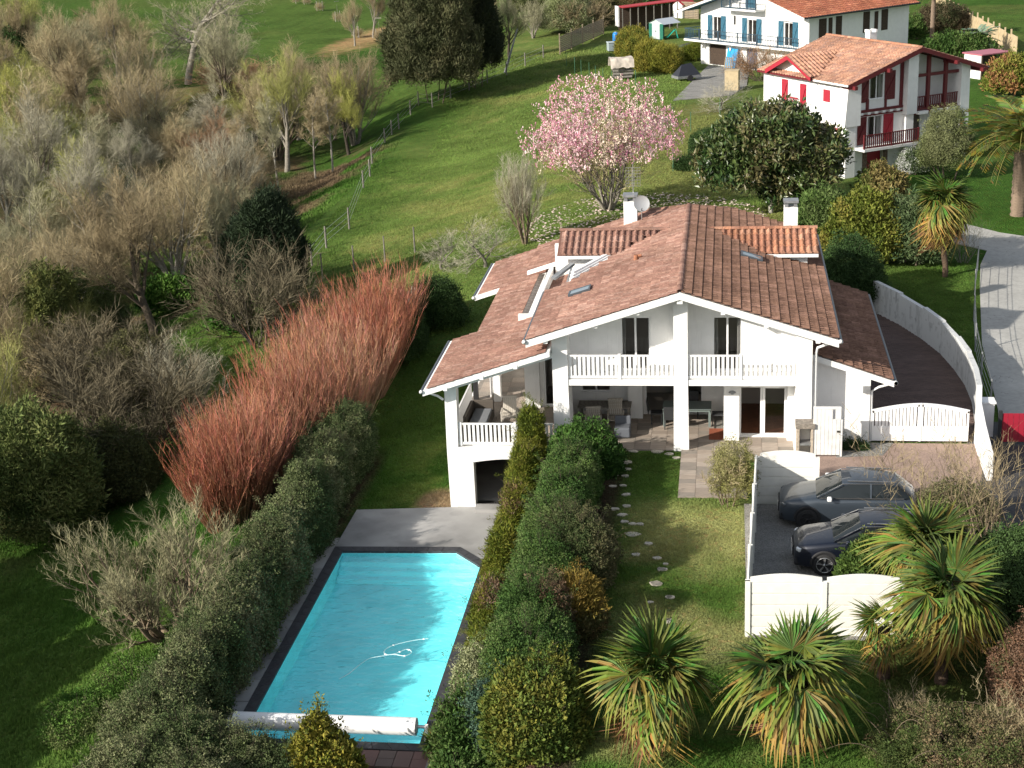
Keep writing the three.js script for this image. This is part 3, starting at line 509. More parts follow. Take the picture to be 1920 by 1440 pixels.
  for (const [x, z, y0, y1] of [[-2.62, -13.7, 5.3, 6.85], [4.5, -14.0, 4.6, 6.42]]) {
    const c = new THREE.Group(); c.name = 'chimney'; house.add(c);
    part('stack', new GB().box(x - 0.3, y0, z - 0.3, x + 0.3, y1 - 0.3, z + 0.3), M.wall, c);
    part('cap', new GB().box(x - 0.27, y1 - 0.3, z - 0.27, x - 0.12, y1 - 0.1, z + 0.27).box(x + 0.12, y1 - 0.3, z - 0.27, x + 0.27, y1 - 0.1, z + 0.27).box(x - 0.33, y1 - 0.1, z - 0.33, x + 0.33, y1, z + 0.33), M.zinc, c);
  }
  // right wing with the garage
  const WS = -0.351, wy = (x) => 3.46 + WS * (x - 5.25), wp = [[4.8, -0.55], [7.79, -0.55], [7.79, -12.1], [4.8, -12.1]];
  const wing = new THREE.Group(); wing.name = 'wing_roof'; house.add(wing);
  part('roof_slab', slabPlane(wp, (x) => wy(x) - 0.03, 0.1), M.white, wing);
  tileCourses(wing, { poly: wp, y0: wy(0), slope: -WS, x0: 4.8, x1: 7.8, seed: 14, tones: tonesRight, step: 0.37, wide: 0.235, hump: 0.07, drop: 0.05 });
  part('barge_board', new GB().quad(V(4.82, wy(4.82) - 0.22, -0.53), V(7.8, wy(7.8) - 0.22, -0.53), V(7.8, wy(7.8), -0.53), V(4.82, wy(4.82), -0.53)).quad(V(4.82, wy(4.82) - 0.22, -0.6), V(7.8, wy(7.8) - 0.22, -0.6), V(7.8, wy(7.8) - 0.22, -0.53), V(4.82, wy(4.82) - 0.22, -0.53)), M.white, wing);
  part('gutter', new GB().tube([V(7.86, wy(7.8) - 0.06, -0.5), V(7.86, wy(7.8) - 0.06, -12.1)], [0.07, 0.07], 10), M.gutter, wing);
  part('gutter_cap', new GB().tube([V(7.86, wy(7.8) - 0.06, -0.5), V(7.86, wy(7.8) - 0.06, -0.56)], [0.085, 0.085], 12), M.white, wing);
  part('downpipe', new GB().tube([V(7.8, wy(7.8) - 0.12, -0.7), V(7.3, 2.2, -0.95), V(7.06, 2.0, -1.06), V(7.06, 0.0, -1.06)], [0.045, 0.045, 0.045, 0.045], 8), M.white, wing);
  part('wall', wallGeo([[4.79, -0.3], [7.0, -0.3], [7.0, wy(7) - 0.14], [4.79, wy(4.79) - 0.14]], [], -0.98, 0.25), M.wall, house);
  part('wall', new GB().box(6.75, -0.3, -12, 6.998, wy(7) - 0.14, -1.235), M.wall, house);
  part('vent_box', new GB().box(6.72, 1.98, -0.975, 6.98, 2.24, -0.86), M.zinc, house);
  // the porch on the left: corner column, arch wall, floor, inner room, railings
  part('corner_column', wallGeo([[-8.98, -2.6], [-8.0, -2.6], [-8.0, 0], [-8.55, 0.02], [-8.5, ly(-8.5) - 0.2], [-8.96, ly(-8.96) - 0.2], [-9.0, 0]], [], 0, 0.5), M.wall, house);
  part('wall', wallGeo(rect(-7.998, -2.6, -4.79, 0.06), [[-7.99, -2.55, -5.2, -0.6, 0.14]], -0.004, 0.3), M.wall, house);
  part('porch_floor', new GB().box(-8.9, -0.25, -12, -4.8, 0.0, -0.32), mat([0.33, 0.29, 0.25], { map: noiseMap(0.6, 1, 6, 2, 33) }), house);
  { const r = rng(61), g = new RoundedBoxGeometry(0.59, 0.05, 0.59, 1, 0.006), mm = [[0.36, 0.3, 0.25], [0.42, 0.35, 0.29], [0.31, 0.27, 0.23]].map((c) => mat(c, { map: noiseMap(0.75, 1, 8, 0.6, 34) })); for (let x = -8.4; x < -4.9; x += 0.6) for (let z = -0.65; z > -8; z -= 0.6) { if (x > -6.3 && z < -4.4) continue; const s = part('floor_tile', g, mm[Math.floor(r() * 3)], house); s.position.set(x, 0.0 + r() * 0.004, z); } }
  part('garage_shell', new GB().quad(V(-8.6, -2.5, -7), V(-4.9, -2.5, -7), V(-4.9, -0.26, -7), V(-8.6, -0.26, -7)).quad(V(-8.6, -2.5, -0.3), V(-8.6, -2.5, -7), V(-8.6, -0.26, -7), V(-8.6, -0.26, -0.3)).quad(V(-4.9, -2.5, -7), V(-4.9, -2.5, -0.3), V(-4.9, -0.26, -0.3), V(-4.9, -0.26, -7)), M.roomDark, house);
  part('garage_floor', new GB().box(-8.9, -2.6, -7, -4.9, -2.47, -0.3), M.concrete, house);
  part('wall', new GB().box(-9.0, -2.6, -12, -8.75, -0.02, -0.5), M.wall, house);
  railing(house, 'porch_railing', [-8.52, -0.12], [-4.85, -0.12], 0.06, 0.98, M.pvc, { gap: 0.168, w: 0.095, posts: [0.02, 0.6] });
  railing(house, 'side_railing', [-8.8, -0.6], [-8.8, -5.0], 0.0, 0.95, M.pvc, { gap: 0.13, w: 0.1 });
  railing(house, 'side_railing', [-8.1, -5.6], [-8.1, -11.5], 0.0, 0.95, M.pvc, { gap: 0.13, w: 0.1 });
  part('porch_post', new GB().box(-8.78, 0, -5.45, -8.58, ly(-8.6) - 0.2, -5.25), M.dark, house);
  part('porch_post', new GB().box(-7.9, 0, -5.45, -7.6, ly(-7.8) - 0.2, -5.1), M.wall, house);
  part('wall', new GB().box(-6.47, 0, -12, -5.86, ly(-6.4) - 0.15, -4.4), M.wall, house);
  part('wall', wallGeo([[-5.86, 0], [-4.79, 0], [-4.79, ly(-4.9) - 0.15], [-5.86, ly(-5.86) - 0.15]], [[-5.7, 0.05, -4.95, 2.25]], -4.6, 0.25), M.wall, house);
  windowUnit(house, 'porch_door', -5.7, 0.05, -4.95, 2.25, -4.65, { leaves: 1, sill: false });
  { const sp = part('downpipe', new GB().tube([V(-5.62, 4.5, 0.45), V(-5.1, 4.42, 0.2), V(-4.88, 4.25, 0.06)], [0.045, 0.045, 0.045], 8), M.woodDark, roof); }
}
// things on the house
{
  const d = thing('satellite_dish', 'round grey satellite dish on a pole beside the left chimney', 'satellite dish', [-2.1, 6.5, -13.2]);
  const pts = []; for (let k = 0; k <= 8; k++) { const r = k / 8 * 0.36; pts.push(new THREE.Vector2(r, r * r * 0.5)); }
  const b = part('reflector', new THREE.LatheGeometry(pts, 24), mat([0.42, 0.43, 0.44], { roughness: 0.4, metalness: 0.3 }), d); b.rotation.set(1.25, 0, -0.25);
  part('feed_arm', new GB().bar(V(0, -0.3, 0.1), V(0.05, -0.1, 0.5), 0.03, 0.03), M.dark, d); part('mast', new GB().tube([V(0, -1.0, -0.15), V(0, 0.15, -0.1)], [0.025, 0.025], 6), M.metal, d);
  const a = thing('tv_antenna', 'thin metal television aerial with grid reflector above the left chimney', 'antenna', [-2.5, 6.8, -13.9]);
  part('mast', new GB().tube([V(0, -0.3, 0), V(0, 1.35, 0)], [0.022, 0.022], 6), M.metal, a);
  const g = new GB(); for (let k = 0; k < 7; k++) { g.bar(V(-0.32, 0.35 + k * 0.14, 0), V(0.32, 0.35 + k * 0.14, 0), 0.014, 0.014); if (k < 6) g.bar(V(-0.32 + k * 0.128, 0.35, 0), V(-0.32 + k * 0.128, 1.2, 0), 0.012, 0.012); }
  part('grid', g, M.metal, a);
  const l = thing('wall_lamp', 'small grey half-round wall lamp on the white pillar beside the terrace door', 'lamp', [1.9, 1.95, -0.97]);
  part('shade', new THREE.SphereGeometry(0.14, 16, 8, 0, 6.29, 0, 1.57).scale(1, 0.6, 0.8), M.zinc, l); part('bracket', new GB().box(-0.05, -0.06, -0.02, 0.05, 0, 0.04), M.zinc, l);
}

// ---------------------------------------------------------------- the house with red shutters
const redM = mat([0.13, 0.012, 0.016], { roughness: 0.55, map: noiseMap(0.8, 1, 8, 1, 321) }), redBright = mat([0.34, 0.018, 0.035], { roughness: 0.55 });
function shutter(parent, x0, y0, x1, y1, z, m, planks = 4) {
  const s = new THREE.Group(); s.name = 'shutter'; parent.add(s);
  const w = (x1 - x0) / planks; for (let k = 0; k < planks; k++) part('plank', new GB().box(x0 + k * w + 0.006, y0, z, x0 + (k + 1) * w - 0.006, y1, z + 0.04), m, s);
  part('brace', new GB().box(x0 + 0.02, y0 + 0.2, z + 0.041, x1 - 0.02, y0 + 0.3, z + 0.06).box(x0 + 0.02, y1 - 0.3, z + 0.041, x1 - 0.02, y1 - 0.2, z + 0.06).bar(V(x0 + 0.06, y0 + 0.3, z + 0.05), V(x1 - 0.06, y1 - 0.3, z + 0.05), 0.08, 0.02), m, s);
}
{
  // local x along the gable front, z out of it; origin at the left front corner
  const h = thing('red_timbered_house', 'white house with dark red timbers and shutters and pale orange tiled roof', 'house', [9.72, 0, -49.45], 34 * Math.PI / 180);
  const W = 9.75, D = 8.9, ex = -0.9, wx = 10.9, ax = 5.15, ay = 8.12, S = 0.312, Yr = (x) => ay - S * Math.abs(x - ax), u = (x) => Yr(x) - 0.2;
  part('wall', wallGeo([[-0.4, -0.6], [5.1, -0.6], [5.1, u(5.1)], [-0.4, u(-0.4)]], [[1.55, 4.95, 2.75, 6.75], [1.45, 2.35, 2.75, 4.0], [1.5, -0.55, 2.9, 1.6]], 0, 0.3), M.wall, h);
  part('wall', wallGeo([[5.1, -0.6], [W, -0.6], [W, u(W)], [5.1, u(5.1)]], [], -1.3, 0.3), M.wall, h);
  part('wall', new GB().box(-0.4, -0.6, -D, -0.1, u(-0.4), -0.31), M.wall, h); part('wall', new GB().box(W - 0.3, -0.6, -D, W, u(W), -1.61), M.wall, h);
  part('wall', wallGeo([[-0.4, -0.6], [W, -0.6], [W, u(W)], [ax, u(ax)], [-0.4, u(-0.4)]], [], -D, 0.3), M.wall, h);
  // corner pillars that step out
  part('pillar', wallGeo([[-0.75, 3.4], [0.55, 3.4], [0.55, u(0.3)], [-0.5, u(-0.5)]], [], 0.45, 0.9), M.wall, h); part('pillar', new GB().box(-0.5, -0.6, -0.5, 0.3, 3.4, 0.3), M.wall, h);
  part('pillar', wallGeo([[4.35, 3.7], [5.2, 3.7], [5.2, u(5.2)], [4.35, u(4.35)]], [], 0.55, 1.9), M.wall, h); part('pillar', new GB().box(4.5, -0.6, -1.3, 5.15, 3.7, 0.3), M.wall, h);
  part('pillar', wallGeo([[W - 0.75, -0.6], [W + 0.1, -0.6], [W, u(W)], [W - 0.75, u(W - 0.75)]], [], 0.5, 1.9), M.wall, h);
  // timbers
  const beam = (x0, y0, x1, y1, z = 0.002, d = 0.09) => part('timber', new GB().box(x0, y0, z, x1, y1, z + d), redM, h);
  beam(0.551, 4.15, 4.35, 4.32, 0.002, 0.14); beam(0.551, 3.9, 4.35, 4.0, 0.002, 0.12); for (let k = 0; k < 6; k++) part('beam_end', new GB().box(0.7 + k * 0.62, 4.001, 0.0, 0.95 + k * 0.62, 4.149, 0.22), M.wall, h);
  beam(4.1, 4.321, 4.34, u(4.2) - 0.02); beam(1.3, 4.321, 1.5, 5.0); beam(2.85, 4.321, 3.0, 5.0); beam(2.9, 6.85, 3.1, u(3.0) - 0.03);
  part('timber', new GB().bar(V(0.5, u(0.5) - 0.02, 0.05), V(5.1, u(5.1) - 0.02, 0.05), 0.1, 0.2), redM, h);
  // windows and shutters
  windowUnit(h, 'upper_window', 1.55, 4.95, 2.75, 6.6, 0.0, { curtain: [[1.6, 1.85], [2.45, 2.7]] }); shutter(h, 0.6, 4.8, 1.5, 6.5, 0.01, redM); shutter(h, 2.82, 4.8, 3.7, 6.7, 0.01, redM);
  windowUnit(h, 'lower_window', 1.45, 2.35, 2.75, 3.85, 0.0, { curtain: [[1.5, 1.8], [2.4, 2.7]] }); shutter(h, 0.65, 2.0, 1.4, 3.85, 0.01, redM); shutter(h, 2.82, 2.0, 3.65, 3.85, 0.01, redBright);
  // balconies
  part('balcony_slab', new GB().box(0.3, 1.75, 0.01, 4.9, 1.92, 1.25), M.wall, h); railing(h, 'balcony_railing', [0.35, 1.15], [4.9, 1.15], 1.92, 2.85, redM, { gap: 0.17, w: 0.07, d: 0.05, posts: [0, 0.5, 1] });
  part('balcony_slab', new GB().box(5.21, 3.55, -1.28, 9.0, 3.8, 0.3), redM, h); railing(h, 'balcony_railing', [5.25, 0.2], [9.0, 0.2], 3.8, 4.75, redM, { gap: 0.19, w: 0.07, d: 0.05 });
  for (const x of [6.4, 7.9]) part('balcony_post', new GB().box(x - 0.12, 3.8, 0.05, x + 0.12, u(x) - 0.05, 0.25), redM, h);
  part('timber', new GB().box(5.2, 6.05, 0.08, 9.0, 6.25, 0.22), redM, h);
  for (let k = 0; k < 3; k++) part('flower_box', new GB().box(5.35 + k * 1.25, 3.6, 0.31, 6.2 + k * 1.25, 3.8, 0.55), M.white, h);
  shutter(h, 5.9, 3.9, 6.7, 6.3, -1.29, redM); part('balcony_door', new GB().box(5.45, 3.9, -1.295, 5.85, 6.2, -1.27), mat([0.4, 0.5, 0.55], { roughness: 0.2 }), h);
  part('wall', new GB().box(5.2, -0.6, -1.29, 9.0, 3.5, -1.2), mat([0.1, 0.08, 0.07]), h); part('wall', new GB().box(6.9, 0.0, -1.19, 9.0, 3.4, -1.1), M.wall, h);
  part('front_door', new GB().box(1.6, -0.5, -0.28, 2.8, 1.55, -0.2), mat([0.28, 0.012, 0.03], { roughness: 0.5 }), h); part('stone_arch', new GB().box(1.15, -0.6, 0.005, 1.5, 1.7, 0.06).box(2.9, -0.6, 0.005, 3.25, 1.7, 0.06), mat([0.25, 0.17, 0.14], { map: noiseMap(0.4, 1, 10, 0.8, 322) }), h);
  // sunny long side (faces local -x)
  const sd = new THREE.Group(); sd.name = 'side_openings'; h.add(sd); sd.position.set(-0.4, 0, 0); sd.rotation.y = -Math.PI / 2;   // local x of the group runs back to front
  const at = (d) => -d; shutter(sd, at(7.0), 3.7, at(6.3), 5.8, 0.01, redBright, 3); shutter(sd, at(4.9), 3.6, at(4.2), 5.7, 0.01, redBright, 3); railing(sd, 'window_rail', [at(6.2), 0.15], [at(5.0), 0.15], 3.8, 4.7, redBright, { gap: 0.15, w: 0.05 });
  part('window', new GB().box(at(6.0), 3.7, 0.005, at(5.2), 5.6, 0.03), mat([0.5, 0.52, 0.52], { roughness: 0.2 }), sd);
  part('hatch', new GB().box(at(2.3), 4.8, 0.01, at(1.6), 5.6, 0.05), redBright, sd); part('canopy', new GB().box(at(2.6), 3.0, 0.01, at(0.4), 3.2, 0.25), redBright, sd);
  // roof
  const rf = new THREE.Group(); rf.name = 'roof'; h.add(rf);
  for (const s of [-1, 1]) {
    const L = s < 0 ? ax - ex : wx - ax, poly = [[0, 0.95], [L, 0.95], [L, -D - 0.4], [0, -D - 0.4]];
    const m = new THREE.Matrix4().makeTranslation(ax, 0, 0).multiply(new THREE.Matrix4().makeScale(s, 1, 1));
    part('roof_slab', slabPlane(poly.map(([x, z]) => [ax + s * x, z]), (x) => Yr(x) - 0.03, 0.12), redM, rf);
    tileCourses(rf, { poly, y0: ay, slope: S, x0: 0.03, x1: L, m, seed: 50 + s, tones: [[0.5, 0.27, 0.18], [0.44, 0.24, 0.17], [0.56, 0.32, 0.22], [0.42, 0.25, 0.19]], wide: 0.3, step: 0.4 });
    part('barge_board', new GB().quad(V(ax, ay - 0.28, 0.98), V(ax + s * L, Yr(ax + L) - 0.28, 0.98), V(ax + s * L, Yr(ax + L), 0.98), V(ax, ay, 0.98)), redM, rf);
    part('eaves_gutter', new GB().tube([V(ax + s * (L + 0.06), Yr(ax + L) - 0.05, 0.95), V(ax + s * (L + 0.06), Yr(ax + L) - 0.05, s < 0 ? -2.7 : -D)], [0.07, 0.07], 8), s < 0 ? M.white : M.gutter, rf);
  }
  ridgeTiles(rf, V(ax, ay + 0.04, 0.98), V(ax, ay + 0.04, -D - 0.4), tonesOrange, 0.14, 8);
  for (const x of [-0.5, 2.3, 8.0, 10.3]) part('purlin_end', new GB().cbox(x, Yr(x) - 0.32, 0.55, 0.22, 0.24, 1.4), redM, rf);
  // cross gable over the far end of the sunny side
  const cz = -5.5, cy = 7.6, cs = 0.46, half = 2.6;
  for (const s of [-1, 1]) {
    const basis = new THREE.Matrix4().makeBasis(V(0, 0, s), V(0, 1, 0), V(-s, 0, 0)).setPosition(0, 0, cz), l0 = s * -3.0, l1 = s * 1.5;
    tileCourses(rf, { poly: s > 0 ? [[0, -3.4], [0, 1.1], [half, 1.1], [half, 0.4]] : [[0, 3.4], [0, -1.1], [half, -1.1], [half, -0.4]], y0: cy, slope: cs, x0: 0.02, x1: half, m: basis, seed: 60 + s, tones: [[0.5, 0.27, 0.18], [0.44, 0.24, 0.17]], wide: 0.33, hump: 0.11, step: 0.45 });
    part('barge_board', new GB().quad(V(-1.1, cy - 0.3, cz), V(-1.1, cy - cs * half - 0.3, cz + s * half), V(-1.1, cy - cs * half, cz + s * half), V(-1.1, cy, cz)), redBright, rf);
    part('roof_slab', new GB().quad(V(-1.08, cy - 0.05, cz), V(3.2, cy - 0.05, cz), V(-0.4, cy - 0.05 - cs * half, cz + s * half), V(-1.08, cy - 0.05 - cs * half, cz + s * half)), redM, rf);
  }
  part('gable_wall', new GB().tri(V(-0.41, cy - 0.1, cz), V(-0.41, cy - cs * half, cz - half), V(-0.41, cy - cs * half, cz + half)), M.wall, h);
  const c = new THREE.Group(); c.name = 'chimney'; h.add(c); part('stack', new GB().box(ax + 0.7, 7.4, -5.9, ax + 1.3, 8.5, -5.4), M.wall, c); part('cap', new GB().box(ax + 0.66, 8.5, -5.94, ax + 0.82, 8.7, -5.36).box(ax + 1.18, 8.5, -5.94, ax + 1.34, 8.7, -5.36), M.wall, c);
}
// ---------------------------------------------------------------- the house with blue shutters
const blueM = mat([0.035, 0.13, 0.2], { roughness: 0.5, map: noiseMap(0.8, 1, 8, 1, 331) }), blueRail = mat([0.03, 0.06, 0.09], { roughness: 0.5 });
{
  const h = thing('blue_shuttered_house', 'large white house with blue shutters and long blue balcony at the top', 'house', [-0.16, 0, -106.4], -47 * Math.PI / 180);
  const X0 = -1.28, X1 = 13.95, ax = 6.3, ey = 5.9, S = 0.29, ay = ey + S * (X1 - ax), Yr = (x) => ay - S * Math.abs(x - ax), D = 14;
  part('wall', wallGeo([[X0, -0.5], [X1, -0.5], [X1, Yr(X1) - 0.2], [ax, ay - 0.2], [X0, Yr(X0) - 0.2]], [[0.0, 0, 2.5, 2.03], [5.5, 0, 7.0, 1.98], [0.5, 2.6, 1.75, 4.8], [5.55, 2.6, 6.85, 4.9], [10.6, 2.6, 11.8, 4.95], [3.45, 4.1, 3.9, 5.1]], 0, 0.3), M.wall, h);
  part('wall', new GB().box(X1 - 0.3, -0.5, -D, X1, Yr(X1) - 0.2, -0.301), M.wall, h); part('wall', new GB().box(X0, -0.5, -D, X0 + 0.3, Yr(X0) - 0.2, -0.301), M.wall, h);
  for (const [x0, x1] of [[0.5, 1.75], [5.55, 6.85], [10.6, 11.8]]) { windowUnit(h, 'balcony_door', x0, 2.6, x1, 4.85, -0.08, { sill: false }); shutter(h, x0 - 0.72, 2.62, x0 - 0.02, 4.95, 0.01, blueM, 4); shutter(h, x1 + 0.02, 2.62, x1 + 0.75, 4.95, 0.01, blueM, 4); }
  windowUnit(h, 'small_window', 3.45, 4.1, 3.9, 5.1, -0.08, { leaves: 1 });
  part('garage_door', new GB().box(0.0, 0, -0.2, 2.5, 2.03, -0.12), M.woodDark, h); part('cellar_door', new GB().box(5.5, 0, -0.2, 7.0, 1.98, -0.12), mat([0.09, 0.14, 0.24], { map: noiseMap(0.7, 1, 6, 1, 333) }), h);
  part('balcony_slab', new GB().box(-2.4, 2.36, 0.01, X1, 2.55, 1.35), M.wall, h);
  railing(h, 'balcony_railing', [-2.35, 1.28], [X1, 1.28], 2.55, 3.62, blueRail, { gap: 0.22, w: 0.035, posts: [0.14, 0.31, 0.48, 0.65, 0.82] }); railing(h, 'balcony_railing', [-2.35, -3], [-2.35, 1.28], 2.55, 3.62, blueM, { gap: 0.22, w: 0.035 });
  part('balcony_slab', new GB().box(3.1, 5.75, 0.01, 8.0, 5.92, 1.3), M.wall, h); railing(h, 'upper_railing', [3.15, 1.22], [7.95, 1.22], 5.92, 6.95, blueRail, { gap: 0.2, w: 0.035, posts: [0, 0.25, 0.75, 1] });
  shutter(h, 5.3, 5.95, 6.6, 7.6, 0.01, blueM, 5);
  for (const x of [-0.6, 3.6, 8.6]) part('bracket', wallGeo([[x, 1.6], [x + 0.3, 2.34], [x - 0.3, 2.34]], [], 0.5, 0.49), M.wall, h);
  const sd = new THREE.Group(); sd.name = 'side_openings'; h.add(sd); sd.position.set(X1, 0, 0); sd.rotation.y = Math.PI / 2;
  for (const [a, b, c, d] of [[1.3, 3.0, 2.3, 5.2], [2.6, 3.6, 3.1, 5.2], [3.6, 3.3, 4.4, 5.25], [7.4, 3.3, 8.3, 5.3], [9.0, 3.3, 9.5, 5.2], [10.0, 3.3, 10.9, 5.3]]) part('shuttered_opening', new GB().box(a, b, 0.01, c, d, 0.05), M.woodDark, sd);
  const rf = new THREE.Group(); rf.name = 'roof'; h.add(rf);
  for (const s of [-1, 1]) {
    const L = s < 0 ? ax - X0 + 2 : X1 - ax + 0.9, poly = [[0, 1.6], [L, 1.6], [L, -D - 0.5], [0, -D - 0.5]], m = new THREE.Matrix4().makeTranslation(ax, 0, 0).multiply(new THREE.Matrix4().makeScale(s, 1, 1));
    part('roof_slab', slabPlane(poly.map(([x, z]) => [ax + s * x, z]), (x) => Yr(x) - 0.03, 0.12), blueM, rf);
    tileCourses(rf, { poly, y0: ay, slope: S, x0: 0.03, x1: L, m, seed: 70 + s, tones: [[0.36, 0.13, 0.075], [0.33, 0.12, 0.075], [0.4, 0.16, 0.095]], wide: 0.36, step: 0.45 });
    part('gutter', new GB().tube([V(ax + s * (L + 0.06), Yr(ax + L) - 0.05, 1.6), V(ax + s * (L + 0.06), Yr(ax + L) - 0.05, -D - 0.5)], [0.08, 0.08], 8), M.dark, rf);
    part('barge_board', new GB().quad(V(ax, ay - 0.25, 1.62), V(ax + s * L, Yr(ax + L) - 0.25, 1.62), V(ax + s * L, Yr(ax + L), 1.62), V(ax, ay, 1.62)), M.mottledWhite, rf);
  }
}
// ---------------------------------------------------------------- yard of the blue house
{
  const s = thing('garden_shed', 'green and pale grey metal shed with double doors and white gable roof', 'shed', [-7.48, 0, -129.86], -0.75);
  const gr = mat([0.012, 0.13, 0.09], { roughness: 0.5 }), gy = mat([0.42, 0.5, 0.5], { roughness: 0.5 });
  for (let k = 0; k < 9; k++) part('wall_sheet', new GB().box(k * 0.26, 0, -0.03 - (k % 2) * 0.03, k * 0.26 + 0.255, 1.75, 0), k > 1 && k < 7 ? gy : gr, s);
  for (let k = 0; k < 9; k++) part('wall_sheet', new GB().box(-0.03 + (k % 2) * 0.03, 0, -k * 0.28 - 0.3, 0.0 + (k % 2) * 0.03, 1.75, -k * 0.28 - 0.05), gr, s);
  part('door', new GB().box(0.55, 0.05, 0.005, 1.16, 1.7, 0.03), gy, s); part('door', new GB().box(1.18, 0.05, 0.005, 1.8, 1.7, 0.03), gy, s); part('door_handle', new GB().box(1.1, 0.85, 0.031, 1.24, 0.95, 0.06), M.dark, s);
  part('gable', new GB().tri(V(-0.1, 1.76, 0.01), V(2.45, 1.76, 0.01), V(1.17, 2.25, 0.01)), gy, s);
  part('roof', new GB().quad(V(-0.25, 1.72, 0.15), V(1.17, 2.27, 0.15), V(1.17, 2.27, -2.7), V(-0.25, 1.72, -2.7)).quad(V(1.17, 2.27, 0.15), V(2.6, 1.72, 0.15), V(2.6, 1.72, -2.7), V(1.17, 2.27, -2.7)), mat([0.55, 0.58, 0.62], { roughness: 0.4, metalness: 0.3 }), s);
  const r = thing('red_roofed_hut', 'small whitewashed hut with red roof behind the green shed', 'hut', [-5.29, 0, -148.68], -0.7);
  part('wall', wallGeo([[0, 0], [1.6, 0], [1.6, 2.0], [0.8, 2.5], [0, 2.0]], [], 0, 2.4), M.mottledWhite, r); const redRoof = mat([0.38, 0.03, 0.04], { roughness: 0.6 });
  part('roof', new GB().quad(V(-0.15, 1.95, 0.15), V(0.8, 2.55, 0.15), V(0.8, 2.55, -2.5), V(-0.15, 1.95, -2.5)).quad(V(0.8, 2.55, 0.15), V(1.75, 1.95, 0.15), V(1.75, 1.95, -2.5), V(0.8, 2.55, -2.5)), redRoof, r);
  const a = thing('long_outbuilding', 'long low open shelter with faded red roof and pale posts', 'shelter', [-10.96, 0, -136.05], 0.35);
  part('roof', new GB().bar(V(0, 3.0, -1), V(7, 3.4, -1), 2.2, 0.1), redRoof, a); for (let k = 0; k < 8; k++) part('post', new GB().box(k - 0.05, 0, -0.1, k + 0.05, 2.9 + k * 0.06, 0.0), M.woodGrey, a);
  part('back_wall', new GB().box(0, 0, -2.0, 7, 2.8, -1.9), M.woodDark, a); part('end_wall', new GB().box(-0.6, 0.8, -1.2, -0.45, 3.2, 0.1), M.mottledWhite, a);
  const b = thing('blue_barrel', 'bright blue plastic barrel beside the yellow green hedge', 'barrel', [-11.16, 0, -126.63]);
  part('drum', new THREE.LatheGeometry([[0, 0], [0.34, 0], [0.38, 0.1], [0.38, 0.5], [0.4, 0.52], [0.38, 0.55], [0.38, 0.95], [0.3, 1.15], [0, 1.17]].map((q) => new THREE.Vector2(...q)), 20), mat([0.01, 0.2, 0.62], { roughness: 0.4 }), b); part('lid', new GB().cyl(0, 1.17, 0, 0.16, 0.06, 12), mat([0.3, 0.42, 0.5]), b);
  const w = thing('water_tank', 'grey plastic water tank in front of the blue barrel', 'tank', [-10.93, 0, -118.9], 0.3);
  part('tank', new RoundedBoxGeometry(1.3, 0.9, 0.9, 3, 0.08).translate(0, 0.5, 0), mat([0.3, 0.36, 0.38], { roughness: 0.5 }), w); part('lid', new RoundedBoxGeometry(1.4, 0.1, 1.0, 2, 0.04).translate(0, 1.0, 0), mat([0.4, 0.46, 0.48]), w);
  const p = thing('wood_stack', 'stack of old timber under a crumpled pale tarpaulin', 'wood pile', [-8.67, 0, -98.05], 0.2), rr = rng(91);
  for (let k = 0; k < 22; k++) part('log', new GB().tube([V(-0.9 + rr() * 0.2, 0.15 + (k % 6) * 0.3, -0.8 + Math.floor(k / 6) * 0.45), V(0.9 + rr() * 0.3, 0.15 + (k % 6) * 0.3, -0.8 + Math.floor(k / 6) * 0.45)], [0.14, 0.13], 7), M.woodGrey, p);
  const tp = new THREE.PlaneGeometry(2.3, 3.2, 20, 24), TP = tp.attributes.position; for (let k = 0; k < TP.count; k++) { const x = TP.getX(k), y = TP.getY(k); TP.setXYZ(k, x, 1.95 - 0.35 * Math.max(0, Math.abs(y) - 0.8) * 3 + 0.25 * (fbm(x * 2.5, y * 2.5, 92, 3) - 0.5), (Math.abs(y) > 0.9 ? Math.sign(y) * (0.9 + (Math.abs(y) - 0.9) * 0.25) : y) + 0.2 * (fbm(x * 3, y * 3, 95, 3) - 0.5)); } tp.computeVertexNormals();
  part('tarpaulin', tp, mat([0.5, 0.44, 0.38], { roughness: 0.8 }), p);
  const sl = thing('toy_slide', 'turquoise plastic toy slide beside the green shed', 'slide', [-4.64, 0, -129.19], 0.4); const tq = mat([0.03, 0.5, 0.38], { roughness: 0.45 });
  part('chute', new GB().bar(V(-0.8, 0.15, 0), V(0.2, 1.0, 0), 0.45, 0.06), tq, sl); part('ladder', new GB().bar(V(0.55, 0, -0.2), V(0.25, 1.1, -0.2), 0.06, 0.06).bar(V(0.55, 0, 0.2), V(0.25, 1.1, 0.2), 0.06, 0.06).bar(V(0.45, 0.35, -0.2), V(0.45, 0.35, 0.2), 0.06, 0.06).bar(V(0.36, 0.7, -0.2), V(0.36, 0.7, 0.2), 0.06, 0.06), tq, sl);
  const bl = thing('leaning_panel', 'bright blue panel leaning on the wall of the blue shuttered house', 'panel', [2.38, 0, -103.16], -0.82); const bb = mat([0.02, 0.3, 0.6], { roughness: 0.4 });
  for (let k = 0; k < 3; k++) part('board', new GB().bar(V(-0.75 + k * 0.5, 0, 0.35), V(-0.75 + k * 0.5, 1.9, -0.05), 0.47, 0.05), bb, bl); part('rail', new GB().bar(V(-1, 1.0, 0.2), V(0.5, 1.0, 0.2), 0.06, 0.1), bb, bl);
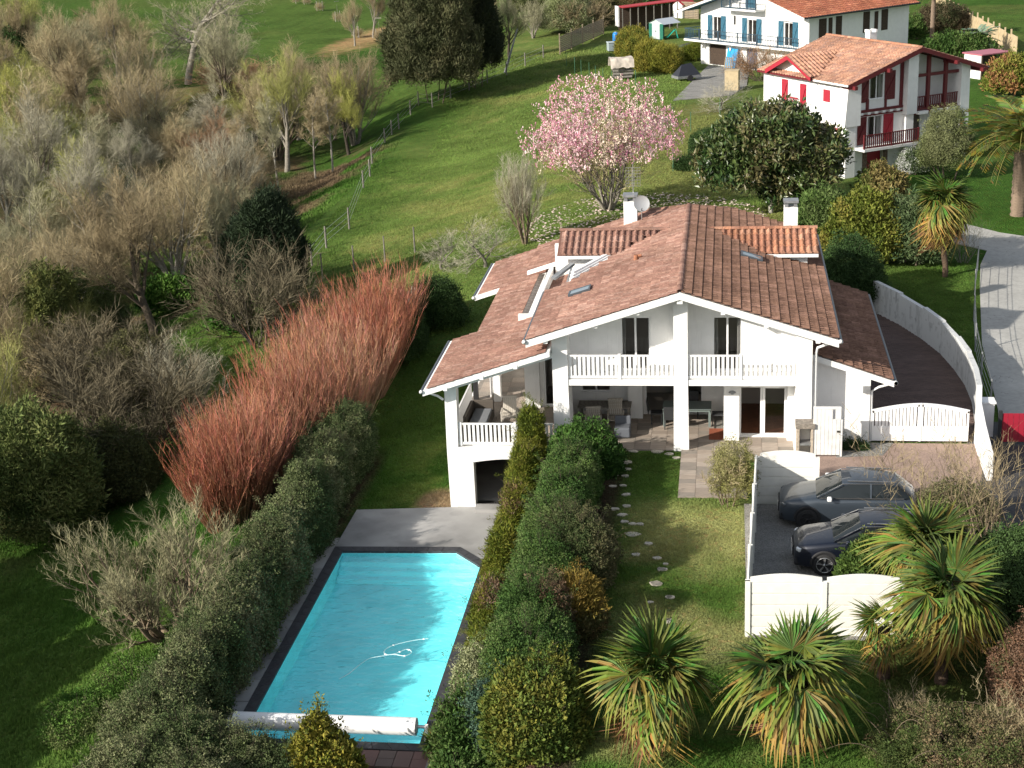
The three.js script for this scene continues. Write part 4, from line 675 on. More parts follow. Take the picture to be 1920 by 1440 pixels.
  const pl = thing('pallet', 'pale wooden pallet standing beside the bright blue panel', 'pallet', [1.8, 0, -102.12], -0.8); for (let k = 0; k < 5; k++) part('slat', new GB().bar(V(-0.5 + k * 0.25, 0, 0.1), V(-0.5 + k * 0.25, 1.2, -0.1), 0.13, 0.03), M.wood, pl); part('bearer', new GB().bar(V(-0.6, 0.3, 0.01), V(0.6, 0.3, 0.01), 0.08, 0.08), M.wood, pl);
  const cb = thing('plywood_crate', 'tall pale plywood crate at the edge of the gravel yard', 'crate', [2.13, 0, -88.77], -0.15); const ply = mat([0.5, 0.4, 0.25], { map: noiseMap(0.8, 1, 6, 1, 341) });
  part('side', new GB().box(-0.62, 0, -0.55, 0.62, 1.75, -0.5).box(-0.62, 0, 0.5, 0.62, 1.75, 0.55), ply, cb); part('side', new GB().box(-0.62, 0, -0.499, -0.57, 1.75, 0.499).box(0.57, 0, -0.499, 0.62, 1.75, 0.499), ply, cb); part('lid', new GB().box(-0.64, 1.752, -0.57, 0.64, 1.8, 0.57), ply, cb);
  const tb = thing('covered_trailer', 'low trailer under a black pointed cover beside the clipped hedge', 'trailer', [-2.23, 0, -95.52], 0.5); const blk = mat([0.02, 0.022, 0.03], { roughness: 0.5 });
  part('cover', new GB().quad(V(-1.2, 0.5, 0.7), V(1.2, 0.5, 0.7), V(0.5, 1.6, 0), V(-0.5, 1.5, 0)).quad(V(1.2, 0.5, -0.7), V(-1.2, 0.5, -0.7), V(-0.5, 1.5, 0), V(0.5, 1.6, 0)).tri(V(1.2, 0.5, 0.7), V(1.2, 0.5, -0.7), V(0.5, 1.6, 0)).tri(V(-1.2, 0.5, -0.7), V(-1.2, 0.5, 0.7), V(-0.5, 1.5, 0)), blk, tb); part('bed', new GB().box(-1.25, 0.25, -0.72, 1.25, 0.5, 0.72), M.zinc, tb);
  for (const z of [-0.8, 0.8]) part('wheel', new THREE.CylinderGeometry(0.28, 0.28, 0.16, 18).rotateX(Math.PI / 2).translate(0, 0.28, z), M.dark, tb);
  struct('gravel_yard', sheetGeo([[-3.1, -83.36], [-1.56, -95.41], [-0.26, -105.62], [3.85, -101.74], [3.47, -91.17], [2.08, -85.63]], 0.0), M.gravel);
  struct('asphalt_drive', sheetGeo([[-5.14, -119.51], [-2.2, -125.58], [-0.6, -119.45], [-0.51, -112.28], [-3.66, -113.79]], 0.004), M.asphalt);
  // pergola and garden behind
  const pg = thing('pergola', 'grey metal pergola with flat white awning behind the red timbered house', 'pergola', [19.33, 0, -125.51], 0.75);
  for (const x of [-2, 2]) for (const z of [-1.3, 1.3]) part('post', new GB().box(x - 0.05, 0, z - 0.05, x + 0.05, 2.4, z + 0.05), M.zinc, pg); for (let k = 0; k < 7; k++) part('rafter', new GB().box(-2.1 + k * 0.7, 2.4, -1.5, -2.02 + k * 0.7, 2.52, 1.5), M.zinc, pg); part('awning', new GB().box(0.2, 2.53, -1.4, 2.1, 2.57, 1.4), M.pvc, pg);
  const tt = thing('patio_table', 'round grey patio table below the pergola', 'table', [20.76, 0, -129.26]); part('tabletop', new GB().cyl(0, 0.72, 0, 0.85, 0.05, 24), M.mottledWhite, tt); part('foot', new GB().cyl(0, 0, 0, 0.08, 0.719, 10), M.zinc, tt);
  const pb = thing('pale_board_fence', 'long tall pale board fence stepping down along the bank at top right', 'fence'); const bm = mat([0.56, 0.44, 0.27], { map: noiseMap(0.75, 1, 8, 1.4, 351) });
  const F0 = [27.39, -145.72], F1 = [29.85, -103.71], nb = 16;
  for (let k = 0; k < nb; k++) { const x0 = lerp(F0[0], F1[0], k / nb), z0 = lerp(F0[1], F1[1], k / nb), x1 = lerp(F0[0], F1[0], (k + 1) / nb), z1 = lerp(F0[1], F1[1], (k + 1) / nb), hh = 2.4 + 0.12 * (k % 2); part('fence_panel', new GB().bar(V(x0, hh / 2 - 0.3, z0), V(x1, hh / 2 - 0.3, z1), 0.06, hh), bm, pb); part('post', new GB().box(x0 - 0.07, -0.4, z0 - 0.07, x0 + 0.07, hh + 0.15, z0 + 0.07), bm, pb); }
  const pk = thing('pink_awning_shed', 'dark garden shed with flat pink roof right of the red timbered house', 'shed', [25.4, 0, -93.54], 0.6);
  part('roof', new GB().box(-1.8, 2.1, -1.3, 1.8, 2.2, 1.3), mat([0.4, 0.12, 0.16], { roughness: 0.5 }), pk); part('wall', new GB().box(-1.7, -0.2, -1.2, 1.7, 2.099, -1.1), M.woodDark, pk); part('wall', new GB().box(-1.7, -0.2, -1.09, -1.6, 2.099, 1.1), M.mottledWhite, pk); for (const x of [-1.6, 1.6]) part('post', new GB().box(x - 0.06, -0.2, 1.1, x + 0.06, 2.099, 1.2), M.woodDark, pk);
  // slatted dark fence at the head of the meadow and leaning poles
  const sf = thing('brown_mesh_fence', 'low brown slatted fence panel leaning at the head of the meadow', 'fence', [0, 0, 0]); { const A = [-16.84, -118.22], B = [-13.27, -135.65]; const a2 = V(A[0], 0, A[1]), b2 = V(B[0], 0, B[1]); for (let k = 0; k < 9; k++) part('slat', new GB().bar(a2.clone().setY(0.15 + k * 0.2), b2.clone().setY(0.15 + k * 0.2), 0.04, 0.15), M.wood, sf); for (const t of [0, 0.25, 0.5, 0.75, 1]) { const q = a2.clone().lerp(b2, t); part('post', new GB().box(q.x - 0.06, -0.1, q.z + 0.03, q.x + 0.06, 2.2, q.z + 0.15), M.wood, sf); } }
  const bf = thing('brown_slat_fence', 'brown slatted fence between the red-roofed hut and the blue shuttered house', 'fence', [0, 0, 0]); { const a2 = V(-4.6, 0, -148.49), b2 = V(-1.96, 0, -146.53); for (let k = 0; k < 10; k++) part('slat', new GB().bar(a2.clone().setY(0.3 + k * 0.22), b2.clone().setY(0.3 + k * 0.22), 0.04, 0.18), M.wood, bf); }
  const up = thing('utility_pole', 'leaning grey utility pole at the upper meadow edge', 'pole', [-22.06, -0.94, -110.43], 0); part('pole', new GB().tube([V(0, 0, 0), V(1.6, 4.6, 0)], [0.1, 0.08], 8), M.zinc, up); part('stay', new GB().tube([V(0.2, 0, 0.3), V(1.3, 3.6, 0.05)], [0.03, 0.03], 5), M.zinc, up);
  const wb = thing('far_white_house', 'pale house front glimpsed between trees at the top edge', 'house', [-15.55, 0, -166.54], 0.3); part('wall', new GB().box(-1.5, 0, -3, 1.5, 5, 0), M.mottledWhite, wb); part('window', new GB().box(-0.4, 2.4, 0.005, 0.4, 3.8, 0.04), M.dark, wb); part('roof', new GB().bar(V(-1.8, 5.1, -1.5), V(1.8, 5.1, -1.5), 3.6, 0.2), mat([0.3, 0.13, 0.09]), wb);
}
// ---------------------------------------------------------------- meadow fence: single posts with wires
{
  const main = [[-25, -39.53], [-25.25, -44.32], [-24.99, -49.93], [-26.98, -63.23], [-27.51, -67.93], [-28.92, -74.97], [-30.11, -85.76], [-30.16, -89.18], [-29.89, -91.27], [-29.71, -96.38], [-29.52, -99.74], [-27.7, -97.7], [-26.36, -100.83], [-24.84, -103.5], [-23.33, -106.31], [-21.66, -109.12], [-20.11, -112.93], [-18.56, -116.91]];
  const post = thing('fence_post', '', 'fence post', [0, 0, 0], 0, 'grey posts of the wire fence along the meadow'); post.userData.label = 'weathered wooden post of the wire fence along the meadow edge';
  part('stake', new GB().tube([V(0, -0.3, 0), V(0, 1.45, 0)], [0.075, 0.065], 7), M.woodGrey, post);
  main.forEach(([x, z], k) => { if (k) copyOf(post, null, [x, H(x, z), z], k, 1); else post.position.set(x, H(x, z), z); });
  const wire = new GB(); for (let k = 0; k + 1 < main.length; k++) for (const y of [0.4, 0.8, 1.2]) { const [x0, z0] = main[k], [x1, z1] = main[k + 1]; wire.tube([V(x0, H(x0, z0) + y, z0), V(x1, H(x1, z1) + y, z1)], [0.012, 0.012], 3, false); }
  single('fence_wire', wire, M.metal, 'thin wires strung along the meadow fence posts', 'wire');
  const front = [[-23.36, -35.91], [-21.53, -36.83], [-19.74, -37.85], [-17.92, -38.51], [-24.87, -36.4]];
  front.forEach(([x, z], k) => copyOf(post, 'thin pale stake of the fence above the red stemmed willows', [x, H(x, z), z], k, [0.7, 1.1, 0.7], 'thin stakes above the red stemmed willows'));
  const row2 = [[-15.23, -109.29], [-13.74, -103.04], [-12.9, -100.99], [-11.88, -98.6], [-11.06, -96.31], [-10.16, -94.07], [-9.2, -92.21], [-6.96, -92.86], [-2.67, -70.51], [-1.19, -67.91], [1.08, -74.39], [2.25, -69.93], [-2.06, -52.26]];
  const gp = thing('thin_stake', 'thin green stake of the netting between the meadow and the yard', 'stake', [row2[0][0], 0, row2[0][1]], 0, 'green stakes of the netting below the yard'); part('stake', new GB().tube([V(0, -0.2, 0), V(0, 1.5, 0)], [0.03, 0.03], 5), mat([0.05, 0.14, 0.08]), gp);
  row2.slice(1).forEach(([x, z]) => copyOf(gp, null, [x, 0, z]));
  const lanePost = thing('lane_mesh_fence', 'thin grey mesh fence along the grass strip beside the lane', 'fence'); { const A = [[12.0, -4.6], [12.15, -8], [12.5, -12], [13.1, -16.5], [13.8, -21], [14.6, -25.5]]; A.forEach(([x, z]) => part('post', new GB().tube([V(x, -0.1, z), V(x, 1.25, z)], [0.035, 0.035], 6), M.zinc, lanePost)); const g = new GB(); for (let k = 0; k + 1 < A.length; k++) for (const y of [0.15, 0.45, 0.75, 1.05, 1.2]) g.tube([V(A[k][0], y, A[k][1]), V(A[k + 1][0], y, A[k + 1][1])], [0.012, 0.012], 3, false); part('mesh_wire', g, M.zinc, lanePost); }
}

// ---------------------------------------------------------------- gate, walls and concrete fence
{
  const g = thing('driveway_gate', 'white double driveway gate with curved top and vertical slots', 'gate', [0, 0, -1.0]);
  const top = (t) => 1.27 + 0.26 * Math.sin(t * Math.PI);
  for (const [a, b] of [[7.1, 8.83], [8.89, 10.62]]) {
    const leaf = new THREE.Group(); leaf.name = 'gate_leaf'; g.add(leaf);
    const T = (x) => (x - 7.1) / 3.52, n = 12;
    part('lower_panel', new GB().box(a, 0.05, -0.03, b, 0.62, 0.03), M.pvc, leaf);
    part('stile', new GB().box(a, 0.62, -0.035, a + 0.07, top(T(a)) - 0.02, 0.035).box(b - 0.07, 0.62, -0.035, b, top(T(b)) - 0.02, 0.035), M.pvc, leaf);
    const rail = new GB(); for (let k = 0; k < 10; k++) { const p = lerp(a, b, k / 10), q = lerp(a, b, (k + 1) / 10); rail.bar(V(p, top(T(p)) - 0.05, 0), V(q, top(T(q)) - 0.05, 0), 0.07, 0.13); } part('top_rail', rail, M.pvc, leaf);
    for (let k = 0; k < n; k++) { const x = lerp(a + 0.1, b - 0.1, (k + 0.5) / n); part('slat', new GB().box(x - 0.05, 0.62, -0.015, x + 0.05, top(T(x)) - 0.09, 0.015), M.pvc, leaf); }
  }
  part('meeting_post', new GB().box(8.815, 0.04, 0.005, 8.905, 1.56, 0.05), M.pvc, g);
}
{
  const w = thing('curved_wall', 'pale grey stepped garden wall curving round the brown driveway', 'wall');
  const pts = [[10.85, 2.6, 0.95], [10.9, 0.4, 1.25], [10.95, -1.0, 1.55], [11.3, -3.2, 1.5], [11.5, -5.4, 1.42], [11.52, -7.4, 1.42], [11.36, -9.4, 1.42], [11.05, -11.6, 1.42], [10.5, -13.7, 1.42], [9.7, -16, 1.42], [8.7, -18.2, 1.42]];
  const m = mat([0.56, 0.57, 0.57], { roughness: 0.95, map: tex(512, (u, v) => { const s = ss(0.6, 0.75, fbm(u * 14, v * 5, 601, 4, 0)); const b = ss(0.66, 0.78, fbm(u * 20 + 5, v * 20, 603, 4)); return grey(1 - 0.22 * s - 0.22 * b); }, 4) });
  for (let k = 0; k + 1 < pts.length; k++) { const [x0, z0, h0] = pts[k], [x1, z1, h1] = pts[k + 1], d = V(x1 - x0, 0, z1 - z0), n = V(-d.z, 0, d.x).normalize().multiplyScalar(0.1); const g = new GB(), P = (x, z, y, s) => V(x + n.x * s, y, z + n.z * s), st = k > 3 ? (k % 2) * 0.07 : 0;
    g.quad(P(x0, z0, -0.2, 1), P(x1, z1, -0.2, 1), P(x1, z1, h1 + st, 1), P(x0, z0, h0 + st, 1)).quad(P(x1, z1, -0.2, -1), P(x0, z0, -0.2, -1), P(x0, z0, h0 + st, -1), P(x1, z1, h1 + st, -1)).quad(P(x0, z0, h0 + st, 1), P(x1, z1, h1 + st, 1), P(x1, z1, h1 + st, -1), P(x0, z0, h0 + st, -1)).quad(P(x0, z0, -0.2, 1), P(x0, z0, h0 + st, 1), P(x0, z0, h0 + st, -1), P(x0, z0, -0.2, -1)).quad(P(x1, z1, -0.2, -1), P(x1, z1, h1 + st, -1), P(x1, z1, h1 + st, 1), P(x1, z1, -0.2, 1));
    part('wall_section', g, k < 3 ? M.wall : m, w); }
  const p = thing('gate_pillar', 'short white masonry pillar beside the red panel at the lane', 'pillar', [11.35, 0, -1.9]);
  part('shaft', new GB().box(-0.28, -0.1, -0.25, 0.28, 1.3, 0.25), M.wall, p); part('cap', new GB().box(-0.33, 1.3, -0.3, 0.33, 1.37, 0.3), M.white, p);
  const rd = thing('red_gate', 'dark red metal gate panel across the lane at the right edge', 'gate', [11.8, 0, -0.9]);
  const red = mat([0.3, 0.012, 0.03], { roughness: 0.5 });
  for (let k = 0; k < 14; k++) part('gate_board', new GB().box(k * 0.2 + 0.004, 0.08, -0.02, k * 0.2 + 0.194, 1.2, 0.02 - (k % 2) * 0.006), red, rd);
  part('rail', new GB().box(0, 0.22, -0.06, 2.8, 0.3, -0.021).box(0, 1.0, -0.06, 2.8, 1.08, -0.021), red, rd); part('post', new GB().box(-0.14, -0.1, -0.06, -0.01, 1.3, 0.06), M.dark, rd);
}
// moulded concrete fence panels round the parking space
function concreteFence(label, a, b, bays, arched, base = -0.1, h = 1.66, arch = 0.27) {
  const f = thing('concrete_fence', label, 'fence'), d = V(b[0] - a[0], 0, b[1] - a[1]), L = d.length(), W = L / bays, turn = -Math.atan2(d.z, d.x);
  f.position.set(a[0], 0, a[1]); f.rotation.y = turn;
  for (let k = 0; k <= bays; k++) part('post', new GB().box(k * W - 0.07, base, -0.07, k * W + 0.07, h + 0.03, 0.07), M.fenceCream, f);
  for (let k = 0; k < bays; k++) {
    const x0 = k * W + 0.071, x1 = (k + 1) * W - 0.071, rows = 5, rh = (h - base) / rows;
    for (let j = 0; j < rows; j++) part('panel', new GB().box(x0, base + j * rh + 0.006, -0.025, x1, base + (j + 1) * rh - 0.006, 0.025).box(x0 + 0.03, base + j * rh + 0.03, -0.032, x1 - 0.03, base + (j + 1) * rh - 0.03, 0.032), M.fenceCream, f);
    if (arched) { const P = [[x0, h]]; for (let q = 0; q <= 12; q++) P.push([lerp(x0, x1, q / 12), h + 0.16 + (arch - 0.16) * Math.sin(q / 12 * Math.PI)]); P.push([x1, h]); const g = wallGeo(P, [], 0.025, 0.05); part('arched_panel', g, M.fenceCream, f); }
  }
  return f;
}
concreteFence('cream concrete fence with arched top behind the parked cars', [2.76, 4.78], [4.76, 4.78], 1, true);
concreteFence('cream concrete fence with arched panels in front of the parked cars', [2.3, 14.19], [6.6, 14.05], 2, true);
concreteFence('narrow cream concrete fence along the lawn side of the parked cars', [2.3, 14.12], [2.7, 4.84], 4, true);
{
  const g = thing('wooden_gate', 'pale grey board side gate with dark lock between the terrace and driveway', 'gate', [4.84, 0, 0.5]);
  for (let k = 0; k < 7; k++) part('board', new GB().box(k * 0.14 + 0.004, 0.05, -0.02, k * 0.14 + 0.134, k > 4 ? 1.45 : 1.85, 0.012 - (k % 2) * 0.006), M.mottledWhite, g);
  part('frame', new GB().box(0, 1.852, -0.05, 1.0, 1.94, 0.03).box(0.8, 1.452, -0.05, 1.0, 1.85, 0.03).box(0.99, 0, -0.05, 1.06, 1.45, 0.03), M.mottledWhite, g); part('lock', new GB().box(0.86, 0.95, 0.014, 0.98, 1.02, 0.05), M.dark, g);
  const b = thing('barbecue', 'small built-in stone barbecue beside the house corner pillar', 'barbecue', [4.55, 0, 0.35]);
  part('side', new GB().box(-0.3, 0, -0.3, -0.2, 1.1, 0.2).box(0.22, 0, -0.3, 0.3, 1.1, 0.2), mat([0.5, 0.42, 0.34], { map: noiseMap(0.6, 1, 8, 0.6, 67) }), b);
  part('back', new GB().box(-0.2, 0, -0.3, 0.22, 1.1, -0.24), M.mottledWhite, b); part('hearth', new GB().box(-0.2, 0.42, -0.24, 0.22, 0.5, 0.18), M.zinc, b); part('top', new GB().box(-0.34, 1.102, -0.34, 0.36, 1.28, 0.24), mat([0.3, 0.26, 0.22], { map: noiseMap(0.5, 1, 8, 0.5, 68) }), b);
}
// ---------------------------------------------------------------- terrace furniture
{
  const teak = mat([0.46, 0.42, 0.36], { map: noiseMap(0.7, 1, 10, 0.6, 97) }), greyT = mat([0.16, 0.2, 0.19], { roughness: 0.5 }), black = mat([0.03, 0.032, 0.035], { roughness: 0.6 });
  function slatChair(label, at, turn, m, group) {
    const c = thing('garden_chair', label, 'chair', at, turn, group);
    for (let k = 0; k < 7; k++) part('seat_slat', new GB().box(-0.27 + k * 0.078, 0.42, -0.24, -0.2 + k * 0.078, 0.45, 0.26), m, c);
    for (let k = 0; k < 7; k++) part('back_slat', new GB().bar(V(-0.235 + k * 0.078, 0.47, -0.26), V(-0.235 + k * 0.078, 1.05, -0.44), 0.066, 0.022), m, c);
    part('back_rail', new GB().bar(V(-0.3, 1.08, -0.45), V(0.3, 1.08, -0.45), 0.05, 0.07), m, c);
    for (const s of [-1, 1]) { part('armrest', new GB().box(s * 0.3 - 0.035, 0.64, -0.3, s * 0.3 + 0.035, 0.67, 0.28), m, c); part('leg', new GB().box(s * 0.3 - 0.025, 0, 0.2, s * 0.3 + 0.025, 0.638, 0.25), m, c); part('leg', new GB().bar(V(s * 0.3, 0, -0.34), V(s * 0.3, 0.64, -0.3), 0.045, 0.045), m, c); }
    return c;
  }
  const a = slatChair('pale slatted garden armchair, left of the two facing the table behind the round bush', [-3.5, 0, -2.1], Math.PI + 0.12, teak);
  copyOf(a, 'pale slatted garden armchair, right of the two facing the table under the left balcony', [-2.62, 0, -2.15], Math.PI - 0.08);
  const cover = thing('covered_chair', 'low chair with dark grey seat cover in front of the right slatted armchair', 'chair', [-2.3, 0, -1.35]);
  part('seat', new RoundedBoxGeometry(0.62, 0.4, 0.62, 3, 0.06).translate(0, 0.24, 0), mat([0.11, 0.12, 0.14], { roughness: 0.95 }), cover); part('backrest', new RoundedBoxGeometry(0.62, 0.4, 0.1, 3, 0.04).translate(0, 0.55, -0.3), mat([0.11, 0.12, 0.14], { roughness: 0.95 }), cover);
  const t = thing('long_table', 'weathered brown wooden table under the left balcony', 'table', [-3.1, 0, -2.95]);
  for (let k = 0; k < 6; k++) part('table_board', new GB().box(-1.05, 0.7, -0.42 + k * 0.14, 1.05, 0.735, -0.288 + k * 0.14), M.woodGrey, t);
  for (const x of [-0.95, 0.95]) for (const z of [-0.35, 0.35]) part('leg', new GB().box(x - 0.04, 0, z - 0.04, x + 0.04, 0.699, z + 0.04), M.woodGrey, t);
  const d = thing('dining_table', 'grey green garden dining table behind the central pillar', 'table', [0.15, 0, -2.85]);
  part('tabletop', new RoundedBoxGeometry(1.9, 0.05, 0.95, 1, 0.01).translate(0, 0.73, 0), greyT, d);
  part('apron', new GB().box(-0.9, 0.62, -0.42, 0.9, 0.704, 0.42), greyT, d);
  for (const x of [-0.88, 0.88]) for (const z of [-0.4, 0.4]) part('leg', new GB().box(x - 0.045, 0, z - 0.045, x + 0.045, 0.619, z + 0.045), greyT, d);
  function diningChair(label, x, z, turn) {
    const c = thing('dining_chair', label, 'chair', [x, 0, z], turn);
    part('seat', new RoundedBoxGeometry(0.46, 0.06, 0.46, 2, 0.02).translate(0, 0.44, 0), black, c);
    const b = part('backrest', new RoundedBoxGeometry(0.46, 0.56, 0.04, 2, 0.015).translate(0, 0.75, -0.26), black, c); b.rotation.x = -0.12;
    for (const sx of [-1, 1]) for (const sz of [-1, 1]) part('leg', new GB().box(sx * 0.2 - 0.02, 0, sz * 0.2 - 0.02, sx * 0.2 + 0.02, 0.41, sz * 0.2 + 0.02), black, c);
    return c;
  }
  const dc = diningChair('dark dining chair at the right end of the grey green table', 1.35, -2.75, -Math.PI / 2);
  copyOf(dc, 'dark dining chair at the left end of the grey green table', [-1.05, 0, -2.85], Math.PI / 2);
  copyOf(dc, 'dark dining chair behind the grey green table near the black glass door', [0.35, 0, -3.45], 0);
  copyOf(dc, 'dark dining chair pushed under the front of the grey green table', [-0.5, 0, -2.3], Math.PI);
  single('door_mat', new GB().box(1.02, 0.004, -2.2, 1.56, 0.022, -1.05), mat([0.3, 0.08, 0.035], { map: noiseMap(0.7, 1, 20, 0.6, 69), roughness: 1 }), 'reddish brown mat on the terrace slabs left of the lamp pillar', 'mat');
  const wk = mat([0.09, 0.075, 0.062], { roughness: 0.9 }), cush = mat([0.2, 0.21, 0.23], { roughness: 0.95 });
  const s = thing('corner_sofa', 'dark woven corner sofa with grey seat cushion on the porch', 'sofa', [-8.05, 0.03, -2.3]);
  part('base', new RoundedBoxGeometry(0.85, 0.3, 1.9, 2, 0.03).translate(0, 0.16, 0), wk, s); part('backrest', new RoundedBoxGeometry(0.14, 0.72, 1.9, 2, 0.04).translate(-0.44, 0.38, 0), wk, s); part('backrest', new RoundedBoxGeometry(0.85, 0.72, 0.14, 2, 0.04).translate(0.02, 0.38, -0.98), wk, s);
  part('seat_cushion', new RoundedBoxGeometry(0.7, 0.14, 1.7, 3, 0.05).translate(0.05, 0.38, 0.04), cush, s);
  const lt = thing('low_table', 'dark low table on the porch beside the woven sofa', 'table', [-6.95, 0.03, -1.3]);
  part('tabletop', new RoundedBoxGeometry(1.0, 0.06, 0.7, 2, 0.015).translate(0, 0.4, 0), wk, lt); part('base', new RoundedBoxGeometry(0.86, 0.36, 0.56, 2, 0.02).translate(0, 0.185, 0), wk, lt);
  const pc = slatChair('pale slatted chair behind the low table on the porch', [-6.85, 0.03, -2.3], 0.05, mat([0.5, 0.46, 0.4]));
  const ar = thing('wooden_armchair', 'dark wooden armchair on the porch next to the pale slatted chair', 'chair', [-6.15, 0.03, -2.2], 0.2);
  part('seat', new RoundedBoxGeometry(0.55, 0.1, 0.55, 2, 0.03).translate(0, 0.42, 0), M.woodDark, ar); part('backrest', new RoundedBoxGeometry(0.07, 0.75, 0.5, 2, 0.03).translate(0.3, 0.6, 0), M.woodDark, ar);
  for (const x of [-0.24, 0.24]) for (const z of [-0.24, 0.24]) part('leg', new GB().box(x - 0.025, 0, z - 0.025, x + 0.025, 0.375, z + 0.025), M.woodDark, ar);
}
// ---------------------------------------------------------------- pool gear
{
  const r = thing('pool_cover_roller', 'long white rolled-up slatted pool cover across the near end of the pool', 'pool cover', [0, 0, 0]);
  const cy = PY + 0.36, cz = 16.3, R = 0.25, n = 34;
  part('core', new GB().tube([V(-12.6, cy, cz), V(-7.15, cy, cz)], [R - 0.02, R - 0.02], 24), M.mottledWhite, r);
  for (let k = 0; k < n; k++) { const a = k / n * Math.PI * 2, c = Math.cos(a), s = Math.sin(a), g = new GB(); g.m = new THREE.Matrix4().makeRotationX(-a).setPosition(-12.62, cy + s * R, cz + c * R); g.cbox(2.73, 0, 0, 5.46, 0.05, 0.022); part('cover_slat', g, M.pvc, r); }
  for (const x of [-12.75, -6.85]) { part('bracket', new GB().bar(V(x, PY + 0.05, cz + 0.25), V(x, cy + 0.1, cz), 0.09, 0.16), M.white, r); part('axle', new GB().tube([V(x, cy, cz), V(x + (x < -10 ? 0.3 : -0.32), cy, cz)], [0.05, 0.05], 8), M.metal, r); }
  const h = thing('pool_hose', 'white floating pool cleaner hose lying in a loop on the water', 'hose', [0, 0, 0]);
  const Y = PY - 0.045, path = [[-7.95, 10.4], [-8.43, 10.56], [-9.08, 10.98], [-9.22, 11.31], [-9.11, 11.51], [-8.84, 11.49], [-8.46, 11.55], [-8.32, 11.3], [-8.5, 11.14], [-8.81, 11.42], [-9.18, 11.59], [-9.59, 11.79], [-9.82, 12.19], [-10.04, 12.76], [-10.27, 13.11]].map(([x, z]) => V(x, Y, z));
  const curve = new THREE.CatmullRomCurve3(path), g = new THREE.TubeGeometry(curve, 140, 0.014, 6); part('hose', g, mat([0.6, 0.8, 0.84], { roughness: 0.4 }), h);
  for (const t of [0.02, 0.13, 0.27, 0.42, 0.55, 0.62]) { const p = curve.getPoint(t); part('float', new THREE.SphereGeometry(0.03, 10, 8).scale(1.6, 0.8, 1).translate(p.x, p.y, p.z), M.pvc, h); }
}
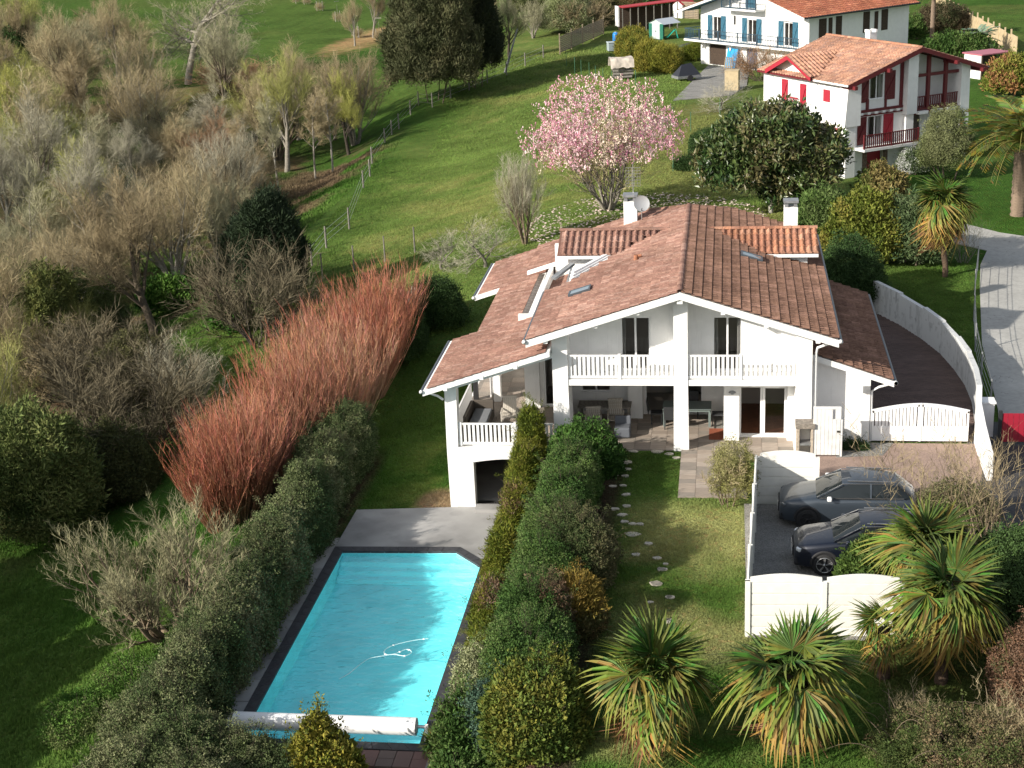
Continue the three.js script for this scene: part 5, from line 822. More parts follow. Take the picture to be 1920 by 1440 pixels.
// ---------------------------------------------------------------- cars
function makeCar(label, at, turn, paint, rimM, o = {}) {
  const c = thing('parked_car', label, 'car', at, turn);
  const P = new THREE.MeshPhysicalMaterial({ roughness: 0.4, metalness: 0.35, clearcoat: 1, clearcoatRoughness: 0.04 }); P.color.setRGB(...paint);
  const glass = new THREE.MeshPhysicalMaterial({ roughness: 0.02, metalness: 0.0 }); glass.color.setRGB(0.012, 0.016, 0.018);
  const trim = mat([0.5, 0.5, 0.5], { roughness: 0.25, metalness: 0.9 }), plastic = mat([0.018, 0.018, 0.02], { roughness: 0.7 });
  const loft = (st, prof) => { const pos = [], idx = [], n = prof(st[0]).length; for (const s of st) for (const [y, z] of prof(s)) pos.push(s[0], y, z); for (let k = 0; k + 1 < st.length; k++) for (let j = 0; j + 1 < n; j++) { const a = k * n + j; idx.push(a, a + 1, a + n, a + 1, a + n + 1, a + n); } const g = new THREE.BufferGeometry(); g.setAttribute('position', new THREE.Float32BufferAttribute(pos, 3)); g.setAttribute('uv', new THREE.Float32BufferAttribute(new Float32Array(pos.length / 3 * 2), 2)); g.setIndex(idx); g.computeVertexNormals(); return g; };
  // body: x from the nose, bottom, shoulder height, half width
  const body = [[-0.0, 0.34, 0.66, 0.5], [0.04, 0.26, 0.76, 0.68], [0.16, 0.22, 0.86, 0.8], [0.4, 0.2, 0.93, 0.88], [0.8, 0.2, 0.99, 0.915], [1.25, 0.2, 1.05, 0.92], [2.2, 0.2, 1.06, 0.92], [3.2, 0.2, 1.08, 0.92], [3.9, 0.22, 1.1, 0.9], [4.3, 0.28, 1.06, 0.84], [4.44, 0.36, 0.95, 0.74], [4.46, 0.5, 0.8, 0.6]];
  const bp = ([x, y0, y1, w]) => { const q = [[y0, w * 0.9], [y0 + 0.08, w * 0.985], [lerp(y0, y1, 0.45), w], [lerp(y0, y1, 0.7), w * 0.992], [y1 - 0.1, w * 0.965], [y1 - 0.02, w * 0.9], [y1 + 0.015, w * 0.8], [y1 + 0.045, w * 0.45], [y1 + 0.05, 0]]; return [...q, ...q.slice(0, -1).reverse().map(([y, z]) => [y, -z])]; };
  part('body', loft(body, bp), P, c);
  // cabin: windows, pillars and roof
  const cab = [[1.2, 1.06, 1.07, 0.76, 0.74], [1.6, 1.07, 1.3, 0.8, 0.7], [2.02, 1.08, 1.5, 0.82, 0.63], [2.5, 1.08, 1.575, 0.83, 0.62], [3.2, 1.09, 1.57, 0.82, 0.61], [3.8, 1.1, 1.5, 0.8, 0.58], [4.2, 1.1, 1.2, 0.74, 0.6], [4.32, 1.08, 1.09, 0.7, 0.68]];
  const cp = ([x, y0, y1, w0, w1]) => { const q = [[y0, w0], [lerp(y0, y1, 0.5), lerp(w0, w1, 0.45)], [y1 - 0.04, w1 + 0.03], [y1, w1 - 0.04], [y1 + 0.025, w1 * 0.5], [y1 + 0.03, 0]]; return [...q, ...q.slice(0, -1).reverse().map(([y, z]) => [y, -z])]; };
  part('windscreen', loft(cab.slice(0, 3), cp), glass, c);
  part('window_band', loft(cab.slice(2, 6), (s) => cp(s).slice(0, 3)), glass, c); part('window_band', loft(cab.slice(2, 6), (s) => cp(s).slice(-3)), glass, c);
  part('roof', loft(cab.slice(2, 6).map((s) => [s[0], s[1], s[2] + 0.004, s[3], s[4]]), (s) => cp(s).slice(2, 9)), P, c);
  part('rear_window', loft(cab.slice(5), cp), glass, c);
  for (const s of [-1, 1]) {
    part('window_pillar', new GB().bar(V(1.22, 1.07, s * 0.77), V(2.04, 1.5, s * 0.67), 0.07, 0.05).bar(V(2.95, 1.09, s * 0.835), V(2.95, 1.54, s * 0.66), 0.06, 0.03), P, c);
    part('window_trim', new GB().bar(V(1.3, 1.085, s * 0.86), V(4.0, 1.13, s * 0.85), 0.035, 0.03).bar(V(1.28, 1.1, s * 0.78), V(2.05, 1.53, s * 0.665), 0.025, 0.02).bar(V(2.05, 1.53, s * 0.665), V(3.7, 1.56, s * 0.64), 0.025, 0.02), trim, c);
    part('roof_rail', new GB().bar(V(2.2, 1.61, s * 0.6), V(3.7, 1.6, s * 0.57), 0.035, 0.035), trim, c);
    const mir = new THREE.Group(); mir.name = 'wing_mirror'; c.add(mir); part('shell', new RoundedBoxGeometry(0.16, 0.14, 0.2, 3, 0.05).translate(1.62, 1.13, s * 1.02), o.mirror ?? P, mir); part('arm', new GB().bar(V(1.6, 1.08, s * 0.84), V(1.62, 1.1, s * 0.98), 0.04, 0.05), plastic, mir);
    for (const x of [0.92, 3.55]) {
      const arch = new THREE.TorusGeometry(0.4, 0.055, 8, 20, Math.PI); arch.scale(1, 1, 0.5); arch.translate(x, 0.36, s * 0.915); part('wheel_arch', arch, plastic, c);
      part('wheel_well', new THREE.CircleGeometry(0.4, 24).rotateY(s > 0 ? 0 : Math.PI).translate(x, 0.36, s * 0.926), plastic, c);
      const w = new THREE.Group(); w.name = 'wheel'; c.add(w); w.position.set(x, 0.345, s * 0.85);
      part('tyre', new THREE.LatheGeometry([[0.25, -0.11], [0.32, -0.115], [0.345, -0.08], [0.345, 0.08], [0.32, 0.115], [0.25, 0.11]].map((q) => new THREE.Vector2(...q)), 28).rotateX(Math.PI / 2), mat([0.02, 0.02, 0.021], { roughness: 0.85 }), w);
      part('rim_disc', new THREE.CircleGeometry(0.25, 28).rotateY(s > 0 ? 0 : Math.PI).translate(0, 0, s * 0.06), plastic, w);
      const sp = new GB(); for (let k = 0; k < 5; k++) { const a = k / 5 * 6.283 + 0.3; for (const e of [-0.09, 0.09]) sp.bar(V(Math.cos(a) * 0.04, Math.sin(a) * 0.04, s * 0.1), V(Math.cos(a + e) * 0.245, Math.sin(a + e) * 0.245, s * 0.115), 0.035, 0.03); } sp.tube([V(0, 0, s * 0.08), V(0, 0, s * 0.125)], [0.05, 0.05], 12);
      part('rim', sp, rimM, w); part('rim_lip', new THREE.TorusGeometry(0.245, 0.016, 6, 28).translate(0, 0, s * 0.11), rimM, w);
    }
    const hl = part('headlight', new RoundedBoxGeometry(0.3, 0.13, 0.2, 3, 0.04).translate(0, 0, 0), o.lamp, c); hl.position.set(0.22, 0.76, s * 0.66); hl.rotation.y = s * 0.55;
    part('fog_lamp', new RoundedBoxGeometry(0.08, 0.1, 0.24, 2, 0.02).translate(0.1, 0.42, s * 0.62), plastic, c);
  }
  part('grille', new RoundedBoxGeometry(0.06, 0.36, 0.78, 3, 0.025).translate(-0.005, 0.56, 0), plastic, c);
  const gs = new GB(); for (let k = 0; k < 6; k++) gs.box(-0.045, 0.42 + k * 0.05, -0.36, -0.034, 0.432 + k * 0.05, 0.36); part('grille_bars', gs, trim, c);
  part('number_plate', new GB().box(-0.055, 0.4, -0.26, -0.046, 0.51, 0.26), mat([0.75, 0.75, 0.72]), c);
  part('bumper', new RoundedBoxGeometry(0.2, 0.16, 1.5, 3, 0.06).translate(0.1, 0.3, 0), plastic, c);
  const sw = part('wiper', new GB().bar(V(1.24, 1.09, -0.5), V(1.55, 1.27, 0.1), 0.02, 0.02).bar(V(1.24, 1.09, 0.1), V(1.55, 1.27, 0.55), 0.02, 0.02), plastic, c);
  return c;
}
{
  const silver = mat([0.6, 0.6, 0.6], { roughness: 0.25, metalness: 0.85 });
  makeCar('dark blue family car with silver spoked wheel, nearest the front fence', [3.78, 0, 9.38], 0.0, [0.006, 0.009, 0.02], silver, { lamp: mat([0.75, 0.78, 0.8], { roughness: 0.12, metalness: 0.2 }) });
  makeCar('grey blue family car with white wing mirror, parked behind the dark blue one', [3.45, 0, 5.98], -0.03, [0.045, 0.058, 0.075], M.dark, { lamp: mat([0.12, 0.13, 0.14], { roughness: 0.08, metalness: 0.4 }), mirror: M.pvc });
  const k = thing('kerb_block', 'grey concrete kerb block in front of the dark blue car', 'kerb', [6.2, 0, 11.6]);
  part('block', new RoundedBoxGeometry(1.6, 0.2, 0.3, 2, 0.03).translate(0, 0.08, 0), M.concrete, k);
}

// ---------------------------------------------------------------- leaves
const leafMat = mat([1, 1, 1], { roughness: 0.62, spec: 0.3 });
const leafThin = new THREE.MeshPhysicalMaterial({ roughness: 0.75, side: THREE.DoubleSide, transmission: 0.25, thickness: 0 });
function clump(n, len, wid, seed, up = 0.3, fold = 0.25) {     // a loose spray of pointed leaves in a unit ball
  const r = rng(seed), g = new GB();
  for (let k = 0; k < n; k++) {
    const a = r() * 6.283, e = Math.asin(clamp(r() * 2 - 1, -1, 1)), o = V(Math.cos(a) * Math.cos(e), Math.sin(e), Math.sin(a) * Math.cos(e)), b = o.clone().multiplyScalar(0.95 * Math.cbrt(r())), d = o.clone().multiplyScalar(0.6).add(V((r() - 0.5) * 1.6, (r() - 0.5) * 1.6 + up * 1.4, (r() - 0.5) * 1.6)).normalize(), L = len * (0.6 + 0.8 * r()), w = wid * (0.7 + 0.6 * r());
    const s = V(r() - 0.5, r() - 0.5, r() - 0.5).cross(d).normalize(), nn = s.clone().cross(d).normalize(), m = b.clone().addScaledVector(d, L * 0.45).addScaledVector(nn, fold * w), t = b.clone().addScaledVector(d, L).addScaledVector(nn, -fold * w);
    g.tri(b, m.clone().addScaledVector(s, w), t); g.tri(b, t, m.clone().addScaledVector(s, -w));
  }
  return g.geo();
}
const C_broad = [clump(12, 0.75, 0.2, 1), clump(12, 0.7, 0.22, 2)], C_small = [clump(26, 0.42, 0.11, 3), clump(26, 0.38, 0.12, 4)], C_needle = [clump(20, 0.85, 0.075, 5, 0.7), clump(20, 0.8, 0.08, 6, 0.7)], C_big = [clump(9, 1.0, 0.2, 7, 0.25), clump(9, 0.95, 0.22, 8, 0.25)], C_long = [clump(14, 0.95, 0.11, 9, 0.5)];
// blobs: {c, r, p (2 = ball, higher = clipped box)}; leaves lie round the surface and inside
function foliage(parent, name, blobs, o) {
  const { geo = C_broad, n, size, cols, seed = 1, lump = 0.3, low = -0.55, depth = 0.35, m = leafMat } = o, r = rng(seed), mats = geo.map(() => []), cc = geo.map(() => []), Q = new THREE.Quaternion(), E = new THREE.Euler();
  const area = blobs.map((b) => Math.pow(b.r[0] * b.r[1] * b.r[2], 0.667)), tot = area.reduce((a, b) => a + b, 0);
  blobs.forEach((b, bi) => {
    const N = Math.round(n * area[bi] / tot);
    for (let k = 0; k < N; k++) {
      const a = r() * 6.283, e = Math.asin(lerp(low, 1, r())), d = V(Math.cos(a) * Math.cos(e), Math.sin(e), Math.sin(a) * Math.cos(e)), p = b.p ?? 2;
      const q = Math.pow(Math.pow(Math.abs(d.x), p) + Math.pow(Math.abs(d.y), p) + Math.pow(Math.abs(d.z), p), -1 / p);
      const lu = 1 - lump * 0.55 + lump * 1.1 * fbm(a * 1.6 + bi * 7.3, e * 3 + bi, seed + 5, 3), f = q * lu * (1 - depth * r() * r());
      const pos = V(b.c[0] + d.x * b.r[0] * f, b.c[1] + d.y * b.r[1] * f, b.c[2] + d.z * b.r[2] * f), s = size * (0.65 + 0.7 * r()), gi = Math.floor(r() * geo.length);
      E.set((r() - 0.5) * 1.2, r() * 6.283, (r() - 0.5) * 1.2); Q.setFromEuler(E);
      mats[gi].push(new THREE.Matrix4().compose(pos, Q, V(s, s, s)));
      const tone = b.cols ?? cols, w = fbm(pos.x * 0.9 + 11, pos.y * 0.9 + pos.z * 0.8, seed + 9, 2), col = tone[Math.floor(clamp((w - 0.25) * 2 * 0.7 + r() * 0.5 - 0.1, 0, 0.999) * tone.length)], j = 0.7 + 0.6 * r(); cc[gi].push(col.map((x) => x * j));
    }
  });
  geo.forEach((g, gi) => {
    const im = new THREE.InstancedMesh(g, m, mats[gi].length); mats[gi].forEach((x, k) => { im.setMatrixAt(k, x); im.setColorAt(k, new THREE.Color().setRGB(...cc[gi][k])); });
    im.name = name; im.castShadow = im.receiveShadow = true; im.userData.kind = 'stuff'; parent.add(im);
  });
}
const bark = (c) => mat(c, { roughness: 0.95, map: noiseMap(0.55, 1, 10, 0.9, 777), bumpMap: bumpTex(20, 0.6, 778, 3), bumpScale: 0.02 });
const barkGrey = bark([0.32, 0.29, 0.24]), barkPale = bark([0.46, 0.43, 0.37]), barkBrown = bark([0.16, 0.125, 0.09]), barkDark = bark([0.07, 0.055, 0.042]), barkTan = bark([0.3, 0.225, 0.15]);
function shrub(name, label, category, at, blobs, o, stems = 5, group) {
  const t = thing(name, label, category, at, 0, group), g = new GB(), r = rng((o.seed ?? 1) + 500);
  for (let k = 0; k < stems; k++) { const b = blobs[Math.floor(r() * blobs.length)], e = V(b.c[0] + (r() - 0.5) * b.r[0], b.c[1] + b.r[1] * 0.2, b.c[2] + (r() - 0.5) * b.r[2]), s = V(e.x * 0.4 + (r() - 0.5) * 0.3, -0.1, lerp(b.c[2], e.z, 0.3)); if (blobs.length > 3) { s.x = b.c[0]; } g.tube([s, s.clone().lerp(e, 0.5).add(V((r() - 0.5) * 0.2, 0.1, 0)), e], [0.06, 0.04, 0.015], 5, false); }
  if (stems) part('stem', g, o.bark ?? barkBrown, t);
  foliage(t, 'foliage', blobs, o);
  const ns = o.shoots ?? Math.round((o.n ?? 1000) / 45), sg = new GB(), lg = [];
  for (let k = 0; k < ns; k++) {
    const b = blobs[Math.floor(r() * blobs.length)], a = r() * 6.283, el = 0.1 + r() * 1.4, d = V(Math.cos(a) * Math.cos(el), Math.sin(el) + 0.3, Math.sin(a) * Math.cos(el)).normalize(), p = V(b.c[0] + d.x * b.r[0] * 0.8, b.c[1] + d.y * b.r[1] * 0.8, b.c[2] + d.z * b.r[2] * 0.8), L = (0.25 + 0.45 * r()) * (0.6 + 0.4 * Math.min(2, b.r[1])), e = p.clone().addScaledVector(d, L).add(V((r() - 0.5) * 0.2, 0.12, (r() - 0.5) * 0.2)), m = p.clone().lerp(e, 0.5).add(V((r() - 0.5) * 0.1, 0.05, (r() - 0.5) * 0.1));
    sg.tube([p, m, e], [0.012, 0.009, 0.004], 3, false); lg.push([m.clone().lerp(e, 0.3), 0.55], [e, 0.45]);
  }
  if (ns) { part('shoots', sg, o.bark ?? barkBrown, t).userData.kind = 'stuff'; const cols = o.cols, S = o.size; foliage(t, 'shoot_leaves', lg.map(([c, q]) => ({ c: [c.x, c.y, c.z], r: [S * 0.5, S * 0.5, S * 0.5] })), { ...o, n: lg.length * 1, size: S * 0.6, seed: (o.seed ?? 1) + 77 }); }
  return t;
}

// ---------------------------------------------------------------- bare trees
// grows limbs level by level; the last twigs are slim single faces
function bareTree(o) {
  const r = rng(o.seed), wood = new GB(), twig = new GB(), up = V(0, 1, 0);
  const bend = (d, amt) => d.clone().add(V((r() - 0.5) * amt, (r() - 0.5) * amt, (r() - 0.5) * amt)).normalize();
  const rot = (d, ang) => { const ax = V(r() - 0.5, r() - 0.5, r() - 0.5).cross(d).normalize(); return d.clone().applyAxisAngle(ax, ang); };
  function spray(p, d, L, n) {
    for (let k = 0; k < n; k++) {
      const e = rot(d, 0.25 + r() * (o.twigAngle ?? 0.8)).addScaledVector(up, o.twigUp ?? 0.25).normalize(), l = L * (0.5 + 0.8 * r()), b = p.clone().addScaledVector(d, r() * L * 0.4), t = b.clone().addScaledVector(e, l), s = V(r() - 0.5, r() - 0.5, r() - 0.5).cross(e).normalize().multiplyScalar((o.tw ?? 0.014) * (0.7 + 0.6 * r()));
      twig.tri(b.clone().add(s), b.clone().sub(s), t);
      for (let q = 0; q < (o.sub ?? 2); q++) { const c = b.clone().lerp(t, 0.3 + 0.6 * r()), f = rot(e, 0.4 + r() * 0.7).addScaledVector(up, (o.twigUp ?? 0.25) * 0.6).normalize(), u = c.clone().addScaledVector(f, l * (0.35 + 0.35 * r())); twig.tri(c.clone().addScaledVector(s, 0.7), c.clone().addScaledVector(s, -0.7), u); }
    }
  }
  function limb(p, d, L, rad, lev) {
    const seg = lev === 0 ? 5 : 4, pts = [p], rads = [rad], dirs = [d]; let q = p, e = d;
    for (let k = 0; k < seg; k++) { e = bend(e, o.bend ?? 0.35).addScaledVector(up, (lev ? o.up ?? 0.12 : 0.05)).normalize(); q = q.clone().addScaledVector(e, L / seg); pts.push(q); rads.push(rad * lerp(1, lev === 0 ? 0.55 : 0.4, (k + 1) / seg)); dirs.push(e); }
    wood.tube(pts, rads, lev === 0 ? 8 : lev === 1 ? 5 : 3, false);
    if (lev >= o.levels) { for (let k = 1; k <= seg; k++) spray(pts[k], dirs[k], o.twigLen, o.twigs); return; }
    const n = o.kids[lev];
    for (let k = 0; k < n; k++) {
      const t = lerp(lev === 0 ? o.first ?? 0.35 : 0.25, 1, (k + r() * 0.8) / n), i = Math.min(seg - 1, Math.floor(t * seg)), f = t * seg - i, b = pts[i].clone().lerp(pts[i + 1], f), nd = rot(dirs[i + 1], (o.angle ?? 0.75) * (0.7 + 0.6 * r()));
      limb(b, nd, L * (o.ratio ?? 0.62) * (0.75 + 0.5 * r()) * (lev === 0 ? 1.1 - 0.35 * t : 1), lerp(rads[i], rads[i + 1], f) * 0.62, lev + 1);
    }
    limb(pts[seg], bend(e, 0.5), L * (o.ratio ?? 0.62), rads[seg] * 0.85, lev + 1);
  }
  if (o.stems > 1) for (let k = 0; k < o.stems; k++) { const a = k / o.stems * 6.283 + r(), s = o.splay * (0.4 + 0.8 * r()); limb(V(Math.cos(a) * 0.15, -0.2, Math.sin(a) * 0.15), V(Math.cos(a) * s, 1, Math.sin(a) * s).normalize(), o.len * (0.8 + 0.4 * r()), o.rad * (0.7 + 0.5 * r()), o.startLevel ?? 1); }
  else limb(V(0, -0.3, 0), V((r() - 0.5) * (o.lean ?? 0.15), 1, (r() - 0.5) * (o.lean ?? 0.15)).normalize(), o.len, o.rad, 0);
  return { wood: wood.geo(), twig: twig.geo() };
}
// unit kinds, each about as tall as its note says
const K = {
  ash: bareTree({ sub: 3, seed: 3, levels: 3, kids: [6, 4, 3], len: 4.2, rad: 0.24, twigs: 7, twigLen: 0.8, tw: 0.0085, first: 0.45, angle: 0.65, up: 0.16 }),            // 9 m
  multi: bareTree({ sub: 3, seed: 5, stems: 7, splay: 0.38, levels: 3, kids: [0, 4, 4], len: 3.6, rad: 0.15, twigs: 7, twigLen: 0.75, tw: 0.0085, up: 0.16, angle: 0.55, bend: 0.3 }),   // 8 m
  round: bareTree({ sub: 3, seed: 8, levels: 3, kids: [7, 5, 3], len: 2.6, rad: 0.17, twigs: 7, twigLen: 0.7, tw: 0.0085, first: 0.3, angle: 0.95, up: 0.06, ratio: 0.68 }),    // 6 m, broad
  slim: bareTree({ sub: 4, seed: 12, levels: 2, kids: [16, 4], len: 7.5, rad: 0.1, twigs: 7, twigLen: 0.6, tw: 0.009, first: 0.45, angle: 0.7, ratio: 0.2, bend: 0.14, up: 0.1, lean: 0.1 }),  // 9 m
  bush: bareTree({ sub: 3, seed: 15, stems: 16, splay: 0.75, levels: 3, kids: [0, 0, 4], len: 1.5, rad: 0.035, twigs: 7, twigLen: 0.55, tw: 0.009, startLevel: 2, up: 0.12, bend: 0.45 }),    // 2.4 m
  fan: bareTree({ sub: 3, seed: 18, stems: 11, splay: 0.62, levels: 3, kids: [0, 3, 3], len: 1.5, rad: 0.05, twigs: 3, twigLen: 0.5, tw: 0.008, up: 0.14, angle: 0.45, bend: 0.22 }),     // 4 m
  gnarl: bareTree({ seed: 23, levels: 3, kids: [5, 4, 4], len: 1.7, rad: 0.14, twigs: 2, twigLen: 0.5, tw: 0.009, sub: 2, first: 0.5, angle: 1.05, up: 0.03, bend: 0.75, ratio: 0.8 }),      // 4 m
  oak: bareTree({ lean: 0.05, sub: 2, seed: 27, levels: 3, kids: [9, 6, 5], len: 7.5, rad: 0.42, twigs: 4, twigLen: 0.8, tw: 0.013, first: 0.52, angle: 1.15, up: 0.02, bend: 0.6, ratio: 0.66 }),     // 11 m
  wild: bareTree({ seed: 35, stems: 13, splay: 0.75, levels: 3, kids: [0, 2, 2], len: 1.7, rad: 0.028, twigs: 1, twigLen: 0.5, tw: 0.007, sub: 2, up: 0.14, angle: 0.5, bend: 0.4 }),     // 4 m, sparse
  fig: bareTree({ seed: 31, stems: 9, splay: 1.5, levels: 3, kids: [0, 5, 4], len: 1.75, rad: 0.085, twigs: 6, twigLen: 0.34, tw: 0.0075, sub: 2, up: 0.2, angle: 0.75, bend: 0.55, ratio: 0.6, twigUp: 0.5 }),  // 2.7 m
};
const twigMat = (c) => mat(c, { roughness: 0.95, spec: 0.05 });
const TW = { grey: twigMat([0.32, 0.305, 0.195]), brown: twigMat([0.28, 0.225, 0.135]), tan: twigMat([0.38, 0.315, 0.19]), yellow: twigMat([0.38, 0.38, 0.11]), olive: twigMat([0.32, 0.325, 0.11]), pale: twigMat([0.37, 0.345, 0.26]), dark: twigMat([0.14, 0.12, 0.08]), red: twigMat([0.3, 0.19, 0.115]), fig: twigMat([0.27, 0.255, 0.15]) };
function plantTree(kind, label, x, z, s, turn, tw, bk, name = 'bare_tree', category = 'tree', group, dy = 0) {
  const t = thing(name, label, category, [x, groundY(x, z) + dy, z], turn, group), [sx, sy] = Array.isArray(s) ? s : [s, s]; t.scale.set(sx, sy, sx);
  part('trunk', K[kind].wood, bk, t); part('crown', K[kind].twig, tw, t);
  return t;
}
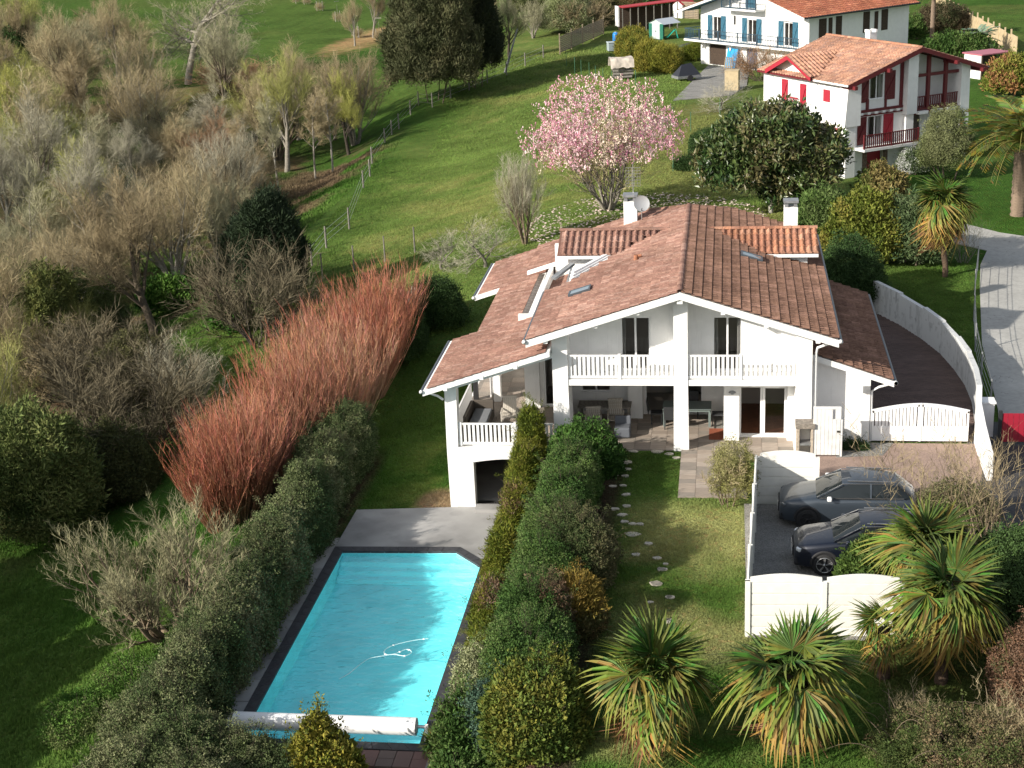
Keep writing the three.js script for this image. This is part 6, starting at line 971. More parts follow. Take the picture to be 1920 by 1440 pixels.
for (const [kind, label, x, z, s, turn, tw, bk, name, cat] of [
  ['oak', 'large bare oak with pale spreading limbs standing alone on the green slope', -58.62, -113.28, [1.05, 1.05], 0.6, TW.grey, barkGrey, 'oak_tree', 'tree'],
  ['multi', 'tall bare tree with many pale upright stems, left of the lone oak', -59.94, -100.19, [1.15, 1.1], 1.2, TW.tan, barkPale],
  ['round', 'brown bare tree below the tall pale stems on the left slope', -59.61, -91.6, [1.15, 1.0], 2.2, TW.brown, barkBrown],
  ['bush', 'dark brown thicket with reddish twigs at the upper left', -74.81, -116.54, [2.6, 1.9], 0.4, TW.brown, barkBrown, 'thicket', 'shrub'],
  ['ash', 'tall brown ivy-clad tree at the upper left corner', -83.4, -124.15, [0.9, 0.95], 3.2, TW.brown, barkDark],
  ['ash', 'tall brown bare tree touching the left edge near the top', -82.57, -117.68, [1.0, 1.0], 1.1, TW.tan, barkBrown],
  ['bush', 'low rounded brown bramble mound below the lone oak', -50.27, -106.62, [3.2, 1.3], 0.9, TW.red, barkBrown, 'bramble', 'shrub'],
  ['bush', 'second brown bramble mound right of the oak trunk', -46.15, -104.61, [2.4, 1.2], 2.9, TW.brown, barkBrown, 'bramble', 'shrub'],
  ['round', 'yellow green budding willow at the left edge of the wood', -61.1, -80.79, [1.25, 1.15], 0.3, TW.olive, barkGrey, 'willow_tree', 'tree'],
  ['round', 'grey bare tree right of the yellow green willow', -56.4, -77.81, [1.2, 1.15], 1.9, TW.grey, barkGrey],
  ['ash', 'pale grey bare tree with drooping twigs in the upper wood', -50.55, -73.67, [0.85, 0.75], 2.7, TW.pale, barkGrey],
  ['round', 'brown grey bare tree left of the pale birch trunk', -51.92, -88.97, [1.3, 1.1], 4.0, TW.grey, barkBrown],
  ['round', 'broad silvery bare tree in the middle of the upper wood', -47.43, -91.17, [1.3, 1.1], 5.1, TW.pale, barkGrey],
  ['round', 'reddish brown bare tree left of the silvery tree', -47.16, -84.3, [1.15, 1.0], 0.8, TW.red, barkBrown],
  ['slim', 'slender birch with long white trunk at the edge of the wood', -37.9, -76.11, [1.0, 0.95], 0.5, TW.grey, barkPale, 'birch_tree', 'tree'],
  ['slim', 'thin grey birch between the white birch and the yellow willow', -35.8, -81.07, [1.0, 0.85], 2.5, TW.tan, barkGrey, 'birch_tree', 'tree'],
  ['slim', 'leaning thin birch beside the yellow willow trunk', -34.42, -82.15, [1.0, 0.8], 4.4, TW.tan, barkPale, 'birch_tree', 'tree'],
  ['ash', 'round yellow olive willow by the wire fence', -34.19, -87.95, [0.85, 0.85], 1.4, TW.yellow, barkDark, 'willow_tree', 'tree'],
  ['ash', 'tan topped willow behind the yellow olive willow', -37.13, -94.22, [0.75, 0.9], 3.4, TW.tan, barkBrown, 'willow_tree', 'tree'],
  ['multi', 'large many-stemmed bare tree in the clearing of the wood', -37.12, -46.51, [1.2, 1.15], 0.2, TW.tan, barkPale],
  ['multi', 'bare tree with crooked branches right of the many-stemmed tree', -33.86, -47.88, [0.95, 0.85], 2.1, TW.grey, barkGrey],
  ['round', 'bright yellow green willow in the middle of the left wood', -50.45, -58.79, [1.25, 1.3], 0.9, TW.yellow, barkGrey, 'willow_tree', 'tree'],
  ['round', 'large grey bare tree at the left edge above the yellow bush', -46.46, -43.02, [1.5, 1.45], 1.7, TW.grey, barkGrey],
  ['ash', 'silver grey bare tree at the far left edge', -54.61, -57.46, [0.95, 0.95], 2.8, TW.pale, barkGrey],
  ['round', 'broad brown bare tree in the lower left wood', -40.69, -42.26, [1.5, 1.35], 3.3, TW.brown, barkGrey],
  ['multi', 'brown tree with pale forked trunk left of the clearing', -40.35, -37.26, [0.95, 0.85], 5.0, TW.tan, barkPale],
  ['round', 'brown bare tree between the wood and the dark conifer', -39.05, -60.4, [1.2, 1.05], 0.1, TW.brown, barkBrown],
  ['round', 'low brown bare tree under the birches', -38.6, -69.81, [1.2, 0.95], 2.4, TW.brown, barkBrown],
  ['bush', 'dusky brown bush between the dark conifer and the red stemmed willows', -23.65, -23.4, [2.3, 2.1], 1.0, TW.dark, barkDark, 'thicket', 'shrub'],
  ['fan', 'grey fan-shaped bare shrub left of the red stemmed willows', -25.72, -16.6, [1.35, 1.2], 0.5, TW.pale, barkGrey, 'bare_shrub', 'shrub'],
  ['bush', 'brown tangle of twigs below the lower left wood', -30.63, -18.17, [2.4, 1.9], 2.0, TW.dark, barkDark, 'thicket', 'shrub'],
  ['bush', 'greyish thicket at the left edge of the wood', -35.28, -22.17, [2.2, 1.7], 3.0, TW.brown, barkDark, 'thicket', 'shrub'],
  ['bush', 'dark thicket in the shade above the left lawn slope', -27.41, -13.34, [2.6, 2.1], 4.0, TW.dark, barkDark, 'thicket', 'shrub'],
  ['round', 'olive grey tree above the dark leafy bush at left', -37.28, -27.53, [1.0, 1.0], 4.6, TW.olive, barkBrown],
  ['fig', 'spreading bare fig tree with pale curved branches beside the pool hedge', -16.8, 10.02, [1.5, 1.25], 0.8, TW.fig, barkTan, 'fig_tree', 'tree'],
  ['gnarl', 'gnarled bare fruit tree behind the left corner of the tiled roof', -12.02, -29.41, [0.9, 0.75], 0.4, TW.pale, barkGrey, 'fruit_tree', 'tree'],
  ['gnarl', 'low gnarled fruit tree with fallen pale branches left of the roof', -14.91, -31.88, [0.75, 0.55], 2.4, TW.pale, barkGrey, 'fruit_tree', 'tree'],
  ['multi', 'thin grey bare tree between the roof and the pink magnolia', -10.16, -33.56, [0.5, 0.72], 3.9, TW.pale, barkTan, 'fruit_tree', 'tree'],
  ['gnarl', 'pruned pale fruit tree with flat crown below the plywood crate', 1.16, -77.89, [1.1, 0.6], 1.2, TW.pale, barkPale, 'fruit_tree', 'tree'],
  ['ash', 'bare tree with pale forked trunk behind the dark conifers', -24.46, -117.32, [0.8, 0.95], 0.5, TW.tan, barkPale],
  ['ash', 'dark bare tree right of the conifers at the top', -22.8, -119.82, [0.75, 0.8], 2.2, TW.grey, barkDark],
  ['ash', 'bare tree at the top edge left of the conifers', -44.63, -147.01, [0.7, 0.8], 3.1, TW.brown, barkGrey],
  ['ash', 'second bare tree at the top edge left of the conifers', -45.51, -139.94, [0.55, 0.65], 5.1, TW.tan, barkGrey],
  ['multi', 'thin bare tree at the top edge above the fence corner', -22.09, -136.86, [0.6, 0.6], 1.1, TW.grey, barkGrey],
  ['wild', 'wild bare shrub with arching tan branches behind the parked cars', 7.6, 6.53, [1.45, 0.95], 0.3, TW.brown, barkTan, 'bare_shrub', 'shrub'],
  ['wild', 'bare shrub with long pale branches between the cars and the lane', 9.89, 8.27, [1.35, 1.15], 2.2, TW.brown, barkTan, 'bare_shrub', 'shrub'],
  ['wild', 'small bare bush beside the lane below the middle fan palm', 14.08, -27.14, [0.8, 0.75], 1.2, TW.grey, barkGrey, 'bare_shrub', 'shrub'],
  ['bush', 'brown bare hedge bush in front of the blue cellar door', 4.76, -94.34, [1.6, 1.2], 1.2, TW.red, barkBrown, 'bare_shrub', 'shrub'],
  ['bush', 'grey bare bush in front of the long outbuilding', -16.27, -138.48, [2.2, 1.6], 2.0, TW.brown, barkBrown, 'bare_shrub', 'shrub'],
]) plantTree(kind, label, x, z, s, turn, tw, bk, name, cat);

{ const t = thing('pollarded_trunk', 'short lopped pale tree trunk right of the red stemmed willows', 'tree stump', [-14.3, -1.77, -18.69]); const g = new GB(), r = rng(333); g.tube([V(0, -0.2, 0), V(0, 1.2, 0)], [0.2, 0.17], 8); for (let k = 0; k < 6; k++) { const a = k * 1.05; g.tube([V(0, 1.0, 0), V(Math.cos(a) * 0.35, 1.7, Math.sin(a) * 0.35), V(Math.cos(a) * 0.5, 2.5 + r() * 0.4, Math.sin(a) * 0.5)], [0.1, 0.08, 0.07], 6); } part('trunk', g, barkPale, t); }
for (const [label, x, z, s, t] of [['leafless wiry shrub over the brambles at the bottom right', 8.6, 20.3, 0.62, 0.4], ['second wiry bare shrub at the very bottom right corner', 10.4, 18.6, 0.7, 2.4], ['wiry bare shrub between the brambles and the right fan palm', 6.4, 19.4, 0.45, 3.4]]) plantTree('wild', label, x, z, s, t, TW.tan, barkTan, 'bare_shrub', 'shrub');
// small staked saplings on the upper slope
{
  const spots = [[-60.06, -179.09], [-53.84, -165.23], [-46.75, -147.44], [-43.17, -144.25], [-64.61, -188.39], [-66.91, -190.41]]; let first = null;
  spots.forEach(([x, z], k) => {
    if (!first) { first = thing('sapling', 'young sapling held between pale stakes on the upper green slope', 'tree', [x, H(x, z), z], 0, 'staked saplings on the upper slope'); part('stem', new GB().tube([V(0, 0, 0), V(0, 2.4, 0)], [0.04, 0.02], 5), barkGrey, first); for (const s of [-0.45, 0.45]) part('stake', new GB().tube([V(s, 0, 0), V(s, 1.5, 0)], [0.05, 0.05], 5), barkPale, first); part('crossbar', new GB().bar(V(-0.45, 1.35, 0), V(0.45, 1.35, 0), 0.06, 0.06), barkPale, first); part('crown', K.bush.twig, TW.tan, first).scale.set(0.5, 0.5, 0.5); first.children[3].position.y = 1.5; }
    else copyOf(first, null, [x, H(x, z), z], k);
  });
}
// ---------------------------------------------------------------- red stemmed willows beside the side lawn
{
  const protos = [1, 2, 3].map((sd) => {
    const r = rng(sd * 91), g = new GB(), base = [0.44, 0.31, 0.2], tip = [0.42, 0.19, 0.125];
    for (let k = 0; k < 185; k++) {
      const a = r() * 6.283, q = Math.sqrt(r()), sp = q * 0.5 + (r() - 0.5) * 0.12, L = (2.9 + 2.2 * r()) * (1 - 0.15 * q), p = V(Math.cos(a) * q * 0.45, 0, Math.sin(a) * q * 0.45), d = V(Math.cos(a) * sp, 1, Math.sin(a) * sp).normalize(), pts = [p], n = 5; let e = d;
      const t0 = r();
      for (let s = 1; s <= n; s++) { e = e.clone().add(V((r() - 0.5) * 0.16, 0.07, (r() - 0.5) * 0.16)).normalize(); pts.push(pts[s - 1].clone().addScaledVector(e, L / n)); }
      for (let s = 0; s < n; s++) { const t = (s + t0 * 0.6) / n; g.col = base.map((c, i) => lerp(c, tip[i], clamp(t * 1.35, 0, 1)) * (0.8 + 0.4 * t0)); const rr = (x) => 0.021 * (1 - 0.75 * x); g.tube([pts[s], pts[s + 1]], [rr(s / n), rr((s + 1) / n)], 3, false);
        if (s === 2 && r() < 0.7) { const f0 = d.clone().add(V((r() - 0.5) * 0.5, 0.5, (r() - 0.5) * 0.5)).normalize(), m0 = pts[2].clone().addScaledVector(f0, L * 0.25), m1 = m0.clone().addScaledVector(V((r() - 0.5) * 0.2, 1, (r() - 0.5) * 0.2).normalize(), L * 0.25); g.tube([pts[2], m0, m1], [0.012, 0.009, 0.003], 3, false); }
        if (s > 1) for (let q2 = 0; q2 < 4; q2++) { const b = pts[s].clone().lerp(pts[s + 1], r()), f = e.clone().add(V((r() - 0.5) * 1.1, 0.25, (r() - 0.5) * 1.1)).normalize(), l = 0.35 + 0.6 * r(), sd2 = V(r() - 0.5, r() - 0.5, r() - 0.5).cross(f).normalize().multiplyScalar(0.009); g.col = tip.map((c) => c * (0.75 + 0.5 * r())); g.tri(b.clone().add(sd2), b.clone().sub(sd2), b.clone().addScaledVector(f, l)); } }
    }
    return g.geo();
  });
  const ms = [[1, 1, 1], [0.82, 0.86, 0.85], [1.0, 1.15, 1.15], [0.85, 0.75, 0.72]].map((c) => mat(c, { vertexColors: true, roughness: 0.85, spec: 0.1 }));
  const spots = [[-14.91, -17.58], [-14.75, -14.68], [-14.8, -12.21], [-14.94, -9.66], [-15.18, -7.38], [-15.68, -6.1], [-16.12, -4.65], [-16.85, -1.71], [-17.17, -0.11], [-17.38, 0.65], [-18.05, 1.01], [-16.48, -11.42], [-16.83, -8.97], [-18.65, -2.56], [-16.55, -14.66], [-17.34, -13.8], [-18.1, -10.78], [-17.76, -6.02], [-15.89, -15.98]];
  const lab = ['topmost', 'second from the top', 'third from the top', 'fourth from the top', 'fifth from the top', 'lower middle', 'lowest of the upper clump', 'uppermost of the lower clump', 'second of the lower clump', 'third of the lower clump', 'lowest beside the fig tree', 'left behind the fourth', 'left behind the fifth', 'left one of the lower clump', 'left behind the second', 'left behind the third', 'leftmost of the upper clump', 'in the gap between the clumps', 'left behind the topmost'];
  spots.forEach(([x, z], k) => { const t = thing('red_stem_willow', 'red orange stemmed coppiced willow, ' + lab[k] + ' in the row', 'shrub', [x, H(x, z), z], k * 1.7, 'red stemmed willows beside the side lawn'); t.scale.set(1.08, 0.94 + 0.12 * hash2(k, 3, 1), 1.08); part('stems', protos[k % 3], ms[(k * 7 + (k >> 1)) % 4], t); part('stool', new GB().tube([V(0, -0.3, 0), V(0, 0.25, 0)], [0.4, 0.34], 9), barkTan, t); });
}
// ---------------------------------------------------------------- hedges and shrubs round the pool
const G1 = [[0.035, 0.075, 0.016], [0.05, 0.1, 0.022], [0.075, 0.125, 0.03], [0.1, 0.14, 0.045]], Gdark = [[0.026, 0.055, 0.015], [0.038, 0.072, 0.02], [0.05, 0.09, 0.026]], Golive = [[0.07, 0.085, 0.03], [0.1, 0.115, 0.04], [0.14, 0.15, 0.06]], Ggrey = [[0.055, 0.085, 0.03], [0.08, 0.11, 0.04], [0.12, 0.145, 0.06], [0.17, 0.18, 0.09]], Gyel = [[0.13, 0.14, 0.02], [0.18, 0.175, 0.025], [0.23, 0.2, 0.035], [0.1, 0.12, 0.02]], Gthuja = [[0.065, 0.09, 0.012], [0.1, 0.13, 0.016], [0.15, 0.17, 0.022], [0.17, 0.165, 0.028]], Gbrown = [[0.16, 0.11, 0.05], [0.2, 0.13, 0.06], [0.12, 0.1, 0.04], [0.09, 0.1, 0.035]], Gorange = [[0.22, 0.155, 0.03], [0.25, 0.17, 0.04], [0.17, 0.135, 0.03]], Gblue = [[0.06, 0.11, 0.075], [0.08, 0.135, 0.09], [0.045, 0.09, 0.06]];
{
  const blobs = []; for (let z = -4.6; z < 18; z += 1.15) blobs.push({ c: [(hash2(z * 10, 1, 4) - 0.5) * 0.5, 0.72 + 0.3 * hash2(z * 10, 2, 4), z], r: [0.85 + 0.4 * hash2(z * 10, 5, 4), 1.2 + 0.5 * hash2(z * 10, 3, 4), 1.0], p: 2.3 });
  shrub('pool_hedge', 'long loose grey green hedge along the left side of the pool', 'hedge', [-14.1, -2.5, 0], blobs, { geo: C_small, n: 21000, size: 0.18, cols: Ggrey, seed: 101, lump: 0.45, low: -0.7 }, 60);
  shrub('leaf_hedge', 'broad grey green bushes at the near end of the pool hedge, bottom left', 'hedge', [-13.5, -2.6, 18.4], [{ c: [-1.2, 0.6, -0.6], r: [1.3, 1.3, 1.5] }, { c: [0.3, 0.6, 0.5], r: [1.5, 1.3, 1.4] }, { c: [1.8, 0.35, 0.6], r: [1.4, 1.1, 1.2] }, { c: [3.3, 0.15, 0.7], r: [1.2, 0.95, 1.1] }, { c: [-0.6, 0.6, 1.8], r: [1.6, 1.3, 1.4] }, { c: [1.0, 0.6, 2.2], r: [1.7, 1.2, 1.3] }], { geo: C_small, n: 17000, size: 0.17, cols: Ggrey, seed: 103, lump: 0.5 }, 30);
  shrub('green_undergrowth', 'bright green low growth on the bank under the fig tree', 'shrub', [-17.37, -2.97, 12.97], [{ c: [0.3, 0.0, 0], r: [1.3, 0.3, 1.8] }, { c: [1.7, 0.1, -1.6], r: [1.2, 0.35, 1.6] }, { c: [-0.6, 0.0, 2.2], r: [1.2, 0.3, 1.5] }], { geo: C_small, n: 2200, size: 0.15, cols: [[0.06, 0.14, 0.02], [0.09, 0.17, 0.03], [0.12, 0.15, 0.05]], seed: 104, lump: 0.6 }, 0);
  shrub('dark_shrub', 'dark green shrub at the foot of the red stemmed willows', 'shrub', [-15.29, -2.59, -3.14], [{ c: [0, 0.8, 0], r: [1.5, 1.1, 1.3] }], { geo: C_small, n: 1800, size: 0.2, cols: Gdark, seed: 105 }, 6);
  shrub('yellow_bush', 'yellow green pointed bush in front of the pool cover roller', 'shrub', [-9.35, -2.6, 18.9], [{ c: [0, 0.7, 0], r: [0.85, 1.0, 0.8] }, { c: [0.05, 1.5, 0], r: [0.4, 0.75, 0.4] }, { c: [0.6, 0.9, 0.2], r: [0.55, 0.7, 0.5] }], { geo: C_broad, n: 1600, size: 0.17, cols: Gyel, seed: 106, lump: 0.5 }, 8);
  // thuja columns
  for (const [x, z, top, r0, label] of [[-5.6, 0.9, 1.55, 0.58, 'tallest olive green thuja column touching the porch railing'], [-5.6, 2.9, 0.85, 0.64, 'second olive green thuja column, in front of the garage arch'], [-5.55, 6.0, 0.65, 0.62, 'third olive green thuja column with brown top beside the pool corner'], [-5.5, 9.2, 0.55, 0.64, 'fourth olive green thuja column with brown dead top beside the pool'], [-5.4, 12.6, 0.35, 0.66, 'nearest olive green thuja column with brown dead top beside the pool']]) {
    const hgt = top + 2.55, b = []; for (let k = 0; k < 5; k++) { const t = k / 4, rr = r0 * (1.12 - 0.42 * t * t); b.push({ c: [0.05 * Math.sin(k * 2.1), 0.35 + t * (hgt - 0.75), 0], r: [rr, 0.75, rr], p: 2.4, cols: k === 4 && z > 2 ? [...Gthuja, [0.16, 0.1, 0.06], [0.2, 0.14, 0.1]] : Gthuja }); }
    if (z > 3) b.push({ c: [-0.05, hgt * 0.5 - 0.55, 1.35], r: [r0 * 0.9, 1.15, 0.7], p: 2.4 });
    shrub('thuja_column', label, 'thuja', [x, -2.55, z], b, { geo: C_needle, n: 3600, size: 0.16, cols: Gthuja, seed: 110 + Math.round(z), lump: 0.22, low: -0.9, depth: 0.2 }, 3, 'thuja columns beside the pool');
  }
  // big hedge in the middle, made of several shrubs
  const mid = (name, label, at, blobs, o, st = 6) => shrub(name, label, 'shrub', at, blobs, o, st);
  mid('laurel_bush', 'rounded bright green laurel bush under the left balcony', [-3.6, -0.6, 1.8], [{ c: [0, 0.75, 0], r: [1.15, 1.15, 1.2], p: 2.6 }, { c: [0.45, 0.7, 0.1], r: [0.9, 1.1, 1.0], p: 2.6 }], { geo: C_broad, n: 5000, size: 0.18, cols: [[0.03, 0.075, 0.014], [0.05, 0.11, 0.02], [0.08, 0.155, 0.03]], seed: 121 });
  mid('clipped_hedge', 'tall clipped dark green hedge between the pool and the front lawn', [-3.75, -0.9, 0], [{ c: [0, 1.15, 4.2], r: [0.95, 1.35, 1.6], p: 3 }, { c: [-0.05, 1.2, 6.8], r: [0.9, 1.35, 1.7], p: 3 }, { c: [-0.1, 1.2, 9.2], r: [0.95, 1.4, 1.6], p: 3 }, { c: [-0.1, 1.1, 11.6], r: [1.0, 1.3, 1.6], p: 3 }, { c: [-0.05, 1.2, 14.6], r: [1.05, 1.3, 1.8], p: 2.8 }, { c: [0.1, 1.25, 17.2], r: [1.15, 1.3, 1.8], p: 2.8 }], { geo: C_small, n: 21000, size: 0.16, cols: G1, seed: 122, lump: 0.35, low: -0.75 }, 20);
  mid('dark_brown_bush', 'brownish dark leaved bush bulging from the middle hedge towards the lawn', [-2.75, -0.3, 10.6], [{ c: [0, 0.9, 0], r: [1.05, 1.15, 1.3] }, { c: [-0.4, 1.3, -0.5], r: [0.9, 0.9, 1.0] }], { geo: C_small, n: 4200, size: 0.15, cols: [[0.05, 0.075, 0.025], [0.075, 0.09, 0.035], [0.1, 0.095, 0.045]], seed: 123, lump: 0.5 });
  mid('orange_bush', 'small rounded orange yellow bush on the lawn side of the middle hedge', [-2.6, -0.2, 14.0], [{ c: [0, 1.0, 0], r: [0.65, 0.8, 0.7] }, { c: [0.05, 0.5, 0.15], r: [0.7, 0.7, 0.75], cols: Gbrown }], { geo: C_needle, n: 1500, size: 0.17, cols: Gorange, seed: 124 });
  mid('pinkish_bush', 'pinkish brown bush left of the orange yellow bush', [-3.4, -0.4, 14.6], [{ c: [0, 1.35, 0], r: [0.65, 0.6, 0.8] }], { geo: C_small, n: 1300, size: 0.15, cols: [[0.17, 0.12, 0.075], [0.16, 0.1, 0.06], [0.12, 0.11, 0.05], [0.24, 0.15, 0.11]], seed: 125, lump: 0.5 });
  mid('green_bush', 'large yellow and green bush at the bottom of the middle hedge', [-3.15, -0.7, 19.9], [{ c: [0, 1.1, 0], r: [1.3, 1.4, 1.3], p: 2.3 }, { c: [0.2, 1.5, -0.5], r: [0.9, 1.0, 0.9], cols: Gyel }], { geo: C_broad, n: 4600, size: 0.15, cols: [[0.06, 0.1, 0.02], [0.1, 0.13, 0.025], [0.16, 0.16, 0.03]], seed: 126, lump: 0.4 });
  mid('blue_green_bush', 'small blue green bush left of the yellow and green bush', [-4.45, -1.2, 18.9], [{ c: [0, 0.95, 0], r: [0.8, 1.0, 0.9] }], { geo: C_small, n: 1700, size: 0.15, cols: Gblue, seed: 127 });
  mid('pale_tipped_bush', 'bush with pale cream leaf tips at the end of the thuja row', [-5.35, -2.2, 15.9], [{ c: [0, 1.3, 0], r: [0.65, 0.9, 0.9] }], { geo: C_small, n: 1500, size: 0.18, cols: [[0.25, 0.27, 0.14], [0.32, 0.33, 0.19], [0.14, 0.18, 0.07]], seed: 128, lump: 0.5 });
  mid('leafy_bush', 'mid green leafy bush in the bottom centre left of the blue green bush', [-5.1, -2.2, 18.8], [{ c: [0, 1.2, 0], r: [0.95, 1.3, 1.1] }, { c: [0.2, 0.5, 1.6], r: [1.3, 1.1, 1.2] }], { geo: C_broad, n: 4800, size: 0.15, cols: G1, seed: 129, lump: 0.4 });
}
{
  const r = rng(4242), kinds = ['ash', 'multi', 'round', 'ash', 'multi', 'round', 'slim'], tint = ['grey', 'tan', 'olive', 'pale', 'brown', 'yellow green', 'olive'], shape = { ash: 'tall single-trunked', multi: 'many-stemmed', round: 'broad low-branched', slim: 'slender' }, tw = [TW.grey, TW.tan, TW.olive, TW.pale, TW.brown, TW.yellow, TW.olive], bk = [barkGrey, barkPale, barkBrown], done = [];
  for (let k = 0; k < 400 && done.length < 26; k++) {
    const x = lerp(-66, -29, r()), z = lerp(-96, -4, r()); if (x > -34 - 0.06 * (z + 90) && z < -40) continue; if (x > -30 && z < -20) continue; if (done.some(([a, b]) => Math.hypot(a - x, b - z) < 5.5) || Math.hypot(x + 37.4, z + 42) < 8 || Math.hypot(x + 58, z + 112) < 12) continue;
    done.push([x, z]); const s = 0.75 + 0.5 * r();
    const kd = kinds[Math.floor(r() * kinds.length)], ti = Math.floor(r() * tw.length);
    plantTree(kd, tint[ti] + ' ' + shape[kd] + ' bare tree in the dense tangle of the left wood', x, z, [s * (0.95 + 0.3 * r()), s], r() * 6.28, tw[ti], bk[Math.floor(r() * 3)], 'bare_tree', 'tree', 'bare trees massed in the left wood');
  }
}
{
  const r = rng(777), tint = ['grey', 'olive', 'tan', 'brown', 'olive'], shape = { ash: 'tall single-trunked', multi: 'many-stemmed', round: 'broad low-branched' }, kinds = ['ash', 'multi', 'round', 'ash'], tw = [TW.grey, TW.olive, TW.tan, TW.brown, TW.olive];
  [[-94.93, -146.93], [-84.52, -131.28], [-68.51, -106.3], [-77.68, -134.46], [-66.14, -112.07], [-73.06, -104.03], [-71.89, -96.11], [-64.42, -92.08], [-50.42, -99.2], [-45.06, -93.42], [-41.49, -88.39], [-41, -94.75], [-63.47, -78.71], [-54.99, -90.78]].forEach(([x, z]) => { const s = 0.95 + 0.5 * r(); const kd = kinds[Math.floor(r() * 4)], ti = Math.floor(r() * 5); plantTree(kd, tint[ti] + ' ' + shape[kd] + ' bare tree in the belt below the open slope at upper left', x, z, [s * 1.1, s * 0.9], r() * 6.28, tw[ti], [barkGrey, barkPale, barkBrown][Math.floor(r() * 3)], 'bare_tree', 'tree', 'belt of trees below the upper left slope'); });
}
// the trees down the slope whose long shadows cross the lower left corner
{
  const spots = [[-29.7, 16.5, 1.0], [-33, 10.5, 1.1], [-29, 22.5, 1.0], [-36, 5, 1.15], [-32, 27, 1.0]];
  spots.forEach(([x, z, s], k) => { const t = thing('slope_tree', 'leafy tree on the slope beyond the left edge of the picture', 'tree', [x, groundY(x, z), z], 0, 'trees on the slope left of the picture'); part('trunk', new GB().tube([V(0, -0.3, 0), V(0.2, 5 * s, 0.1)], [0.25, 0.12], 8), barkGrey, t); foliage(t, 'crown', [{ c: [0, 6 * s, 0], r: [2.6 * s, 3.6 * s, 2.6 * s] }, { c: [1.2, 4.6 * s, 0.5], r: [2, 2.4, 2] }], { geo: C_broad, n: 1300, size: 0.5, cols: Gdark, seed: 700 + k, lump: 0.6 }); });
}
// shrubs in the wood and at the back
const bush = (name, label, at, r, cols, seed, n = 1500, size = 0.3, geo = C_broad, stems = 5, category = 'shrub', lift = 0.75) => shrub(name, label, category, at, [{ c: [0, r[1] * lift, 0], r }, { c: [r[0] * 0.45, r[1] * lift * 0.75, r[2] * 0.3], r: r.map((q) => q * 0.65) }, { c: [-r[0] * 0.5, r[1] * lift * 0.7, -r[2] * 0.2], r: r.map((q) => q * 0.6) }], { geo, n, size, cols, seed, lump: seed === 214 || seed === 215 ? 1.0 : 0.6 }, stems);
bush('dark_conifer', 'very dark upright conifer at the foot of the wood above the red willows', [-24.75, -3.22, -29.9], [1.9, 3.4, 1.9], [[0.02, 0.034, 0.016], [0.028, 0.045, 0.02]], 201, 4200, 0.34, C_needle, 4, 'conifer', 0.95);
bush('dark_conifer', 'small very dark conifer left of the dark upright conifer', [-27.49, -3.28, -33.23], [1.2, 2.2, 1.2], [[0.02, 0.034, 0.016], [0.028, 0.045, 0.02]], 202, 1800, 0.3, C_needle, 4, 'conifer', 0.95);
bush('holly_bush', 'dark glossy evergreen bush beside the bright yellow green willow', [-46.62, -6.26, -60.73], [2.2, 2.6, 2.0], Gdark, 203, 2600, 0.3);
bush('ivy_patch', 'bright green leafy patch right of the clearing', [-26.23, -3.26, -25.81], [1.1, 1.3, 1.0], [[0.05, 0.14, 0.02], [0.08, 0.18, 0.03]], 204, 1100, 0.26);
bush('ivy_patch', 'bright green leafy bank below the many-stemmed tree', [-33.83, -5.55, -36.63], [2.0, 1.3, 1.1], [[0.05, 0.13, 0.02], [0.09, 0.17, 0.03]], 205, 1500, 0.26);
bush('willow_bush', 'yellow green leafy willow bush at the left edge of the wood', [-38.95, -6.26, -27.52], [2.8, 3.6, 2.6], [[0.12, 0.15, 0.04], [0.17, 0.19, 0.055], [0.09, 0.11, 0.03]], 206, 4200, 0.24, C_long);
bush('leafy_bush', 'large dark leafy bush with yellow green tips at the left edge', [-29.5, -7.05, -6.38], [2.9, 3.4, 2.7], [[0.07, 0.1, 0.028], [0.11, 0.14, 0.04], [0.16, 0.18, 0.06], [0.05, 0.075, 0.02]], 207, 5200, 0.24, C_long);
bush('leafy_bush', 'dark leafy undergrowth right of the large leafy bush at the left edge', [-27.21, -6.65, -9.82], [2.2, 2.0, 2.0], [[0.05, 0.06, 0.025], [0.075, 0.085, 0.03]], 208, 2600, 0.24, C_small);
bush('leafy_bush', 'olive leafy bush in the middle of the lower left wood', [-37.47, -6.26, -31.62], [2.6, 2.6, 2.4], [[0.07, 0.09, 0.03], [0.1, 0.13, 0.04]], 209, 3200, 0.24, C_small);
bush('leafy_bush', 'olive brown bush left of the grey fan-shaped shrub', [-29.18, -5.06, -18.39], [2.1, 2.2, 1.9], [[0.09, 0.09, 0.035], [0.12, 0.12, 0.045], [0.06, 0.06, 0.03]], 210, 1700, 0.22, C_small);
bush('ivy_bush', 'dark green ivy around the tall tree in the upper left corner', [-83.55, -1.26, -124.17], [2.2, 3.0, 2.0], Gdark, 211, 2000, 0.34);
bush('round_evergreen', 'dark rounded evergreen bush between the red willows and the tiled roof', [-13.3, -1.41, -20.45], [1.5, 1.35, 1.3], Gdark, 212, 2200, 0.22, C_small);
bush('ivy_hedge', 'dark hedge of ivy at the right foot of the red stemmed willows', [-14.19, -1.87, -17.69], [0.9, 1.2, 2.2], Gdark, 213, 1700, 0.2, C_small);
bush('big_conifer', 'broad brownish green conifer at the top centre', [-27.89, -2.24, -100.02], [4.2, 7.0, 4.0], [[0.06, 0.068, 0.03], [0.085, 0.09, 0.042], [0.115, 0.11, 0.055]], 214, 6500, 0.5, C_needle, 4, 'conifer', 0.92);
bush('big_conifer', 'dark tall conifer right of the broad brownish conifer', [-24.24, -1.63, -104.39], [2.6, 6.5, 2.6], [[0.026, 0.036, 0.018], [0.04, 0.046, 0.022]], 215, 4600, 0.42, C_needle, 4, 'conifer', 0.95);
